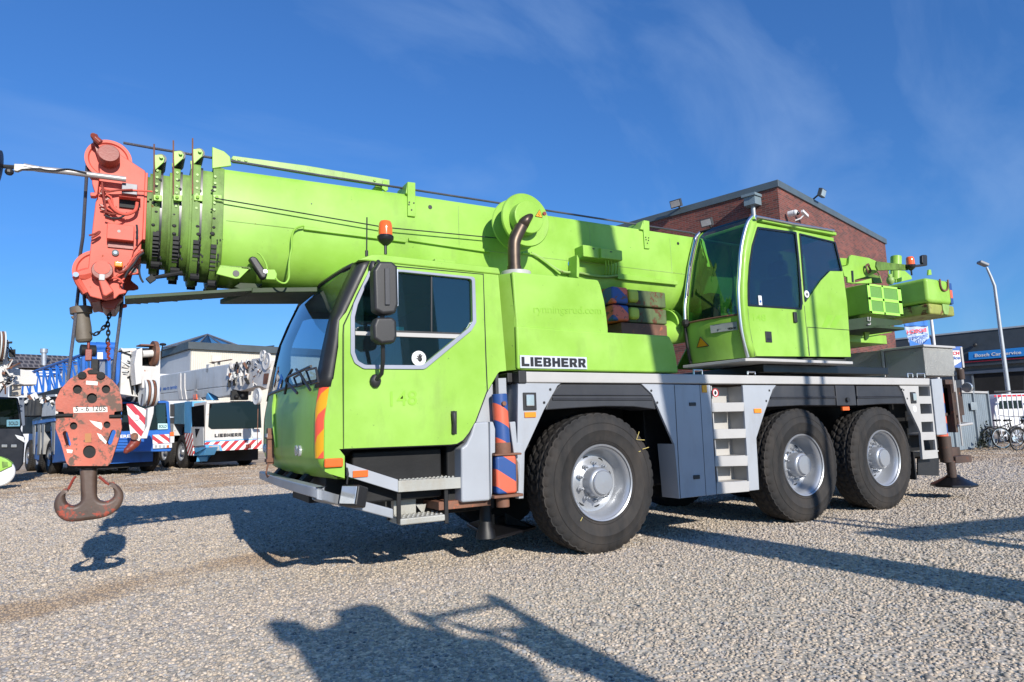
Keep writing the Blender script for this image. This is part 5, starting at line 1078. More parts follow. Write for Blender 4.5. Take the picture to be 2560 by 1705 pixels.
MMESH=mat('grille mesh',(.12,.30,.05),.6,fade=.1,bump=1,bscale=400)
m=MB(); m.box((x0.x+.03,.116,zb_+.02),(x1.x-.03,.119,zt_-.02)); m.build('grille_mesh',MMESH,ra)
# counterweight
a=Y(P1(1422,555),.18); b=Y(P1(1790,960),.18); cwx0=a.x; cwx1=Y(P1(1800,700),.18).x; zt_=Y(P1(1422,560),.18).z; zmid=Y(P1(1425,930),.18).z; zb_=Y(P1(1440,1105),.18).z
m=MB(); m.box((cwx0,.18,zmid),(cwx1,2.36,zt_)); cw=m.build('counterweight',MG,CR,.06,4)
m=MB(); m.box((cwx0+.02,.19,zb_),(cwx1+.03,2.35,zmid-.012)); m.build('counterweight_base',MCWB,cw,.03,3)
SREAR=stripes('tail warning stripes',MORS,MBLS,(0,.3,1.0),.26,.1,rust=.1)
m=MB(); m.box((cwx1-.02,.20,zmid+.01),(cwx1+.012,2.34,zt_-.05)); m.box((cwx1-.075,.172,zmid+.015),(cwx1-.005,.20,zt_-.04)); m.split('warning_stripes',SREAR,cw,.004)
a=Y(P1(1660,590),.17); b=Y(P1(1690,760),.17); m=MB(); m.tube(spline([Y(P1(*p),.165) for p in ((1625,590),(1635,680),(1660,745),(1700,762),(1738,745),(1750,690),(1745,600))],4),.014,8); m.build('lifting_shackle',MRST,cw)
m=MB(); m.prism([Y(P1(*p),.172) for p in ((1670,960),(1775,975),(1770,1060),(1755,1130),(1705,1120),(1680,1050))],(0,.02,0)); m.build('base_lug',MGW,cw,.01)
m=MB(); m.prism([Y(P1(*p),.6) for p in ((1462,445),(1495,445),(1505,525),(1455,530))],(0,.03,0)); m.build('lifting_eye',MG,cw,.004)
# beam below radiator
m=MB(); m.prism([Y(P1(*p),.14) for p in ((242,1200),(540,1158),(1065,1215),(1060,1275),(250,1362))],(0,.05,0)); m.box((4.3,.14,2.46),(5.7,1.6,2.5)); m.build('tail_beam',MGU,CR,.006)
m=MB(); m.prism([Y(P1(*p),.5) for p in ((492,1362),(575,1352),(555,1480),(520,1515),(505,1490))],(0,.03,0)); m.build('tail_bracket',MG,CR,.004)
# boom pivot lugs, arm and fittings seen behind the cab
def pl_(pts,y,th,name,mt=MG,cr=P1,bev=.008): 
    m=MB(); m.prism([Y(cr(*p),y) for p in pts],(0,th,0)); return m.build(name,mt,CR,bev)
pl_(((262,340),(268,250),(295,222),(560,270),(668,315),(672,370),(680,490),(560,540),(350,600),(250,560),(160,400),(245,380)),.75,.04,'pivot_plate')
pl_(((262,340),(268,250),(295,222),(560,270),(668,315),(672,370),(680,490),(560,540),(350,600),(250,560),(160,400),(245,380)),1.6,.04,'pivot_plate')
pl_(((120,268),(245,275),(262,340),(245,380),(150,390)),.8,.2,'pivot_block')
pl_(((150,395),(215,400),(240,445),(330,450),(352,520),(345,655),(240,640),(235,560),(190,545)),.68,.03,'cover_plate')
pl_(((292,462),(322,462),(330,640),(305,630)),.672,.008,'plate_slot',MTXT,bev=.0)
pl_(((680,320),(1120,368),(1170,420),(1150,455),(900,452),(700,460),(672,400)),.55,.03,'arm',MGG)
pl_(((300,655),(600,575),(605,650),(540,652)),.6,.04,'frame_web')
pl_(((350,600),(610,510),(720,545),(760,650),(640,650),(600,575)),.9,.04,'frame_web',MGG)
q=Y(P1(548,430),.70); m=MB()
for r_,dx in ((.075,0),(.062,.01),(.05,-.008)): m.tube([q+V3((r_*math.cos(t)*.75+dx,.008*math.sin(3*t),r_*math.sin(t))) for t in [2*math.pi*i/22 for i in range(22)]],.009,6,closed=True)
m.build('hose_coil',MRST,CR)
pipe([P1(600,455),P1(670,470),P1(720,550),P1(750,640)],.008,'hydraulic_hose',MGW,.68,par=CR)
q0=Y(P1(965,620),.9); q1=Y(P1(965,250),.9); m=MB(); m.cyl(q0,q1,.085,n=28); m.build('tank_pipe',MG,CR,.01)
pl_(((950,600),(960,460),(1100,460),(1200,545),(1210,590),(1000,640)),1.0,.06,'winch_support')
m=MB(); q=Y(P1(880,610),.6); m.ball(q,.06,12,(1,1,1.2)); m.cyl(q,q+V3((0,0,.1)),.03); m.build('hydraulic_valve',MGW,CR)
pipe([P1(850,460),P1(860,540),P1(900,560),P1(960,590),P1(965,640)],.008,'hydraulic_hose',MG,.58,par=CR); pipe([P1(905,460),P1(905,550)],.008,'hydraulic_hose',MG,.58,par=CR)
m=MB(); m.cyl((5.4,.95,3.05),(5.4,1.6,3.05),.2,n=32); m.cyl((5.4,.93,3.05),(5.4,.95,3.05),.26,n=32); m.cyl((5.4,1.6,3.05),(5.4,1.62,3.05),.26,n=32); m.build('winch_drum',MGG,CR)
q=Y(P1(1185,375),.5); b_=beacon(q.x,.5,q.z,CR,.062,.13)
m=MB(); m.tube([Y(P1(1170,440),.5),Y(P1(1210,400),.5),Y(P1(1400,375),.5)],.022,8); m.prism([Y(P1(*p),.48) for p in ((1362,235),(1380,222),(1425,222),(1438,240),(1440,385),(1400,390),(1365,340))],(0,.05,0)); m.build('tail_camera',MBLK,CR,.012)
m=MB(); m.tube([Y(P1(*p),.12) for p in ((540,1160),(540,1215),(575,1220),(578,1160))],.007); m.tube([Y(P1(*p),.12) for p in ((535,1275),(575,1272),(575,1248))],.01); m.build('hook_handle',MALU,CR)
# ---------------------------------------------------- things hanging from or lying on the crane
hb=thing('hook_block','worn orange-red hook block with a double hook hanging below the red boom head','hook block',(-4.31,1.2,0.59))
bp_=[(590,352),(640,380),(700,420),(745,465),(762,515),(735,530),(716,548),(735,566),(766,575),(770,622),(722,628),(722,650),(722,700),(765,705),(768,750),(752,780),(738,860),(695,965),(680,973),(440,973),(420,955),(378,800),(352,715),(356,702),(440,700),(440,660),(400,655),(365,652),(362,625),(350,600),(352,560),(385,500),(445,430),(520,385)]
bp_=[(560,352),(640,380),(705,425),(748,475),(768,545),(770,625),(722,630),(722,668),(766,672),(768,740),(754,790),(700,955),(680,973),(440,973),(420,955),(385,830),(352,740),(352,672),(405,668),(405,632),(352,628),(350,560),(382,490),(440,425),(515,380)]
hl_=[((489,489),29),((670,488),27),((581,545),33),((465,720),24),((676,713),22),((565,884),41)]
def circ(c,r,cr,y,n=26): return [ (q.x,q.z) for q in (Y(cr(c[0]+r*math.cos(2*math.pi*i/n),c[1]+r*math.sin(2*math.pi*i/n)),y) for i in range(n))]
def obl(p0,p1,r,cr,y):
    a=V3((*p0,0));b=V3((*p1,0));d=(b-a).normalized();s=V3((-d.y,d.x,0)); o=[]
    for k in range(9): t=-math.pi/2+math.pi*k/8; o.append(b+d*r*math.cos(t)+s*r*math.sin(t))
    for k in range(9): t=math.pi/2+math.pi*k/8; o.append(a+d*r*math.cos(t)+s*r*math.sin(t))
    return [(q.x,q.z) for q in (Y(cr(v.x,v.y),y) for v in o)]
YHB=1.06
out=fillet(uvY([B(*p) for p in bp_],YHB),.012,3)
hol=[circ(c,r,B,YHB) for c,r in hl_]+[obl((412,768),(432,835),16,B,YHB),obl((716,760),(692,825),16,B,YHB)]
m=MB(); m.plate(out,hol,frY,YHB,YHB+.045); m.build('side_plate',MORG,hb,.006)
m=MB(); m.plate([(a,b) for a,b in out],hol,frY,YHB+.24,YHB+.285); m.build('side_plate',MORG,hb,.006)
c=Y(B(581,560),1.2)
for yy in (1.115,1.165,1.215,1.265):
    sheave(V3((c.x,0,c.z-.02)),.205,yy,.042,'sheave',MDRK,hb)
q=Y(B(565,884),YHB+.02); m=MB(); m.cyl(q,q+V3((0,.24,0)),.052,n=24); m.box((q.x-.14,YHB+.05,q.z-.05),(q.x+.14,YHB+.235,q.z+.05)); m.build('crosshead',MDRK,hb,.006)
for c_,r in ((581,545),0),((489,489),0),((670,488),0): pass
for cc,r in hl_[:3]+hl_[3:5]:
    q=Y(B(*cc),YHB+.03); m=MB(); m.cyl(q,q+V3((0,.2,0)),r/2.529/1635.46*6.6*.8,n=20); m.build('pin',MDRK,hb)
m=MB(); q=Y(B(590,372),YHB-.01); m.prism([Y(B(*p),YHB-.012) for p in ((550,372),(575,362),(610,362),(628,375),(622,392),(560,392))],(0,.012,0)); m.cyl(Y(B(520,400),YHB-.02),Y(B(520,400),YHB+.3),.03,n=14); m.cyl(Y(B(638,402),YHB-.02),Y(B(638,402),YHB+.3),.03,n=14); m.box((q.x-.02,YHB+.02,q.z-.01),(q.x+.03,YHB+.25,q.z+.1)); m.build('rope_socket',MDRK,hb,.004)
def decal(pts,name,mt,y,par,cr=B): m=MB(); m.prism([Y(cr(*p),y) for p in pts],(0,.003,0)); return m.build(name,mt,par)
MST2=mat('torn sticker',(.74,.70,.64),.6,fade=.1,rust=.35,rcol=(.5,.2,.13),rscale=22)
d1=decal(((463,603),(678,600),(680,632),(465,637)),'data_strip',MST2,YHB-.003,hb); decal(((545,434),(618,440),(616,464),(543,458)),'data_strip',MST2,YHB-.003,hb)
decal(((565,685),(642,700),(648,725),(640,745),(600,720)),'torn_sticker',MST2,YHB-.003,hb); decal(((612,765),(640,775),(675,820),(668,835),(630,800)),'torn_sticker',MST2,YHB-.003,hb); decal(((420,868),(460,872),(455,893),(425,890)),'torn_sticker',MST2,YHB-.003,hb)
decal(((537,768),(577,766),(577,822),(537,826)),'torn_sticker',mat('brown sticker',(.38,.16,.05),.6,rust=.4),YHB-.003,hb)
a=Y(B(475,630),YHB-.004); b=Y(B(668,627),YHB-.004); text('5 - 6 1205',a,b,a+V3((0,0,.045)),MTXT,hb,'lettering',.01,.001)
for (u0,v0,u1,v1) in ((352,640,460,668),(690,652,770,668)):
    a=Y(B(u0,v0),YHB-.012); b=Y(B(u1,v1),YHB-.012); m=MB(); m.cyl(V3((a.x,YHB-.0,(a.z+b.z)/2)),V3((b.x,YHB-.0,(a.z+b.z)/2)),.016,n=12); m.box((a.x+.01,YHB+.05,a.z-.09),(b.x-.01,YHB+.22,a.z+.06)); m.build('locking_pin',MDRK,hb,.004)
# the double hook
YH=1.2
ho=[(515,985),(513,1060),(516,1120),(520,1165),(508,1200),(482,1219),(450,1222),(424,1206),(411,1176),(414,1146),(432,1119),(424,1117),(392,1132),(362,1162),(346,1205),(350,1250),(376,1292),(415,1316),(465,1322),(560,1312),(640,1299),(705,1274),(752,1236),(776,1192),(778,1148),(760,1113),(730,1089),(694,1079),(690,1086),(714,1110),(724,1145),(712,1176),(680,1195),(645,1195),(618,1176),(608,1130),(606,1060),(604,985)]
hs=[V3((q.x,q.y,0)) for q in [V3(v) for v in [(*p,0) for p in ho]]]
hs=spline(hs,4,True); hq=[Y(B(v.x,v.y),YH) for v in hs]
cu=bpy.data.curves.new('h','CURVE'); cu.dimensions='2D'; cu.fill_mode='BOTH'; cu.extrude=.028; cu.bevel_depth=.030; cu.bevel_resolution=4; cu.offset=-.028
sp_=cu.splines.new('POLY'); sp_.points.add(len(hq)-1)
for k_,q in enumerate(hq): sp_.points[k_].co=(q.x,q.z,0,1)
sp_.use_cyclic_u=True; ob_=bpy.data.objects.new('h',cu); me_=bpy.data.meshes.new_from_object(ob_)
m=MB(); m.add([V3((v.co.x,YH+v.co.z*1.0,v.co.y)) for v in me_.vertices],[tuple(p.vertices) for p in me_.polygons]); bpy.data.objects.remove(ob_); bpy.data.curves.remove(cu); bpy.data.meshes.remove(me_)
m.cyl(Y(B(560,985),YH)+V3((0,0,.03)),Y(B(563,1200),YH),.06,.055,n=20)
hk=m.build('double_hook',MHK,hb,ang=50)
for pts in (((478,1040),(462,1060),(445,1095),(432,1120)),((625,1040),(650,1060),(675,1082),(695,1090))):
    m=MB(); p=[Y(B(*q),YH-.0) for q in pts]; m.tube([q+V3((0,-.03,0)) for q in p],.010,6); m.tube([q+V3((0,.03,0)) for q in p],.010,6)
    for q in p[1:3]: m.tube([q+V3((0,-.03,0)),q+V3((0,.03,0))],.008,6)
    m.prism([p[0]+V3((0,-.028,0)),p[0]+V3((0,.028,0)),p[-1]+V3((0,.02,0)),p[-1]+V3((0,-.02,0))],(0,0,.006)); m.build('safety_latch',MRDD,hb)
m=MB(); m.box((Y(B(490,970),YH).x,1.12,1.02),(Y(B(640,970),YH).x,1.28,1.10)); m.build('hook_nut',MDRK,hb,.01)
# switch weight and chain
sw1=thing('switch_weight','grey-brown cylinder weight on the rope above the orange-red hook block','rope weight',(-4.40,1.2,2.03))
q=Y(B(515,190),1.25); m=MB(); m.lathe([(.045,0),(.06,.02),(.062,.12),(.058,.20),(.058,.235),(.080,.24),(.080,.295),(.065,.30)],(q.x+.02,1.25,q.z-.0),(-.13,0,1),28); m.prism([Y(B(445,28),1.2),Y(B(480,18),1.2),Y(B(485,60),1.2)],(0,.1,0)); m.build('weight_body',mat('weathered grey brown',(.13,.11,.085),.6,fade=.2,dirt=.5,rust=.2,bump=.3),sw1,.004)
m=MB(); m.cyl(Y(B(560,188),1.25),Y(B(560,235),1.25),.012,n=8); m.box((Y(B(540,235),1.2).x,1.2,Y(B(540,305),1.2).z),(Y(B(582,235),1.2).x,1.27,Y(B(540,235),1.2).z)); m.build('wedge_socket',MRDD,sw1,.006)
chn=thing('chain','dark link chain hanging beside the switch weight from the boom nose','chain',(-4.2,1.22,2.0))
cp=spline([Y(p,1.22) for p in (N(760,1390),N(745,1470),B(690,30),B(680,60),B(685,110),B(683,160),B(680,220),B(683,300))],8)
cp2=spline([Y(p,1.22) for p in (B(680,65),B(655,100),B(625,130),B(590,145),B(565,125))],6)
def chain(pts,step,name):
    # resample by arc length
    acc=[pts[0]]; last=pts[0]
    for p in pts[1:]:
        while (p-last).length>step: last=last+(p-last).normalized()*step; acc.append(last)
    m=MB()
    for i in range(len(acc)-1):
        a=acc[i];b=acc[i+1]; d=(b-a).normalized(); s=d.cross(V3((0,1,0))).normalized() if i%2 else V3((0,1,0)); c=(a+b)/2; L_=step*.72
        m.tube([c+d*(L_*math.cos(t))+s*(step*.32*math.sin(t)) for t in [2*math.pi*k/12 for k in range(12)]],.0062,5,closed=True)
    return m.build(name,MDRK,chn)
chain(cp,.036,'chain_strand'); chain(cp2,.036,'chain_strand')
m=MB(); 
for (u,v) in ((683,190),(686,220),(682,250),(685,280)): m.tube([Y(B(u-6,v),1.2),Y(B(u+8,v+14),1.2),Y(B(u-4,v+26),1.2)],.012,6)
m.build('rusty_links',MRDD,chn)
# counterweight slabs on the deck
SSL=stripes('slab stripes',MORS,MBLS,(.9,.6,1.1),.42,.30,rust=.6)
for i,(zt_,zb_,lab) in enumerate(((2.795,2.60,'upper rusty counterweight slab with orange and blue corner, behind the green hood'),(2.585,2.40,'lower rusty counterweight slab with orange and blue corner, beneath the other one'))):
    cs=thing('counterweight_slab',lab,'counterweight',(1.2,1.2,zb_),group='counterweight slabs on the carrier')
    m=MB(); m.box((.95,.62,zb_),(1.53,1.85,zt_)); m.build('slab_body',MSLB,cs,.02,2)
    m=MB(); m.box((.66,.56,zb_),(.90,1.95,zt_)); m.build('striped_end',SSL,cs,.03,4)
    m=MB(); m.box((.86,.63,zb_+.01),(.96,1.85,zt_-.01)); m.build('slab_neck',MRST,cs)
    m=MB(); m.box((.925,.56,zb_+.03),(1.07,.66,zt_-.01)); m.build('yellow_lug',mat('yellow green worn %d'%i,(.50,.56,.06),.6,fade=.15,rust=.42,rscale=9,rcol=(.15,.06,.02),bump=.4),cs,.045,4)
m=MB(); m.box((.80,.6,2.18),(1.50,1.8,2.39)); m.build('slab_tray',MRST,CR,.01)
# ================================================================== background, left: parked cranes and buildings
FD=V3((.26,-.965,0)).normalized(); SDV=V3((.965,.26,0)).normalized()
def bgwheel(parent,loc,rz,sc=1.0):
    """copy of the wheel, scaled"""
    def cp(o,par):
        c=o.copy(); COL.objects.link(c)
        if par is not None: c.parent=par
        return c
    w=cp(PROTO,None); adopt(w,parent); w.location=loc; w.rotation_euler=(0,0,rz); w.scale=(sc,)*3
    for ch in PROTO.children:
        if ch.name.split('.')[0] in ('tyre','hub'): cp(ch,w)
    return w
def quad(pts,d,name,mt,par,bev=0,label=None):
    m=MB(); m.prism(pts,d); return m.build(name,mt,par,bev,label=label)
AWAY=-FD
rs0=random.Random(5)
MBC=mat('bright blue crane paint',(.018,.12,.44),.4,fade=.15,dirt=.3,dcol=(.03,.06,.12))
MLB=mat('light blue crane paint',(.10,.36,.66),.4,fade=.1,dirt=.2,dcol=(.1,.15,.2))
MCW=mat('crane white grey',(.53,.545,.55),.5,fade=.08,dirt=.5,dcol=(.38,.34,.27),dscale=1.5,rust=.05,rcol=(.3,.15,.08))
SRW=stripes('red and white chevrons',(.45,.04,.05),(.80,.79,.77),(.55*SDV.x,.55*SDV.y,1.15*.6),.21,.3,rust=.1)
SRW2=stripes('red and white chevrons rising',(.45,.04,.05),(.80,.79,.77),(-.75*SDV.x,-.75*SDV.y,.75),.26,.3,rust=.1)
SRW3=stripes('red and white side chevrons',(.45,.04,.05),(.80,.79,.77),(0,.9,.8),.24,.3,rust=.08)
# ---- white and light blue crane with a grey telescopic boom
W0_=V3((-2.36,24.26,0)); corner=VP(P5(570,1100),W0_,FD); corner.z=0
LC=thing('mobile_crane','parked white and light blue crane with red and white striped bumper, second from the left building','mobile crane',(corner.x,corner.y,0))
LC['label']='parked white crane cab with light blue doorframe and red striped bumper under a grey boom'
fp=lambda x,y,off=0:VP(P5(x,y),corner+FD*off,SDV)     # on its front plane
sp=lambda x,y,off=0:VP(P5(x,y),W0_-SDV*off,FD)          # on its side plane
m=MB(); base=[fp(578,1232),fp(1205,1228),fp(1212,1125),fp(1160,1110),fp(1100,1000),fp(1080,705),fp(600,712),fp(590,760),fp(578,1000)]
m.prism(base,AWAY*1.9); cabL=m.build('cab',MWRN,LC,.03)
quad([fp(625,738,.02),fp(1100,712,.02),fp(1180,740,.02),fp(1190,1000,.02),fp(1050,1005,.02),fp(645,1012,.02),fp(612,985,.02)],FD*.015,'windscreen',GLD,cabL,.004)
quad([fp(612,730,.03),fp(640,722,.03),fp(890,705,.03),fp(890,718,.03),fp(600,730,.03)],FD*.02,'screen_edge',MWRN,cabL)
quad([sp(432,770),sp(568,748),sp(572,985),sp(440,985)],-SDV*.01,'side_window',GLD,cabL); quad([sp(430,990,.0),sp(560,992),sp(565,1190),sp(450,1200)],-SDV*.012,'door',MCW,cabL); quad([sp(470,1010,.02),sp(520,1010,.02),sp(480,1110,.02)],-SDV*.006,'door_mirror',GLD,cabL)
q=[fp(1045,1010,.015),fp(1165,1010,.015),fp(1200,1110,.015),fp(1100,1112,.015)]; quad(q,FD*.01,'side_vent',MCW,cabL)
blocktext('LIEBHERR',fp(682,1102,.025),fp(975,1090,.025),fp(682,1066,.025),MTXT,cabL,.004)
quad([fp(580,1155,.08),fp(1195,1125,.08),fp(1200,1225,.08),fp(760,1250,.08),fp(582,1235,.08)],AWAY*.12,'bumper',SRW2,LC,.01)
quad([fp(578,1140,.07),fp(1192,1118,.07),fp(1192,1130,.07),fp(578,1160,.07)],AWAY*.1,'bumper_trim',MLB,LC)
bl=quad([fp(578,1185,.10),fp(745,1182,.10),fp(770,1250,.10),fp(600,1260,.10)],AWAY*.2,'lamp_corner',MLB,LC,.01)
quad([fp(615,1195,.12),fp(730,1190,.12),fp(738,1248,.12),fp(620,1252,.12)],FD*.02,'headlamp',MLMP,bl,.01); quad([fp(622,1205,.15),fp(655,1205,.15),fp(658,1240,.15),fp(625,1240,.15)],FD*.01,'indicator',MORL,bl)
quad([fp(1020,1180,.11),fp(1075,1178,.11),fp(1075,1215,.11),fp(1020,1218,.11)],FD*.06,'tow_coupling',MRDD,LC)
# side: blue doorframe panel, striped mudguard front, wheel
quad([sp(355,715),sp(440,710),sp(438,900),sp(418,1060),sp(352,1055)],SDV*.5,'light_blue_panel',MLB,LC,.02)
quad([sp(232,735),sp(355,720),sp(352,962),sp(235,960)],SDV*.6,'body_side',mat('blue grey panel',(.10,.24,.36),.4,fade=.15),LC,.02)
quad([sp(350,1060,.02),sp(438,1055,.02),sp(450,1300,.02),sp(392,1300,.02)],SDV*.05,'striped_mudguard',SRW3,LC)
quad([sp(455,1220),sp(600,1212),sp(560,1300),sp(400,1312),sp(415,1368),sp(480,1370),sp(490,1320)],SDV*.4,'cab_step',MLB,LC,.01)
m=MB(); m.prism([V3((p.x,p.y,0))+V3((0,0,.45)) for p in (corner+AWAY*1.2+SDV*.35,corner+AWAY*1.2+SDV*2.4,corner+AWAY*9+SDV*2.4,corner+AWAY*9+SDV*.35)],(0,0,1.2)); m.build('chassis_frame',MDRK,LC)
m=MB(); m.prism([V3((p.x,p.y,1.3)) for p in (corner+AWAY*3.4,corner+AWAY*3.4+SDV*2.75,corner+AWAY*10+SDV*2.75,corner+AWAY*10)],(0,0,.75)); m.build('engine_cover',MCW,LC,.02)
m=MB(); m.prism([V3((p.x,p.y,.22)) for p in (corner+AWAY*1.0+SDV*.3,corner+AWAY*1.0+SDV*2.5,corner+AWAY*2.4+SDV*2.6,corner+AWAY*2.4+SDV*.6)],(0,0,.55)); m.build('underbody_shade',MDRK,LC)  # dark box standing in for the black shadow below the cab
m=MB(); m.prism([V3((p.x,p.y,.22)) for p in (Qc_+AWAY*.25+SDV*.15,Qc_+AWAY*.25+SDV*2.6,Qc_+AWAY*2.4+SDV*2.6,Qc_+AWAY*2.4+SDV*.6)],(0,0,.55)) if 0 else None
wa=W0_; rz=math.atan2(SDV.y,SDV.x)-math.pi/2
for k,(d,s_) in enumerate(((0,0),(0,1),(2.0,0),(4.2,0))):
    p=wa+AWAY*d+SDV*(2.75 if s_ else 0)
    bgwheel(LC,(p.x,p.y,.66),rz+math.pi/2*0+(math.pi if s_ else 0)+0 if 0 else (math.atan2(FD.y,FD.x)+(math.pi if s_ else 0))+math.pi*0,.97)
# grey boom, running forward and slightly up
P0=corner+SDV*1.3
bp4=lambda x,y:VP(P5(x,y),corner+SDV*.95,FD)
def boompart(pts,name,mt,par,w=.8,bev=.01): return quad([bp4(*p) for p in pts],SDV*w,name,mt,par,bev)
lb_=boompart([(85,430),(850,300),(858,545),(615,572),(560,580),(80,632)],'boom',MCW,LC,.9,.05)
boompart([(80,632),(560,580),(615,572),(858,545),(870,570),(860,640),(720,668),(610,612),(590,668),(300,700),(80,705)],'boom_belly',MCW,lb_,.8,.03)
for (x0,x1) in ((295,318),(338,362)): quad([bp4(x0,410)-SDV*.03,bp4(x1,405)-SDV*.03,bp4(x1,565)-SDV*.03,bp4(x1+20,690)-SDV*.03,bp4(x0+10,690)-SDV*.03,bp4(x0-8,600)-SDV*.03],SDV*.9,'boom_clamp',MWRN,lb_)
boompart([(455,600),(480,470),(490,475),(487,600),(540,700),(460,700)],'marker_post',MWRN,LC,.1)
quad([bp4(452,640)-SDV*.03,bp4(490,635)-SDV*.03,bp4(495,690)-SDV*.03,bp4(455,690)-SDV*.03],SDV*.05,'amber_beacon',MORL,LC)
boompart([(580,625),(605,620),(650,700),(590,700)],'boom_rest',MLB,LC,.3)
# "sea-ro termin"
a=bp4(122,590)-SDV*.012; b=bp4(275,572)-SDV*.012; c=bp4(122,553)-SDV*.012
text('sea-ro termin',a,b,c,MBLU,lb_,'lettering',.008,.003); m=MB(); q=bp4(95,580)-SDV*.012; m.cyl(q,q-SDV*.004,.10,n=20); m.build('company_mark',MBLU,lb_)
# boom front: collars, sheaves and clutter of the head
for k,x in enumerate((835,900,965,1030)):
    y0=318-k*14
    o=boompart([(x,y0),(x+24,y0-4),(x+30,y0+245),(x+6,y0+250)],'section_collar',MWRN,lb_,.95,.01)
    m=MB()
    for j in range(5):
        q=bp4(x+22+random.uniform(-16,30),y0+20+j*46+random.uniform(-14,14))-SDV*.05; m=MB(); m.beam(q-V3((0,0,.07+.1*random.random())),q+V3((random.uniform(-.12,.12),random.uniform(-.1,.1),.08+.1*random.random())),.05+.05*random.random(),.06+.05*random.random()); m.build('roller_clamp',random.choice([MWRN,MWRN,MCW,MRST,MDRK]),o,.01)
    m=MB(); t=[bp4(x+40+22*math.cos(a_),y0+60+60*math.sin(a_))-SDV*.06 for a_ in [2.2+.45*i for i in range(9)]]; m.tube(t,.03,6); m.build('hose_loop',MBLK if k%2 else MWRN,o)
boompart([(880,300),(1100,262),(1100,560),(960,600),(870,580)],'telescopic_section',MWRN,lb_,.7,.02)
hdl=boompart([(1085,250),(1225,235),(1232,260),(1215,360),(1290,362),(1288,380),(1245,575),(1180,545),(1120,540),(1085,420)],'boom_head',MWRN,LC,.6,.01)
def disc(x,y,r,off,name,mt,par):
    q=bp4(x,y)-SDV*off; m=MB(); m.lathe([(r*.3,0),(r*.35,.02),(r*.8,.02),(r,0),(r,.08),(.02,.08)],q,SDV,26); return m.build(name,mt,par)
disc(1255,275,.30,.05,'head_sheave',MWRN,hdl); disc(1150,655,.30,.04,'lower_sheave',MWRN,hdl); disc(1205,660,.28,.25,'lower_sheave',MCW,hdl); disc(1215,215,.2,.06,'head_sheave',MWRN,hdl)
boompart([(610,290),(860,250),(860,262),(640,296)],'erection_bar',MRST,lb_,.06); boompart([(590,310),(620,305),(610,400),(590,400)],'bar_latch',MWRN,lb_,.06)
m=MB(); a=bp4(1170,740)-SDV*.05; m.tube([a,V3((a.x,a.y,1.3)),V3((a.x,a.y,.9))],.014,6); m.build('hoist_rope',MRST,LC)
m=MB(); m.ball(bp4(920,660),.09,10); m.ball(bp4(985,650),.07,10); m.box(bp4(890,640)-V3((.1,.2,.2)),bp4(890,640)+V3((.5,.2,.15))); m.split('boom_lamp',MDRK,lb_)
q=bp4(1240,440)-SDV*.012; 
quad([bp4(1225,410)-SDV*.02,bp4(1278,405)-SDV*.02,bp4(1262,520)-SDV*.02,bp4(1215,525)-SDV*.02],-SDV*.005,'rust_stain_plate',MRST,hdl)
for k in range(9):
    u=1100+random.random()*110; v=260+random.random()*260
    q=bp4(u,v)-SDV*.05; m=MB(); m.tube([q,q+V3((.1,-.1,random.uniform(-.3,.3))),q+V3((.25,-.3,random.uniform(-.3,.2)))],.02,5); m.build('head_cable',random.choice([MWRN,MDRK,MRST]),hdl)
# ---- blue crane with lattice extension and white boom head
Q0=V3((-6.8,25.6,0)); Qc=Q0+FD*5.05
BC=thing('mobile_crane','parked bright blue crane with a lattice extension and white boom head','mobile crane',(Qc.x,Qc.y,0))
bf=lambda x,y,off=0:VP(B(x,y),Qc+FD*off,SDV)
bs=lambda x,y,off=0:VP(B(x,y),Q0-SDV*off,FD)
cb_=quad([bf(560,890),bf(1080,882),bf(1088,860),bf(1082,760),bf(1070,565),bf(1040,560),bf(560,575)],AWAY*2.0,'cab',MBC,BC,.04)
quad([bf(770,580,.02),bf(1048,575,.02),bf(1062,740,.02),bf(770,752,.02)],FD*.015,'windscreen',GLD,cb_,.005)
quad([bf(985,585,.045),bf(1048,583,.045),bf(1058,700,.045),bf(990,702,.045)],FD*.005,'teal_reflection_pane',GLT,cb_)
quad([bf(998,705,.06),bf(1058,705,.06),bf(1060,740,.06),bf(998,742,.06)],FD*.004,'sold_sheet',mat('pale sign card',(.45,.70,.72),.5,fade=.05),cb_); text('SOLD',bf(1004,733,.07),bf(1054,732,.07),bf(1004,714,.07),MTXT,cb_,'lettering',.02,.003)
m=MB()
for k in range(5): y=802+k*18; a=bf(730,y,.02);b=bf(850,y,.02); m.beam(a,b,.04,.035)
m.split('grille_bar',MBC,cb_)
text('TEREX',bf(735,797,.02),bf(850,794,.02),bf(735,777,.02),MSTK,cb_,'lettering',.03,.004)
quad([bf(962,777,.03),bf(1068,772,.03),bf(1070,828,.03),bf(965,834,.03)],FD*.03,'striped_panel',SRW,BC,.004); quad([bf(965,836,.03),bf(1085,830,.03),bf(1085,858,.03),bf(965,864,.03)],FD*.05,'bumper',mat('bumper white',(.6,.62,.66),.5),BC,.01)
for u in (980,1005,1030,1055): quad([bf(u-2,842,.09),bf(u+14,841,.09),bf(u+14,856,.09),bf(u-2,857,.09)],FD*.01,'headlamp',MLMP if u<1050 else MORL,BC)
quad([bf(1072,760,.02),bf(1096,758,.02),bf(1096,782,.02),bf(1072,784,.02)],FD*.06,'indicator',MORL,BC); quad([bf(1072,786,.02),bf(1098,785,.02),bf(1096,826,.02),bf(1072,828,.02)],FD*.08,'corner_step',MCW,BC)
quad([bf(1074,583,.25),bf(1100,583,.25),bf(1100,662,.25),bf(1074,662,.25)],FD*.08,'mirror',MBLK,BC,.02); quad([bf(1076,668,.25),bf(1100,668,.25),bf(1098,705,.25),bf(1076,705,.25)],FD*.08,'mirror',MBLK,BC,.02)
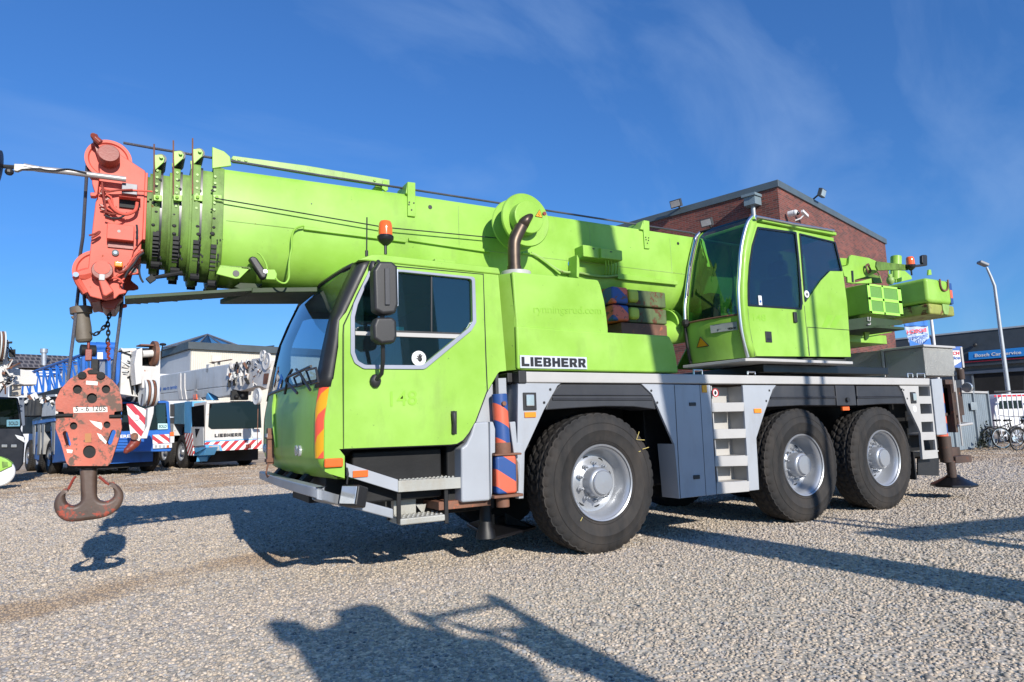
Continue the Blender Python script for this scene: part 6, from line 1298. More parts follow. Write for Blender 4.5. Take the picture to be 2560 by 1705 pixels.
# side: fenders, wheel, white locker
for x0,x1,n_ in ((205,262,'fender'),(262,352,'fender')):
    m=MB(); pts=[(x0,680),(x1,655),(x1-6,700),(x1-12,900),(x1-28,905),(x1-24,740),(x1-34,690),(x0+18,712),(x0+10,900),(x0+2,895)]
    m.prism([bs(*p,.02) for p in pts],SDV*.6); m.build('fender',mat('fender grey',(.27,.27,.26),.6,dirt=.5),BC,.01)
quad([bs(270,575,.1),bs(352,565,.1),bs(350,655,.1),bs(262,662,.1)],SDV*.5,'white_locker',MWRN,BC,.02)
MTP=mat('dark tarpaulin',(.03,.032,.035),.8,fade=.3,bump=.5,bscale=8)
for u_ in (178,200,222,244): m=MB(); m.cyl(bs(u_,660,.12),bs(u_+4,555,.12),.17,.14,n=14); m.build('side_tank',MTP,BC,.03)
quad([bs(140,540,.06),bs(350,520,.06),bs(350,534,.06),bs(140,556,.06)],SDV*.1,'side_rail',MCW,BC,.01)
for k in range(16):
    u_=150+12.5*k; v_=548+rs0.uniform(-8,30); q=bs(u_,v_,.14); m=MB(); m.beam(q,q+V3((rs0.uniform(-.2,.2),0,rs0.uniform(-.25,.25))),.1,.12); m.build('side_fitting',rs0.choice([MWRN,MCW,MDRK,MRST,MDRK]),BC,.01)
quad([bs(205,690,.05),bs(345,672,.05),bs(345,690,.05),bs(205,712,.05)],SDV*.1,'side_panel',MBC,BC,.01)
quad([bs(318,720),bs(430,700),bs(440,940),bs(330,955)],SDV*.4,'lower_body',MBC,BC,.02); quad([bs(215,760),bs(255,750),bs(250,940),bs(215,930)],SDV*.4,'lower_body',MBC,BC,.02)
for d,s_ in ((0,0),(2.2,0),(4.4,0),(0,1),(-3.2,1)):
    p=Q0+AWAY*d+SDV*(2.75 if s_ else 0); bgwheel(BC,(p.x,p.y,.66),math.atan2(FD.y,FD.x)+(math.pi if s_ else 0),.97)
m=MB(); m.prism([V3((p.x,p.y,.4)) for p in (Qc+AWAY*.8+SDV*.4,Qc+AWAY*.8+SDV*2.4,Qc+AWAY*12+SDV*2.4,Qc+AWAY*12+SDV*.4)],(0,0,1.3)); m.build('chassis_frame',MBC,BC)
m=MB(); m.prism([V3((p.x,p.y,1.6)) for p in (Qc+AWAY*2.2,Qc+AWAY*2.2+SDV*2.7,Qc+AWAY*11+SDV*2.7,Qc+AWAY*11)],(0,0,bs(300,522).z-1.45)); m.build('superstructure_base',MDRK,BC,.03)
# telescopic boom and lattice extension, seen end-on
bo=lambda x,y,off=0:VP(B(x,y),Qc+FD*(1.0+off),SDV)
m=MB(); m.prism([bo(770,230),bo(1000,225),bo(1005,560),bo(760,520)],AWAY*9); m.build('boom',MWRN,BC,.03)
m=MB(); m.prism([V3((p.x,p.y,.22)) for p in (Qc+AWAY*1.1+SDV*.3,Qc+AWAY*1.1+SDV*2.5,Qc+AWAY*3.4+SDV*2.6,Qc+AWAY*3.4+SDV*.3)],(0,0,.6)); m.build('underbody_shade',MDRK,BC)  # dark box in place of the shadow under the blue cab
# lattice jib: lies along the crane's side
lt=lambda x,y:VP(B(x,y),Q0+SDV*.2+FD*0,FD)
TL=[lt(150,400),lt(545,262)]; BLw=[lt(140,520),lt(560,505)]
m=MB(); W_=SDV*1.0
for off in (V3((0,0,0)),W_):
    m2=MB(); m2.tube([TL[0]+off,TL[1]+off],.06,8); m2.build('lattice_chord',MBC,BC); m2=MB(); m2.tube([BLw[0]+off,BLw[1]+off],.06,8); m2.build('lattice_chord',MBC,BC)
nseg=9
for k in range(nseg+1):
    t=k/nseg; a=TL[0].lerp(TL[1],t**.85); b=BLw[0].lerp(BLw[1],t**.85); t2=min(1,(k+1)/nseg)**.85; c=BLw[0].lerp(BLw[1],t2)
    for off in (V3((0,0,0)),W_):
        m=MB(); m.tube([a+off,b+off],.045,6); m.build('lattice_brace',MBC,BC)
        if k<nseg: m=MB(); m.tube([a+off,c+off],.035,6); m.build('lattice_brace',MBC,BC)
    m=MB(); m.tube([a,a+W_],.03,6); m.tube([b,b+W_],.03,6); m.build('lattice_spreader',MBC,BC)
hx=quad([bf(570,240,1.2),bf(720,232,1.2),bf(735,300,1.2),bf(585,300,1.2)],AWAY*.8,'lattice_head',MBC,BC,.02); quad([bf(735,255,1.2),bf(768,255,1.2),bf(755,440,1.2),bf(735,470,1.2)],AWAY*.4,'lattice_post',MBC,BC,.02); quad([bf(520,285,1.3),bf(545,280,1.3),bf(540,380,1.3),bf(520,400,1.3)],AWAY*.3,'lattice_post',MBC,BC,.02); quad([bf(568,300,1.2),bf(585,300,1.2),bf(590,430,1.2),bf(572,430,1.2)],AWAY*.3,'lattice_post',MBC,BC); quad([bf(680,300,1.2),bf(700,300,1.2),bf(700,470,1.2),bf(680,470,1.2)],AWAY*.3,'lattice_post',MBC,BC)
quad([bf(615,255,1.23),bf(650,255,1.23),bf(650,298,1.23),bf(615,298,1.23)],FD*.01,'white_sheet',MSTK,hx)
m=MB(); 
for u in (590,640,705): q=bf(u,222,1.0); m.cyl(q-SDV*.15,q+SDV*.15,.16,n=14)
m.split('jib_sheave',MBC,hx); m=MB(); q=bf(510,240,1.2); m.cyl(q,q+SDV*.4,.18,n=16); m.build('jib_roller',MDRK,hx)
# white boom head
hd_=quad([bf(865,240,1.6),bf(900,225,1.6),bf(900,400,1.6),bf(895,450,1.6),bf(860,460,1.6),bf(850,330,1.6)],AWAY*.8,'boom_head',MWRN,BC,.01)
quad([bf(985,215,1.6),bf(1015,225,1.6),bf(1010,515,1.6),bf(985,520,1.6)],AWAY*.8,'head_side_plate',MWRN,hd_,.01); quad([bf(895,340,1.62),bf(990,345,1.62),bf(985,452,1.62),bf(970,480,1.62),bf(900,480,1.62)],AWAY*.2,'head_front_plate',MWRN,hd_,.01)
quad([bf(900,270,1.1),bf(985,270,1.1),bf(985,340,1.1),bf(900,340,1.1)],AWAY*.2,'head_recess',MDRK,hd_); quad([bf(890,202,1.6),bf(995,206,1.6),bf(995,214,1.6),bf(890,210,1.6)],AWAY*.5,'head_top_bar',MRST,hd_)
q=bf(965,262,1.5); m=MB(); m.lathe([(.05,0),(.3,.0),(.42,-.02),(.42,.1),(.3,.08),(.05,.08)],q,SDV,30); m.build('head_sheave',MRST,hd_); m=MB(); m.cyl(bf(900,265,1.5),q,.12,n=20); m.build('sheave_axle',MWRN,hd_)
m=MB(); qa=bf(880,510,1.5); qb=bf(1000,510,1.5); L_=(qb-qa).length
for k in range(5):
    p=qa+SDV*(.10+L_*.72*k/5); m=MB(); m.lathe([(.1,0),(.40,.0),(.44,-.015),(.44,.05),(.38,.07),(.1,.1)],p,SDV,30); m.build('lower_sheave',MRST if k%2 else MCW,hd_)
for k in range(6):
    p=bf(800,470,.6)+SDV*(.08*k); m=MB(); m.lathe([(.1,0),(.50,.0),(.52,.04),(.1,.05)],p-V3((0,0,.02*k)),SDV+V3((0,0,.2)),26); m.build('rear_sheave',MCW if k%2 else MDRK,hd_)
quad([bf(765,225,.9),bf(850,245,.9),bf(850,430,.9),bf(790,400,.9),bf(765,330,.9)],AWAY*.3,'head_side_box',MWRN,hd_,.02)
for k in range(14):
    u=770+random.random()*80; v=235+random.random()*170; q=bf(u,v,1.0); m=MB(); m.tube([q,q+V3((random.uniform(-.2,.2),-.1,random.uniform(-.3,.1))),q+V3((random.uniform(-.3,.3),0,random.uniform(-.4,.1)))],.025,5); m.build('head_cable',random.choice([MWRN,MDRK,MCW]),hd_)
q=bf(1030,205,1.2); m=MB(); m.tube([bf(1018,300,1.2),bf(1022,240,1.2),q],.02,6); m.ball(q,.07,8,(1.6,1,.8)); m.build('wind_gauge',MDRK,hd_)
m=MB(); a=bf(1035,590,.05); 
# ---- striped hook block hanging in front of the blue crane
SB=stripes('hook block red white',(.48,.04,.06),(.80,.77,.70),(.72*SDV.x,.72*SDV.y,.62),.30,.35,rust=.12)
HB2=thing('hook_block','small white hook block with red diagonal stripes hanging in front of the blue crane','hook block',tuple(bf(850,900,2.2)))
h2=lambda x,y,off=0:bf(x,y,2.2+off)
quad([h2(800,580),h2(835,580),h2(925,615),h2(915,740),h2(882,818),h2(828,792)],AWAY*.05,'side_plate',SB,HB2,.02)
quad([h2(935,610),h2(975,595),h2(972,640),h2(930,800),h2(885,800),h2(930,720)],AWAY*.35,'side_plate',MWRN,HB2,.02)
m=MB(); m.cyl(h2(850,785,.02),h2(850,785,.06),.11,n=20); m.build('pin_cap',MRST,HB2)
m=MB(); m.cyl(h2(860,668,.02),h2(860,668,.04),.09,n=24); m.build('round_mark',MSTK,HB2)
m=MB(); m.tube(spline([h2(862,800,-.2),h2(850,830,-.2),h2(820,860,-.2),h2(800,878,-.2),h2(798,895,-.2)],4),[.14,.15,.15,.15,.15,.14,.13,.13,.12,.11,.1,.1,.09,.08,.08,.05,.03],12); m.build('hook',MRDD,HB2)
# rope up to the boom head
m=MB(); m.tube([h2(925,600,-.1),bf(935,520,1.5)],.02,6); m.tube([h2(890,590,-.1),bf(900,520,1.5)],.02,6); m.build('hoist_rope',MROP,HB2)
# ---- dark crane at the far left with a white boom head above
DC0=V3((-10.4,24.6,0)); DC=thing('mobile_crane','parked crane with a near-black cab at the left edge under a worn white boom head','mobile crane',(DC0.x,DC0.y,0))
dcorner=VP(B(150,900),Qc+FD*.4,SDV); dcorner.z=0
df=lambda x,y,off=0:VP(B(x,y),dcorner+FD*off,SDV)
MDC=mat('dark grey blue cab',(.006,.008,.014),.35,fade=.15)
dc=quad([df(-170,1010),df(120,1005),df(150,960),df(160,800),df(130,735),df(150,700),df(115,540),df(-170,530)],AWAY*2,'cab',MDC,DC,.05)
quad([df(-150,545,.02),df(105,548,.02),df(128,735,.02),df(-150,735,.02)],FD*.02,'windscreen',GLD,dc,.01); quad([df(118,540,.03),df(150,540,.03),df(158,715,.03),df(140,725,.03)],FD*.02,'corner_pillar',mat('grey blue pillar',(.10,.12,.16),.4),dc,.01)
quad([df(42,682,.05),df(125,680,.05),df(125,722,.05),df(42,724,.05)],FD*.01,'sold_sheet',mat('blue sign card',(.10,.25,.32),.5,fade=.05),dc); text('SOLD',df(55,716,.07),df(115,715,.07),df(55,692,.07),MTXT,dc,'lettering',.02,.003)
quad([df(92,775,.03),df(150,790,.03),df(160,830,.03),df(110,800,.03)],FD*.03,'wedge_stripe',MCW,dc,.01)
for u in (10,70): quad([df(u,838,.03),df(u+35,838,.03),df(u+35,856,.03),df(u,856,.03)],FD*.03,'headlamp',MLMP,dc,.01)
p=dcorner+AWAY*1.6
for d in (0,2.2): q=p+AWAY*d-SDV*.1; bgwheel(DC,(q.x,q.y,.66),math.atan2(FD.y,FD.x)+math.pi,.97)
m=MB(); m.prism([V3((q.x,q.y,.4)) for q in (dcorner+AWAY*.6-SDV*2.2,dcorner+AWAY*.6-SDV*.3,dcorner+AWAY*10-SDV*.3,dcorner+AWAY*10-SDV*2.2)],(0,0,1.2)); m.build('chassis_frame',MDRK,DC)
dh=quad([df(-60,170,1.2),df(55,175,1.2),df(60,190,1.2),df(40,480,1.2),df(-60,500,1.2)],AWAY*1,'boom_head',MWRN,DC,.02)
for k in range(5):
    q=df(-35+k*13,215,1.3); m=MB(); m.lathe([(.1,0),(.42,.0),(.44,.03),(.1,.04)],q,SDV,24); m.build('head_sheave',MRST if k%2 else MCW,dh)
for k,(u,v,w,h) in enumerate(((45,190,30,10),(55,240,40,45),(50,330,25,30),(45,390,35,12),(40,440,30,20),(60,300,18,14),(-10,300,25,30),(10,380,22,18))):
    quad([df(u,v,1.25),df(u+w,v-3,1.25),df(u+w,v+h,1.25),df(u,v+h,1.25)],FD*.1,'head_fitting',random.choice([MWRN,MWRN,MRST,MDRK]),dh,.01)
for k in range(12):
    u=-5+random.random()*75; v=190+random.random()*280; q=df(u,v,1.4); m=MB(); m.tube([q,q+V3((random.uniform(0,.3),-.1,random.uniform(-.2,.2))),q+V3((random.uniform(-.2,.35),0,random.uniform(-.4,.1)))],.022,5); m.build('head_cable',random.choice([MWRN,MRST,MDRK]),dh)
dw=quad([df(60,350,.4),df(200,372,.4),df(240,410,.4),df(232,460,.4),df(75,462,.4),df(60,440,.4)],AWAY*.6,'counterweight',MWRN,DC,.03); quad([df(60,355,.1),df(118,352,.1),df(118,400,.1),df(60,400,.1)],AWAY*.6,'white_box',MWHT,DC,.02)
quad([df(75,462,.3),df(135,462,.3),df(135,530,.3),df(75,530,.3)],AWAY*.5,'beige_bracket',mat('beige',(.42,.38,.32),.6),DC,.02)
# ---- lime sheave wheel on the ground at the left edge
gq=Z((6,1207)); gq.y=17.0; gq.x=-6.9
RR_=thing('hook_block','lime green hook block with a white sheave hanging low at the left edge','hook block',(gq.x,gq.y,.2))
yv=gq.y; c=Y(B(25,1010),yv)
m=MB(); m.lathe([(.02,0),(.33,.0),(.36,.03),(.36,.14),(.33,.17),(.02,.17)],(c.x-.12,yv,c.z-.02),(.0,1,0),32); m.build('wheel_disc',MWHT,RR_,ang=40)
m=MB(); m.prism([Y(B(*p),yv-.06) for p in ((-80,905),(0,915),(40,930),(75,955),(75,975),(50,985),(20,1000),(0,1010),(-80,1010))],(0,.3,0)); m.build('lime_cover',MG,RR_,.02)
m=MB(); m.cyl((c.x-1.2,yv+.08,c.z),(c.x-1.2,yv+.08,9),.02,n=8); m.cyl((c.x-1.2,yv+.08,c.z),(c.x-.2,yv+.08,c.z),.04,n=8); m.build('hoist_rope',MROP,RR_)
m=MB(); m.prism([Y(B(*p),yv-.08) for p in ((12,945),(45,948),(50,975),(15,985))],(0,.02,0)); m.build('cover_recess',MGG,RR_)
# ---- buildings behind
def rayz(p,z): r=ray(p); return EYE+r*((z-EYE.z)/r.z)
XD=V3((.975,.222,0)).normalized(); YD=V3((-.245,.97,0)).normalized()
hc_=rayz(B(1210,222),7.6); HL=thing('building','cream industrial hall with a dark grey roof edge behind the parked white crane','building',(hc_.x,hc_.y,0))
def cladding(name,base,k=2.2):
    m=mat(name,base,.55,fade=.04,dirt=.1,dcol=tuple(v*.6 for v in base)); nt=m.node_tree; tc=nn(nt,'ShaderNodeTexCoord'); wv=nn(nt,'ShaderNodeTexWave'); wv.inputs['Scale'].default_value=k; wv.bands_direction='X'
    mp=nn(nt,'ShaderNodeMapping'); mp.inputs['Rotation'].default_value=(0,0,-.22); nt.links.new(tc.outputs['Object'],mp.inputs[0]); nt.links.new(mp.outputs[0],wv.inputs['Vector']); bp=nn(nt,'ShaderNodeBump'); bp.inputs['Distance'].default_value=.03; bp.inputs['Strength'].default_value=.4; nt.links.new(wv.outputs['Fac'],bp.inputs['Height']); nt.links.new(bp.outputs[0],nt.nodes['Principled BSDF'].inputs['Normal']); return m
MCRM=cladding('cream cladding',(.56,.52,.44)); MGRW=cladding('grey cladding',(.42,.43,.44),1.5)
b0=V3((hc_.x,hc_.y,0)); L1=40;L2=30
m=MB(); m.prism([b0,b0+XD*L1,b0+XD*L1+YD*L2,b0+YD*L2],(0,0,7.5)); m.build('wall',[MCRM],HL)
m=MB(); m.prism([b0+YD*.0-XD*.03,b0+YD*L2-XD*.03,b0+YD*L2-XD*.03+V3((0,0,7.4)),b0-XD*.03+V3((0,0,7.4))],-XD*.02); m.build('side_wall',MGRW,HL)
m=MB(); e=.3; q=[b0-XD*e-YD*e,b0+XD*L1-YD*e,b0+XD*L1+YD*L2,b0-XD*e+YD*L2]; m.prism([p+V3((0,0,7.45)) for p in q],(0,0,.5)); m.build('roof',mat('slate roof edge',(.05,.065,.075),.5,fade=.1),HL)
# glass pyramid on the roof
pc=VP(B(1310,200),b0+YD*4,XD); pz=7.95; MF=mat('steel frame',(.09,.10,.12),.5)
ap=V3((pc.x,pc.y,pz+1.25)); bs_=[V3((pc.x,pc.y,pz))+XD*(3.2*math.cos(t))+YD*(3.2*math.sin(t)) for t in [2*math.pi*k/12 for k in range(12)]]
m=MB()
for k in range(12): m.tube([ap,bs_[k]],.06,5); m.tube([bs_[k],bs_[(k+1)%12]],.05,5)
sk=m.build('skylight_frame',MF,HL); m=MB()
for k in range(12): m.add([ap,bs_[k],bs_[(k+1)%12]],[(0,1,2)])
m.build('skylight_glass',glassmat('skylight',(.6,.7,.75),.2,dark=.1),sk,flat=True)
q=VP(B(1368,225),b0-YD*.1,XD); m=MB(); m.box((q.x-.3,q.y-.25,6.6),(q.x+.3,q.y,7.1)); m.cyl((q.x,q.y-.1,2),(q.x,q.y-.1,6.6),.1,n=10); m.build('downpipe',mat('pipe cream',(.5,.48,.42),.5),HL)
a=VP(B(1310,240),b0-YD*.15,XD)
pa=VP(B(1620,222),b0+YD*2,XD); pb=VP(B(1735,210),b0+YD*2,XD); m=MB(); m.prism([pa,pb,pb+YD*3,pa+YD*3],(0,0,-.1)); m.build('roof_panel',mat('solar dark',(.02,.025,.035),.2),HL)
# tiled house
h0=VP(B(118,350),V3((-11,52,0)),XD); h1=VP(B(520,352),V3((-11,52,0)),XD); ht=VP(B(120,265),V3((-11,52,0))+YD*4,XD)
HS=thing('house','house with a dark tiled roof and grey chimney pipe behind the blue lattice boom','house',(h0.x,h0.y,0))
MTL=mat('dark roof tiles',(.045,.038,.036),.6,fade=.2); nt=MTL.node_tree; tc=nn(nt,'ShaderNodeTexCoord'); br=nn(nt,'ShaderNodeTexBrick'); br.inputs['Scale'].default_value=1; br.inputs['Brick Width'].default_value=.33; br.inputs['Row Height'].default_value=.36; br.inputs['Mortar Size'].default_value=.05; br.inputs['Color1'].default_value=(.06,.05,.048,1); br.inputs['Color2'].default_value=(.035,.03,.03,1); br.inputs['Mortar'].default_value=(.17,.15,.14,1)
mp=nn(nt,'ShaderNodeMapping'); mp.inputs['Rotation'].default_value=(math.pi/2,0,-.22); nt.links.new(tc.outputs['UV'],br.inputs[0]); nt.links.new(br.outputs[0],nt.nodes['Principled BSDF'].inputs['Base Color'])
ze=h0.z; zt=ht.z; a=V3((h0.x,h0.y,ze)); w_=(h1-h0).length
m=MB(); m.prism([a,a+YD*4+V3((0,0,zt-ze)),a+YD*8],XD*w_); rf=m.build('roof',MTL,HS,uv=True)
m=MB(); m.prism([V3((a.x,a.y,0))+YD*.4+XD*.2,V3((a.x,a.y,0))+YD*.4+XD*(w_-.2),V3((a.x,a.y,0))+YD*7.6+XD*(w_-.2),V3((a.x,a.y,0))+YD*7.6+XD*.2],(0,0,ze-.05)); m.build('wall',mat('house brick plain',(.25,.17,.13),.8,fade=.15),HS)
q=VP(B(278,350),V3((-11,52,0))+YD*1.0,XD); q2=VP(B(278,250),V3((-11,52,0))+YD*1.0,XD); m=MB(); m.cyl(q,q2,.16,n=16); m.cyl(q2-V3((0,0,.1)),q2+V3((0,0,.2)),.24,n=16); m.build('chimney',mat('zinc',(.35,.37,.40),.4,metal=.4),rf)
# pale low building between
c0=VP(B(60,400),V3((-14,44,0)),XD); c1=VP(B(250,400),V3((-14,44,0)),XD)
LB=thing('building','low pale grey building seen below the tiled roof at the left','building',(c0.x,c0.y,0)); zt=VP(B(100,368),V3((-14,44,0)),XD).z
m=MB(); m.prism([V3((c0.x,c0.y,0)),V3((c0.x,c0.y,0))+XD*30,V3((c0.x,c0.y,0))+XD*30+YD*5,V3((c0.x,c0.y,0))+YD*5],(0,0,zt-.3)); m.build('wall',mat('pale wall',(.5,.52,.55),.7),LB); m=MB(); m.prism([V3((c0.x,c0.y,zt-.29))-XD*.2-YD*.2,V3((c0.x,c0.y,zt-.29))+XD*30-YD*.2,V3((c0.x,c0.y,zt-.29))+XD*30+YD*5,V3((c0.x,c0.y,zt-.29))-XD*.2+YD*5],(0,0,.3)); m.build('roof',MWHT,LB)
# ================================================================== background, right
BX=V3((.969,.248,0)).normalized(); BY=V3((-.27,.963,0)).normalized()
bc=rayz(E(845,140),8.5); bc=V3((bc.x,bc.y,0))
BR=thing('building','red brick building with a grey roof edge behind the crane cab','building',tuple(bc))
def brickmat():
    m=mat('red brick',(.20,.05,.035),.8,fade=0); nt=m.node_tree; Lk=nt.links; b=nt.nodes['Principled BSDF']
    tc=nn(nt,'ShaderNodeTexCoord'); br=nn(nt,'ShaderNodeTexBrick'); br.inputs['Scale'].default_value=1; br.inputs['Brick Width'].default_value=.24; br.inputs['Row Height'].default_value=.066; br.inputs['Mortar Size'].default_value=.008; br.inputs['Mortar Smooth'].default_value=.2; br.inputs['Bias'].default_value=-.1
    br.inputs['Color1'].default_value=(.20,.050,.034,1); br.inputs['Color2'].default_value=(.075,.024,.020,1); br.inputs['Mortar'].default_value=(.15,.11,.095,1)
    Lk.new(tc.outputs['UV'],br.inputs[0]); n=nn(nt,'ShaderNodeTexNoise'); n.inputs['Scale'].default_value=.9; n.inputs['Detail'].default_value=6; Lk.new(tc.outputs['Object'],n.inputs['Vector'])
    x=nn(nt,'ShaderNodeMix',data_type='RGBA',blend_type='MULTIPLY'); x.inputs[0].default_value=1; mr=nn(nt,'ShaderNodeMapRange'); mr.inputs[1].default_value=.3; mr.inputs[2].default_value=.7; mr.inputs[3].default_value=.85; mr.inputs[4].default_value=1.15; Lk.new(n.outputs['Fac'],mr.inputs[0]); Lk.new(br.outputs[0],x.inputs[6]); Lk.new(mr.outputs[0],x.inputs[7]); Lk.new(x.outputs[2],b.inputs['Base Color'])
    bp=nn(nt,'ShaderNodeBump'); bp.inputs['Strength'].default_value=.6; bp.inputs['Distance'].default_value=.01; Lk.new(br.outputs['Fac'],bp.inputs['Height']); bp.invert=True; Lk.new(bp.outputs[0],b.inputs['Normal']); return m
MBRK=brickmat(); H_=8.27
LR=10.27
m=MB(); m.prism([bc,bc+BX*LR,bc+BX*LR+BY*24,bc+BY*24],(0,0,H_)); m.build('wall',MBRK,BR,uv=True)
m=MB(); e=.06; m.prism([p+V3((0,0,H_+.0)) for p in (bc-BX*e-BY*e,bc+BX*(LR+e)-BY*e,bc+BX*(LR+e)+BY*24,bc-BX*e+BY*24)],(0,0,.22)); m.build('roof_edge',mat('zinc grey trim',(.075,.10,.115),.45,fade=.1),BR,.01)
MFL=mat('floodlight grey',(.05,.055,.06),.4)
def flood(p,d,name='floodlight'):
    m=MB(); s=d.cross(V3((0,0,1))).normalized(); u=(d*.25+V3((0,0,1))).normalized(); 
    c=p+d*.35+V3((0,0,.12)); dd=(d+V3((0,0,-.35))).normalized(); uu=s.cross(dd)
    m.prism([c+s*a*.2+uu*b*.13 for a,b in ((-1,-1),(1,-1),(1,1),(-1,1))],-dd*.12); m.beam(p,c-dd*.1,.05,.05); o=m.build(name,MFL,BR,.01)
    m=MB(); m.prism([c+dd*.002+s*a*.17+uu*b*.1 for a,b in ((-1,-1),(1,-1),(1,1),(-1,1))],dd*.006); m.build('floodlight_glass',MLMP,o)
flood(VP(E(175,345),bc,BY),-BX); flood(VP(E(1100,275),bc,BX),-BY); flood(VP(E(390,478),bc,BY),-BX)
q=VP(E(690,300),bc,BY)-BX*.01; m=MB(); q1=VP(E(692,255),bc,BY); q2=VP(E(692,330),bc,BY); w_=.22
m.prism([V3((q.x,q.y,q2.z))-BY*w_,V3((q.x,q.y,q2.z))+BY*w_,V3((q.x,q.y,q2.z))+BY*w_*.8-BX*.35,V3((q.x,q.y,q2.z))-BY*w_*.8-BX*.35],(0,0,q1.z-q2.z-.08)); m.prism([V3((q.x,q.y,q1.z-.08))-BY*w_*1.15,V3((q.x,q.y,q1.z-.08))+BY*w_*1.15,V3((q.x,q.y,q1.z-.08))+BY*w_-BX*.42,V3((q.x,q.y,q1.z-.08))-BY*w_-BX*.42],(0,0,.08)); hp_=m.build('hopper',mat('hopper zinc',(.15,.20,.23),.4,fade=.1),BR)
m=MB(); m.cyl(V3((q.x,q.y,0))-BX*.12,V3((q.x,q.y,q2.z))-BX*.12,.07,n=14); m.build('downpipe',mat('drain zinc',(.3,.34,.36),.4,metal=.3),BR)
q=VP(E(905,385),bc,BX)-BY*.1; m=MB(); m.cyl(q,q-BY*.15,.09,n=20); m.ball(q-BY*.2,.09,12); cam_=m.build('security_camera',MWHT,BR); m=MB(); m.ball(q-BY*.26+V3((.02,0,-.03)),.065,12); m.build('camera_dome',MBLG,cam_)
q=VP(E(985,388),bc,BX)-BY*.25; m=MB(); m.beam(q-BX*.2+V3((0,0,.04)),q+BX*.2-V3((0,0,.05)),.09,.09); m.tube([q,q+V3((-.1,.1,-.15)),q+BY*.25+V3((-.15,0,-.2))],.03,6); m.build('security_camera',MWHT,BR,.02)
# ---- dark garage building with the blue sign
WD=V3((.273,-.962,0)).normalized(); WN=V3((-.962,-.273,0)).normalized()   # wall direction, outward normal
p0=rayz((2560,560+635/2.45),6.3); p0=V3((p0.x,p0.y,0))
GA=thing('building','dark grey garage building with open bays and a long blue sign on its front','building',tuple(p0))
gv=lambda cr,x,y,off=0:VP(cr(x,y),p0+WN*off,WD)
MGA=mat('anthracite cladding',(.035,.045,.055),.45,fade=.1); MGA2=mat('grey render wall',(.12,.14,.155),.7,fade=.1,dirt=.3,dcol=(.08,.08,.08))
A0=p0-WD*34; B0=p0+WD*12
zr=6.3; zmid_=gv(P2,900,520).z
m=MB(); m.prism([A0,B0,B0-WN*14,A0-WN*14],(0,0,zmid_-.35)); m.build('wall',MGA2,GA)
m=MB(); m.prism([V3((p.x,p.y,zmid_-.35)) for p in (A0+WN*.5,B0+WN*.5,B0-WN*14,A0-WN*14)],(0,0,zr-zmid_+.35)); m.build('upper_wall',MGA,GA)
m=MB(); m.prism([V3((p.x,p.y,zr)) for p in (A0+WN*.56,B0+WN*.56,B0-WN*14,A0-WN*14)],(0,0,.1)); m.build('roof_edge',mat('pale trim',(.3,.33,.36),.4),GA)
def gplate(pts,cr,off,th,name,mt,par=GA): return quad([gv(cr,*p,off) for p in pts],WN*th,name,mt,par)
gplate(((720,655),(1195,628),(1195,900),(745,900)),P2,.02,.02,'open_bay',mat('bay dark',(.006,.006,.007),.9))
gplate(((705,660),(722,655),(748,900),(730,900)),P2,.03,.1,'bay_frame',MGA2); gplate(((555,640),(1195,592),(1195,625),(555,662)),P2,.03,.15,'lintel',mat('lintel grey',(.20,.22,.24),.7))
rd_=gplate(((630,540),(1195,500),(1195,508),(630,548)),P2,.53,.05,'red_strip',mat('red strip',(.30,.01,.03),.4))
SG=thing('sign','long blue sign with white lettering on the dark garage front','sign',tuple(gv(P2,680,450,.55)))
quad([gv(P2,680,450,.53),gv(P2,1300,395,.53),gv(P2,1300,478,.53),gv(P2,683,523,.53)],WN*.12,'sign_board',mat('sign blue bright',(.02,.20,.55),.4,fade=.03),SG)
text('Bosch Car Service',gv(P2,736,496,.67),gv(P2,1168,466,.67),gv(P2,736,465,.67),MSTK,SG,'lettering',.015,.01)
q=gv(P2,742,385,.5); m=MB(); m.ball(q+WN*.15,.12,8); m.build('wall_lamp',MBLK,GA)
# free-standing sign
VV=V3((rt.x,rt.y,0)).normalized()
s0=rayz((0,0),1) if 0 else None
dS=V3((27.5,10.5,0)); sv=lambda x,y,off=0:VP(P2(x,y),dS+V3((fw.x,fw.y,0)).normalized()*-off,VV)
S2=thing('sign','white and blue garage sign partly hidden behind the checker plate box','sign',tuple(sv(580,590)))
SU=V3((0,0,1))
def sq(x0,y0,x1,y1,off,name,mt,par,th=.02):
    a=sv(x0,y1,off);b=sv(x1,y1,off);zt=sv(x0,y0,off).z; m=MB(); m.prism([a,b,V3((b.x,b.y,zt)),V3((a.x,a.y,zt))],-V3((fw.x,fw.y,0)).normalized()*th); return m.build(name,mt,par)
m=MB(); bb=sq(430,405,622,596,0,'sign_board',MSTK,S2,.06)
sq(430,402,615,430,.07,'blue_band',MBLU,S2); a=sv(430,596,.07);b=sv(612,596,.07);c=sv(612,535,.07); m=MB(); m.prism([sv(540,592,.07),b,c,sv(548,575,.07)],-V3((fw.x,fw.y,0))*.01); m.build('blue_wedge',MBLU,S2); sq(614,403,630,594,.03,'sign_frame',MALU,S2,.08)
MRDT=mat('sign red',(.60,.01,.03),.4,fade=0)
text('BOSCH',sv(448,472,.08),sv(592,474,.08),sv(448,442,.08),MRDT,S2,'lettering',.03,.004); text('Service',sv(448,518,.08),sv(600,516,.08),sv(448,486,.08),MBLU,S2,'lettering',.02,.004)
a=sv(600,596);m=MB(); m.cyl((a.x,a.y,0),(a.x,a.y,a.z+.1),.07,n=10); m.build('sign_post',MALU,S2)
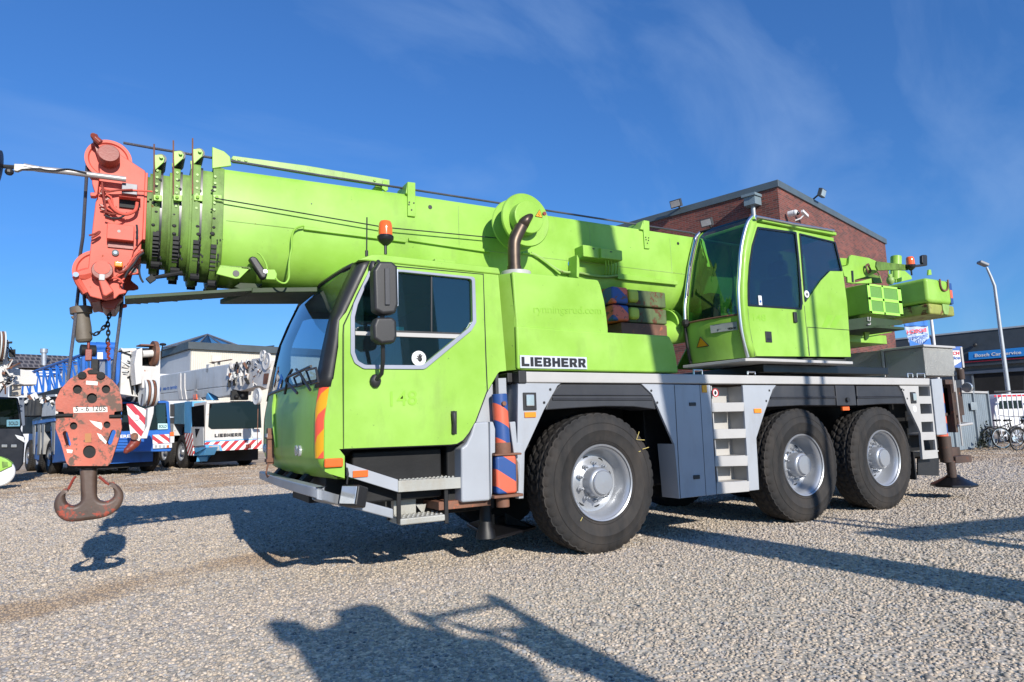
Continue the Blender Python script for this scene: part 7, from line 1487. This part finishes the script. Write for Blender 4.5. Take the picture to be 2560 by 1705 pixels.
# flag on its pole (seen from behind, so mirrored)
dF=V3((24.5,10.8,0)); fv=lambda x,y,off=0:VP(P1(x,y),dF+V3((fw.x,fw.y,0)).normalized()*-off,VV)
FL=thing('flag','blue and white garage banner seen from behind, hanging beside its white pole','flag',tuple(fv(1500,1560)))
wavy=lambda p,i:p+V3((fw.x,fw.y,0))*(.05*math.sin(i*1.3))
def cloth(quad_,name,mt,off):
    (tl,tr,br_,bl_)=quad_; rows=[]
    for j in range(7):
        t=j/6; a=V3((*tl,0)).lerp(V3((*bl_,0)),t); b=V3((*tr,0)).lerp(V3((*br_,0)),t); rows.append([wavy(fv(*(a.lerp(b,i/8)).xy,off),i) for i in range(9)])
    m=MB(); m.loft(rows); o=m.build(name,mt,FL,ang=80); s=o.modifiers.new('s','SOLIDIFY'); s.thickness=.012; return o
MFW=mat('banner pale blue',(.42,.52,.72),.7,fade=.05); MFB=mat('banner blue',(.035,.17,.52),.7,fade=.05)
cl=cloth(((1070,1225),(1425,1215),(1470,1590),(1165,1590)),'banner_cloth',MFW,0); cloth(((1070,1218),(1425,1208),(1435,1300),(1095,1300)),'blue_band',MFB,.03)
m=MB(); m.prism([wavy(fv(*p,.07),4) for p in ((1150,1500),(1345,1590),(1165,1600))],V3((fw.x,fw.y,0))*-.01); m.prism([wavy(fv(*p,.07),4) for p in ((1345,1590),(1465,1470),(1490,1600))],V3((fw.x,fw.y,0))*-.01); m.build('blue_corner',MFB,FL)
text('BOSCH',fv(1425,1385,.10),fv(1130,1420,.10),fv(1420,1325,.10),MRDT,FL,'lettering',.03,.002,nrm=-fw); text('Service',fv(1450,1455,.10),fv(1155,1500,.10),fv(1445,1405,.10),MBLU,FL,'lettering',.02,.002,nrm=-fw)
q=fv(1330,1530,.1); m=MB(); m.tube([q+VV*(.13*math.cos(t))+SU*(.13*math.sin(t)) for t in [2*math.pi*i/20 for i in range(20)]],.012,5,closed=True); m.tube([q-VV*.05-SU*.09,q-VV*.05+SU*.09],.012,5);m.tube([q+VV*.05-SU*.09,q+VV*.05+SU*.09],.012,5); m.build('round_emblem',MBLU,FL)
pt=fv(1485,1100,0); pb=fv(1525,1560,0); m=MB(); m.cyl((pt.x,pt.y,0),(pt.x,pt.y,pt.z+1.2),.07,.055,n=14); m.build('flag_pole',MWHT,FL)
# street lamp
lb0=rayz(F(1025,232),8.0); fz=lambda x,y:VP(F(x,y),lb0,VV)
LA=thing('street_lamp','tall grey street lamp with a bent arm in front of the garage','street lamp',(lb0.x,lb0.y,0))
pm=fz(1130,660); MLP=mat('lamp post zinc',(.42,.44,.45),.4,metal=.3,fade=.1)
px_=fz(1185,1150); bz=V3((pm.x,pm.y,0)); m=MB(); m.tube([bz,V3((bz.x,bz.y,2.6)),V3((bz.x,bz.y,5.2)),V3((bz.x,bz.y,fz(1080,380).z)),fz(1070,320),fz(1045,265)],[.10,.09,.075,.065,.055,.05],14); m.build('post',MLP,LA)
m=MB(); a=fz(1050,255);b=fz(995,232); m.beam(a,b,.30,.14); m.prism([],(0,0,0)) if 0 else None; o=m.build('lamp_head',mat('lamp head grey',(.22,.23,.25),.4),LA,.05,3)
# fence panels
f0=Z((2200+1130/4.611,860+1205/4.611)); FX=V3((.985,.17,0)).normalized()
fq=lambda x,y,off=0:VP(O(x,y),V3((21.0,6.55,0))+V3((-.17,.985,0))*-off,FX)
FC=thing('fence','grey corrugated metal fence panels right of the crane','fence',(20,6.4,0))
MCOR=mat('corrugated grey',(.19,.23,.26),.5,fade=.1,dirt=.25,dcol=(.10,.1,.09)); nt=MCOR.node_tree; tc=nn(nt,'ShaderNodeTexCoord'); wv=nn(nt,'ShaderNodeTexWave'); wv.inputs['Scale'].default_value=1.6; wv.bands_direction='X'; nt.links.new(tc.outputs['Object'],wv.inputs['Vector']); bp=nn(nt,'ShaderNodeBump'); bp.inputs['Distance'].default_value=.05; bp.inputs['Strength'].default_value=.8; nt.links.new(wv.outputs['Fac'],bp.inputs['Height']); nt.links.new(bp.outputs[0],nt.nodes['Principled BSDF'].inputs['Normal'])
ztop=fq(1130,540).z
for (x0,x1) in ((560,868),(872,1132),(1138,1302)):
    a=fq(x0,1200);b=fq(x1,1200); m=MB(); m.prism([V3((a.x,a.y,.03)),V3((b.x,b.y,.03)),V3((b.x,b.y,ztop-.06)),V3((a.x,a.y,ztop-.06))],(0.01,.05,0)); p_=m.build('fence_panel',MCOR,FC)
    m=MB(); m.beam(V3((a.x,a.y-.02,ztop-.05)),V3((b.x,b.y-.02,ztop-.05)),.09,.07); m.build('top_rail',MALU,p_); m=MB(); m.beam(V3((b.x,b.y-.03,0)),V3((b.x,b.y-.03,ztop)),.08,.08,(0,1,0)); m.build('fence_post',mat('post grey %d'%x0,(.2,.23,.25),.5),p_)
m=MB(); a=fq(1040,670,.08); b=fq(1120,760,.08); m.prism([V3((a.x,a.y,b.z)),V3((b.x,b.y,b.z)),V3((b.x,b.y,a.z)),V3((a.x,a.y,a.z))],(0,-.01,0)); m.build('notice_plate',mat('faded plate',(.24,.28,.3),.5),FC)
# railing fence right of it
RF=thing('railing','white metal bar railing in front of the parked van at the right edge','railing',(22.7,6.85,0))
r0_=fq(1308,545); RD_=V3((.93,-.36,0)).normalized(); r0_=V3((r0_.x,r0_.y,0))
rv=lambda x,y:VP(O(x,y),r0_,RD_)
MWB=mat('railing paint',(.62,.64,.68),.4,fade=.1); zt=rv(1400,548).z
m=MB(); m.beam(V3((r0_.x,r0_.y,zt)),V3((r0_.x,r0_.y,zt))+RD_*9,.06,.06); m.build('top_rail',MBLK,RF); m=MB(); m.beam(V3((r0_.x,r0_.y,.35)),V3((r0_.x,r0_.y,.35))+RD_*9,.05,.06); m.build('bottom_rail',MWB,RF)
u=1345
while u<1660:
    q=rv(u,600); m=MB(); m.tube([V3((q.x,q.y,.2)),V3((q.x,q.y,zt-.12))],.022,6); m.build('bar',MWB,RF); u+=57
# a white van behind the railing
vb=V3((25.2,7.3,0)); VD=V3((.95,-.31,0)).normalized(); VNn=V3((-.31,-.95,0)).normalized()
vq=lambda x,y,off=0:VP(O(x,y),vb+VNn*off,VD)
VN_=thing('van','white van with dark windows parked behind the bar railing','van',tuple(vb))
a=vq(1312,800); a=V3((a.x,a.y,0)); zr_=vq(1400,575).z
m=MB(); prof=[(0,.45),(0,1.0),(.15,zr_-.35),(.5,zr_),(4.6,zr_),(5.0,zr_-.4),(5.1,.45)]
m.prism([a+VD*x+V3((0,0,z)) for x,z in prof],-VNn*1.9); vo=m.build('body',MWHT,VN_,.06,3)
zw0=vq(1400,655).z; zw1=vq(1400,748).z
for x0,x1 in ((.25,1.35),(1.5,2.9),(3.05,4.6)):
    m=MB(); m.prism([a+VNn*.01+VD*x0+V3((0,0,zw1)),a+VNn*.01+VD*x1+V3((0,0,zw1)),a+VNn*.01+VD*x1+V3((0,0,zw0)),a+VNn*.01+VD*(x0+.08)+V3((0,0,zw0))],VNn*.01); m.build('side_window',GLD,vo)
m=MB(); m.prism([a+VNn*.012+VD*.1+V3((0,0,zw0+.16)),a+VNn*.012+VD*5+V3((0,0,zw0+.16)),a+VNn*.012+VD*5+V3((0,0,zw0+.22)),a+VNn*.012+VD*.1+V3((0,0,zw0+.22))],VNn*.008); m.build('red_stripe',MRDT,vo)
for x in (.9,4.2):
    q=a+VD*x; m=MB(); m.cyl(V3((q.x,q.y,.34))+VNn*.02,V3((q.x,q.y,.34))-VNn*.22,.34,n=24); w=m.build('wheel',MRUB,VN_,.03); m=MB(); m.cyl(V3((q.x,q.y,.34))+VNn*.03,V3((q.x,q.y,.34))+VNn*.01,.2,n=20); m.build('rim',MSIL,w)
# bicycles
def bicycle(base,ang,lab,tilt=.0,basket=False):
    t=thing('bicycle',lab,'bicycle',(0,0,0)); t['group']='bicycles by the fence'
    R_=.34; fm=mat('bike black',(.02,.02,.022),.3,fade=.1) if 'bike black' not in bpy.data.materials else bpy.data.materials['bike black']
    for x in (0,1.08):
        m=MB(); m.tube([(x+R_*math.cos(a),0,R_+R_*math.sin(a)) for a in [2*math.pi*i/32 for i in range(32)]],.022,8,closed=True); w=m.build('wheel',MRUB,t)
        m=MB(); m.tube([(x+(R_-.03)*math.cos(a),0,R_+(R_-.03)*math.sin(a)) for a in [2*math.pi*i/32 for i in range(32)]],.011,5,closed=True); m.build('rim',MCHR,w)
        m=MB()
        for k in range(14): a=2*math.pi*k/14; m.tube([(x,.02*(-1)**k,R_),(x+(R_-.03)*math.cos(a),0,R_+(R_-.03)*math.sin(a))],.0022,4)
        m.cyl((x,-.04,R_),(x,.04,R_),.025,n=8); m.build('spokes',MCHR,w)
        m=MB(); m.loft([[V3((x+(R_+.03)*math.cos(a),y,R_+(R_+.03)*math.sin(a))) for y in (-.03,.03)] for a in [.2+ .12*i for i in range(20)]]); o=m.build('mudguard',fm,t); s=o.modifiers.new('s','SOLIDIFY'); s.thickness=.004
    hd=V3((.86,0,.88)); st=V3((.30,0,.82)); bb=V3((.42,0,.30)); m=MB()
    for a,b,r in (((.88,0,.80),(.97,0,.50),.0) if 0 else (hd,V3((.90,0,.68)),.02),(V3((.90,0,.68)),bb,.018),(st,bb,.017),(V3((.87,0,.82)),V3((.34,0,.66)),.017),(bb,V3((0,0,R_)),.011),(V3((.32,0,.74)),V3((0,0,R_)),.010),(V3((.90,0,.68)),V3((1.08,0,R_)),.014)): m.tube([a,b],r,8)
    fr=m.build('frame',fm,t)
    m=MB(); m.tube([V3((.86,0,.88)),V3((.84,0,1.03))],.012); m.tube(spline([V3((.66,-.30,1.06)),V3((.78,-.26,1.07)),V3((.86,0,1.04)),V3((.78,.26,1.07)),V3((.66,.30,1.06))],4),.012,8); m.ball((.9,0,.95),.045,8); m.build('handlebar',MCHR,t)
    m=MB(); m.loft([[V3((.20+.27*u_,w_*s_*(1-.75*u_),.96-.01*abs(s_)*2)) for s_ in (-1,-.5,0,.5,1)] for u_,w_ in ((0,.06),(.15,.10),(.4,.09),(.7,.06),(1,.05))]); o=m.build('saddle',MBLK,t); s=o.modifiers.new('s','SOLIDIFY'); s.thickness=.05
    m=MB(); m.tube([st,V3((.28,0,.94))],.012); m.build('seat_post',MCHR,t)
    m=MB(); m.cyl((.42,-.06,.30),(.42,-.045,.30),.09,n=20); m.beam((.42,-.08,.30),(.50,-.08,.16),.02,.015); m.box((.45,-.16,.145),(.54,-.07,.165)); m.build('crank',MCHR,t)
    m=MB(); m.box((-.14,-.07,.72),(.24,.07,.735)); m.tube([(-.1,.06,.72),(0,.05,R_)],.007); m.tube([(-.1,-.06,.72),(0,-.05,R_)],.007); m.build('luggage_rack',fm,t)
    if basket: m=MB(); m.prism([(.94,-.17,.80),(1.24,-.17,.80),(1.28,-.2,1.06),(.92,-.2,1.06)],(0,.36,0)); m.build('basket',MBLK,t,.02)
    t.location=base; t.rotation_euler=(tilt,0,ang); return t
for i,(px,py,ang,lab,tl,bk) in enumerate(((2478,1119,R(-18),'black bicycle nearest the grey fence panels, first of the row',.06,False),(2508,1121,R(-26),'black bicycle with chrome handlebar in the middle of the row by the railing',-.05,True),(2546,1126,R(-14),'black bicycle at the right edge of the photo, last of the row',.08,False),)):
    q=Z((px,py)); bicycle((q.x,q.y,0),ang,lab,tl,bk)
# ivy patches on the fence foot
rs=random.Random(3)
PL=MB()
for k in range(260):
    u=1140+rs.random()*140; v=880+ (rs.random()**.5)*310
    if rs.random()<(.45 if v<1000 else .1): continue
    q=fq(u+20*math.sin(v*.02),v,.10); r=rs.uniform(.03,.07); d1=V3((rs.uniform(-1,1),rs.uniform(-.6,.6),rs.uniform(-1,1))).normalized(); d2=d1.cross(V3((rs.uniform(-1,1),rs.uniform(-1,1),rs.uniform(-1,1)))).normalized()
    PL.add([q-d1*r,q+d2*r*.6,q+d1*r,q-d2*r*.6],[(0,1,2,3)])
tag(PL.build('climbing_plant',mat('ivy',(.012,.02,.01),.6),None,flat=True),'dark ivy climbing the grey fence panel beside the bicycles','plant')
# ================================================================== behind the camera, unseen: things added to cast the long shadows
YC0=-8.0
MST=mat('mast steel',(.4,.42,.4),.5)
t=thing('shadow_boom','unseen raised boom added behind the camera to cast a shadow across the crane','shadow caster',(1.5,YC0,0))  # unseen boom, added for the long shadow on hood and boom
m=MB(); cs=[(1.45,0,.42),(1.27,2.4,.34),(1.03,4.95,.34),(.56,7.5,.26),(.45,8.6,.24)]
for i in range(len(cs)-1):
    (x0,z0,h0),(x1,z1,h1)=cs[i],cs[i+1]; m=MB(); m.prism([(x0-h0,YC0,z0),(x0+h0,YC0,z0),(x1+h1,YC0,z1),(x1-h1,YC0,z1)],(0,.5,0)); m.build('boom_section',MGRY,t,.02)
t=thing('shadow_silhouette','unseen flat silhouettes added behind the camera to cast the foreground shadow','silhouette',(-2.6,YC0,0))
SH=T(500,1350,2355/1400)
def cast(p):                       # a point of the shadow on the ground traced back along the sun to the plane y=YC0
    P=Z(SH(*p)); tt=P.y-YC0; return V3((P.x-.02*tt,YC0,math.tan(SEL)*tt))
def shp(pts,name,th=.12,ground=False):  # plates cut to the shadow outline, added only to block the sun
    q=[cast(p) for p in pts]
    if ground: q+= [V3((q[-1].x,YC0,0)),V3((q[0].x,YC0,0))]
    m=MB(); m.prism(q,(0,th,0)); m.build(name,MGRY,t)
shp([(500,597),(455,490),(420,455),(330,432),(380,418),(495,424),(560,470),(640,450),(672,420),(645,378),(760,338),(855,345),(870,400),(950,440),(1060,452),(1130,475),(1250,508),(1420,522),(1470,597)],'body',.5,True)
shp([(1215,240),(1275,248),(1360,305),(1500,380),(1700,480),(1940,597),(1690,597),(1600,560),(1480,525),(1385,460),(1330,390),(1400,378),(1340,322),(1270,290),(1240,275)],'side_frame')
for pts in (((1245,270),(1240,285),(1000,338),(985,322)),((862,300),(950,316),(1010,335),(1010,352),(940,345)),((880,312),(930,318),(1180,455),(1250,505),(1130,478)),((1010,338),(1140,368),(1390,438),(1385,455),(1130,388)),((955,350),(972,350),(1130,470),(1105,470)),((1180,385),(1330,372),(1330,382),(1190,395)),((690,378),(645,372),(640,384),(700,392))): shp(pts,'rail',.06)
shp([(1690,597),(1940,597)],'leg',.2,True)
for x,h,r in ((3.03,7.5,.07),(3.33,7.0,.05)):
    t=thing('pole','steel pole behind the camera, '+('thicker' if r>.06 else 'thinner')+' of two, seen only by its shadow','pole',(x,YC0,0)); m=MB(); m.cyl((x,YC0,0),(x-.02,YC0,h),r,r*.8,n=14); m.build('shaft',MST,t)
t=thing('shadow_beam','unseen steel beam added behind the camera at the right to cast a shadow band','beam',(4.5,YC0,0))  # unseen beam, added for the shadow band on the ground
m=MB(); m.beam((2.55,YC0-.3,3.42),(5.9,YC0-.3,3.05),.2,.26); m.build('beam',MST,t); 
for x in (2.9,5.6): m=MB(); m.cyl((x,YC0-.3,0),(x,YC0-.3,3.1),.06,n=10); m.build('stand',MST,t)
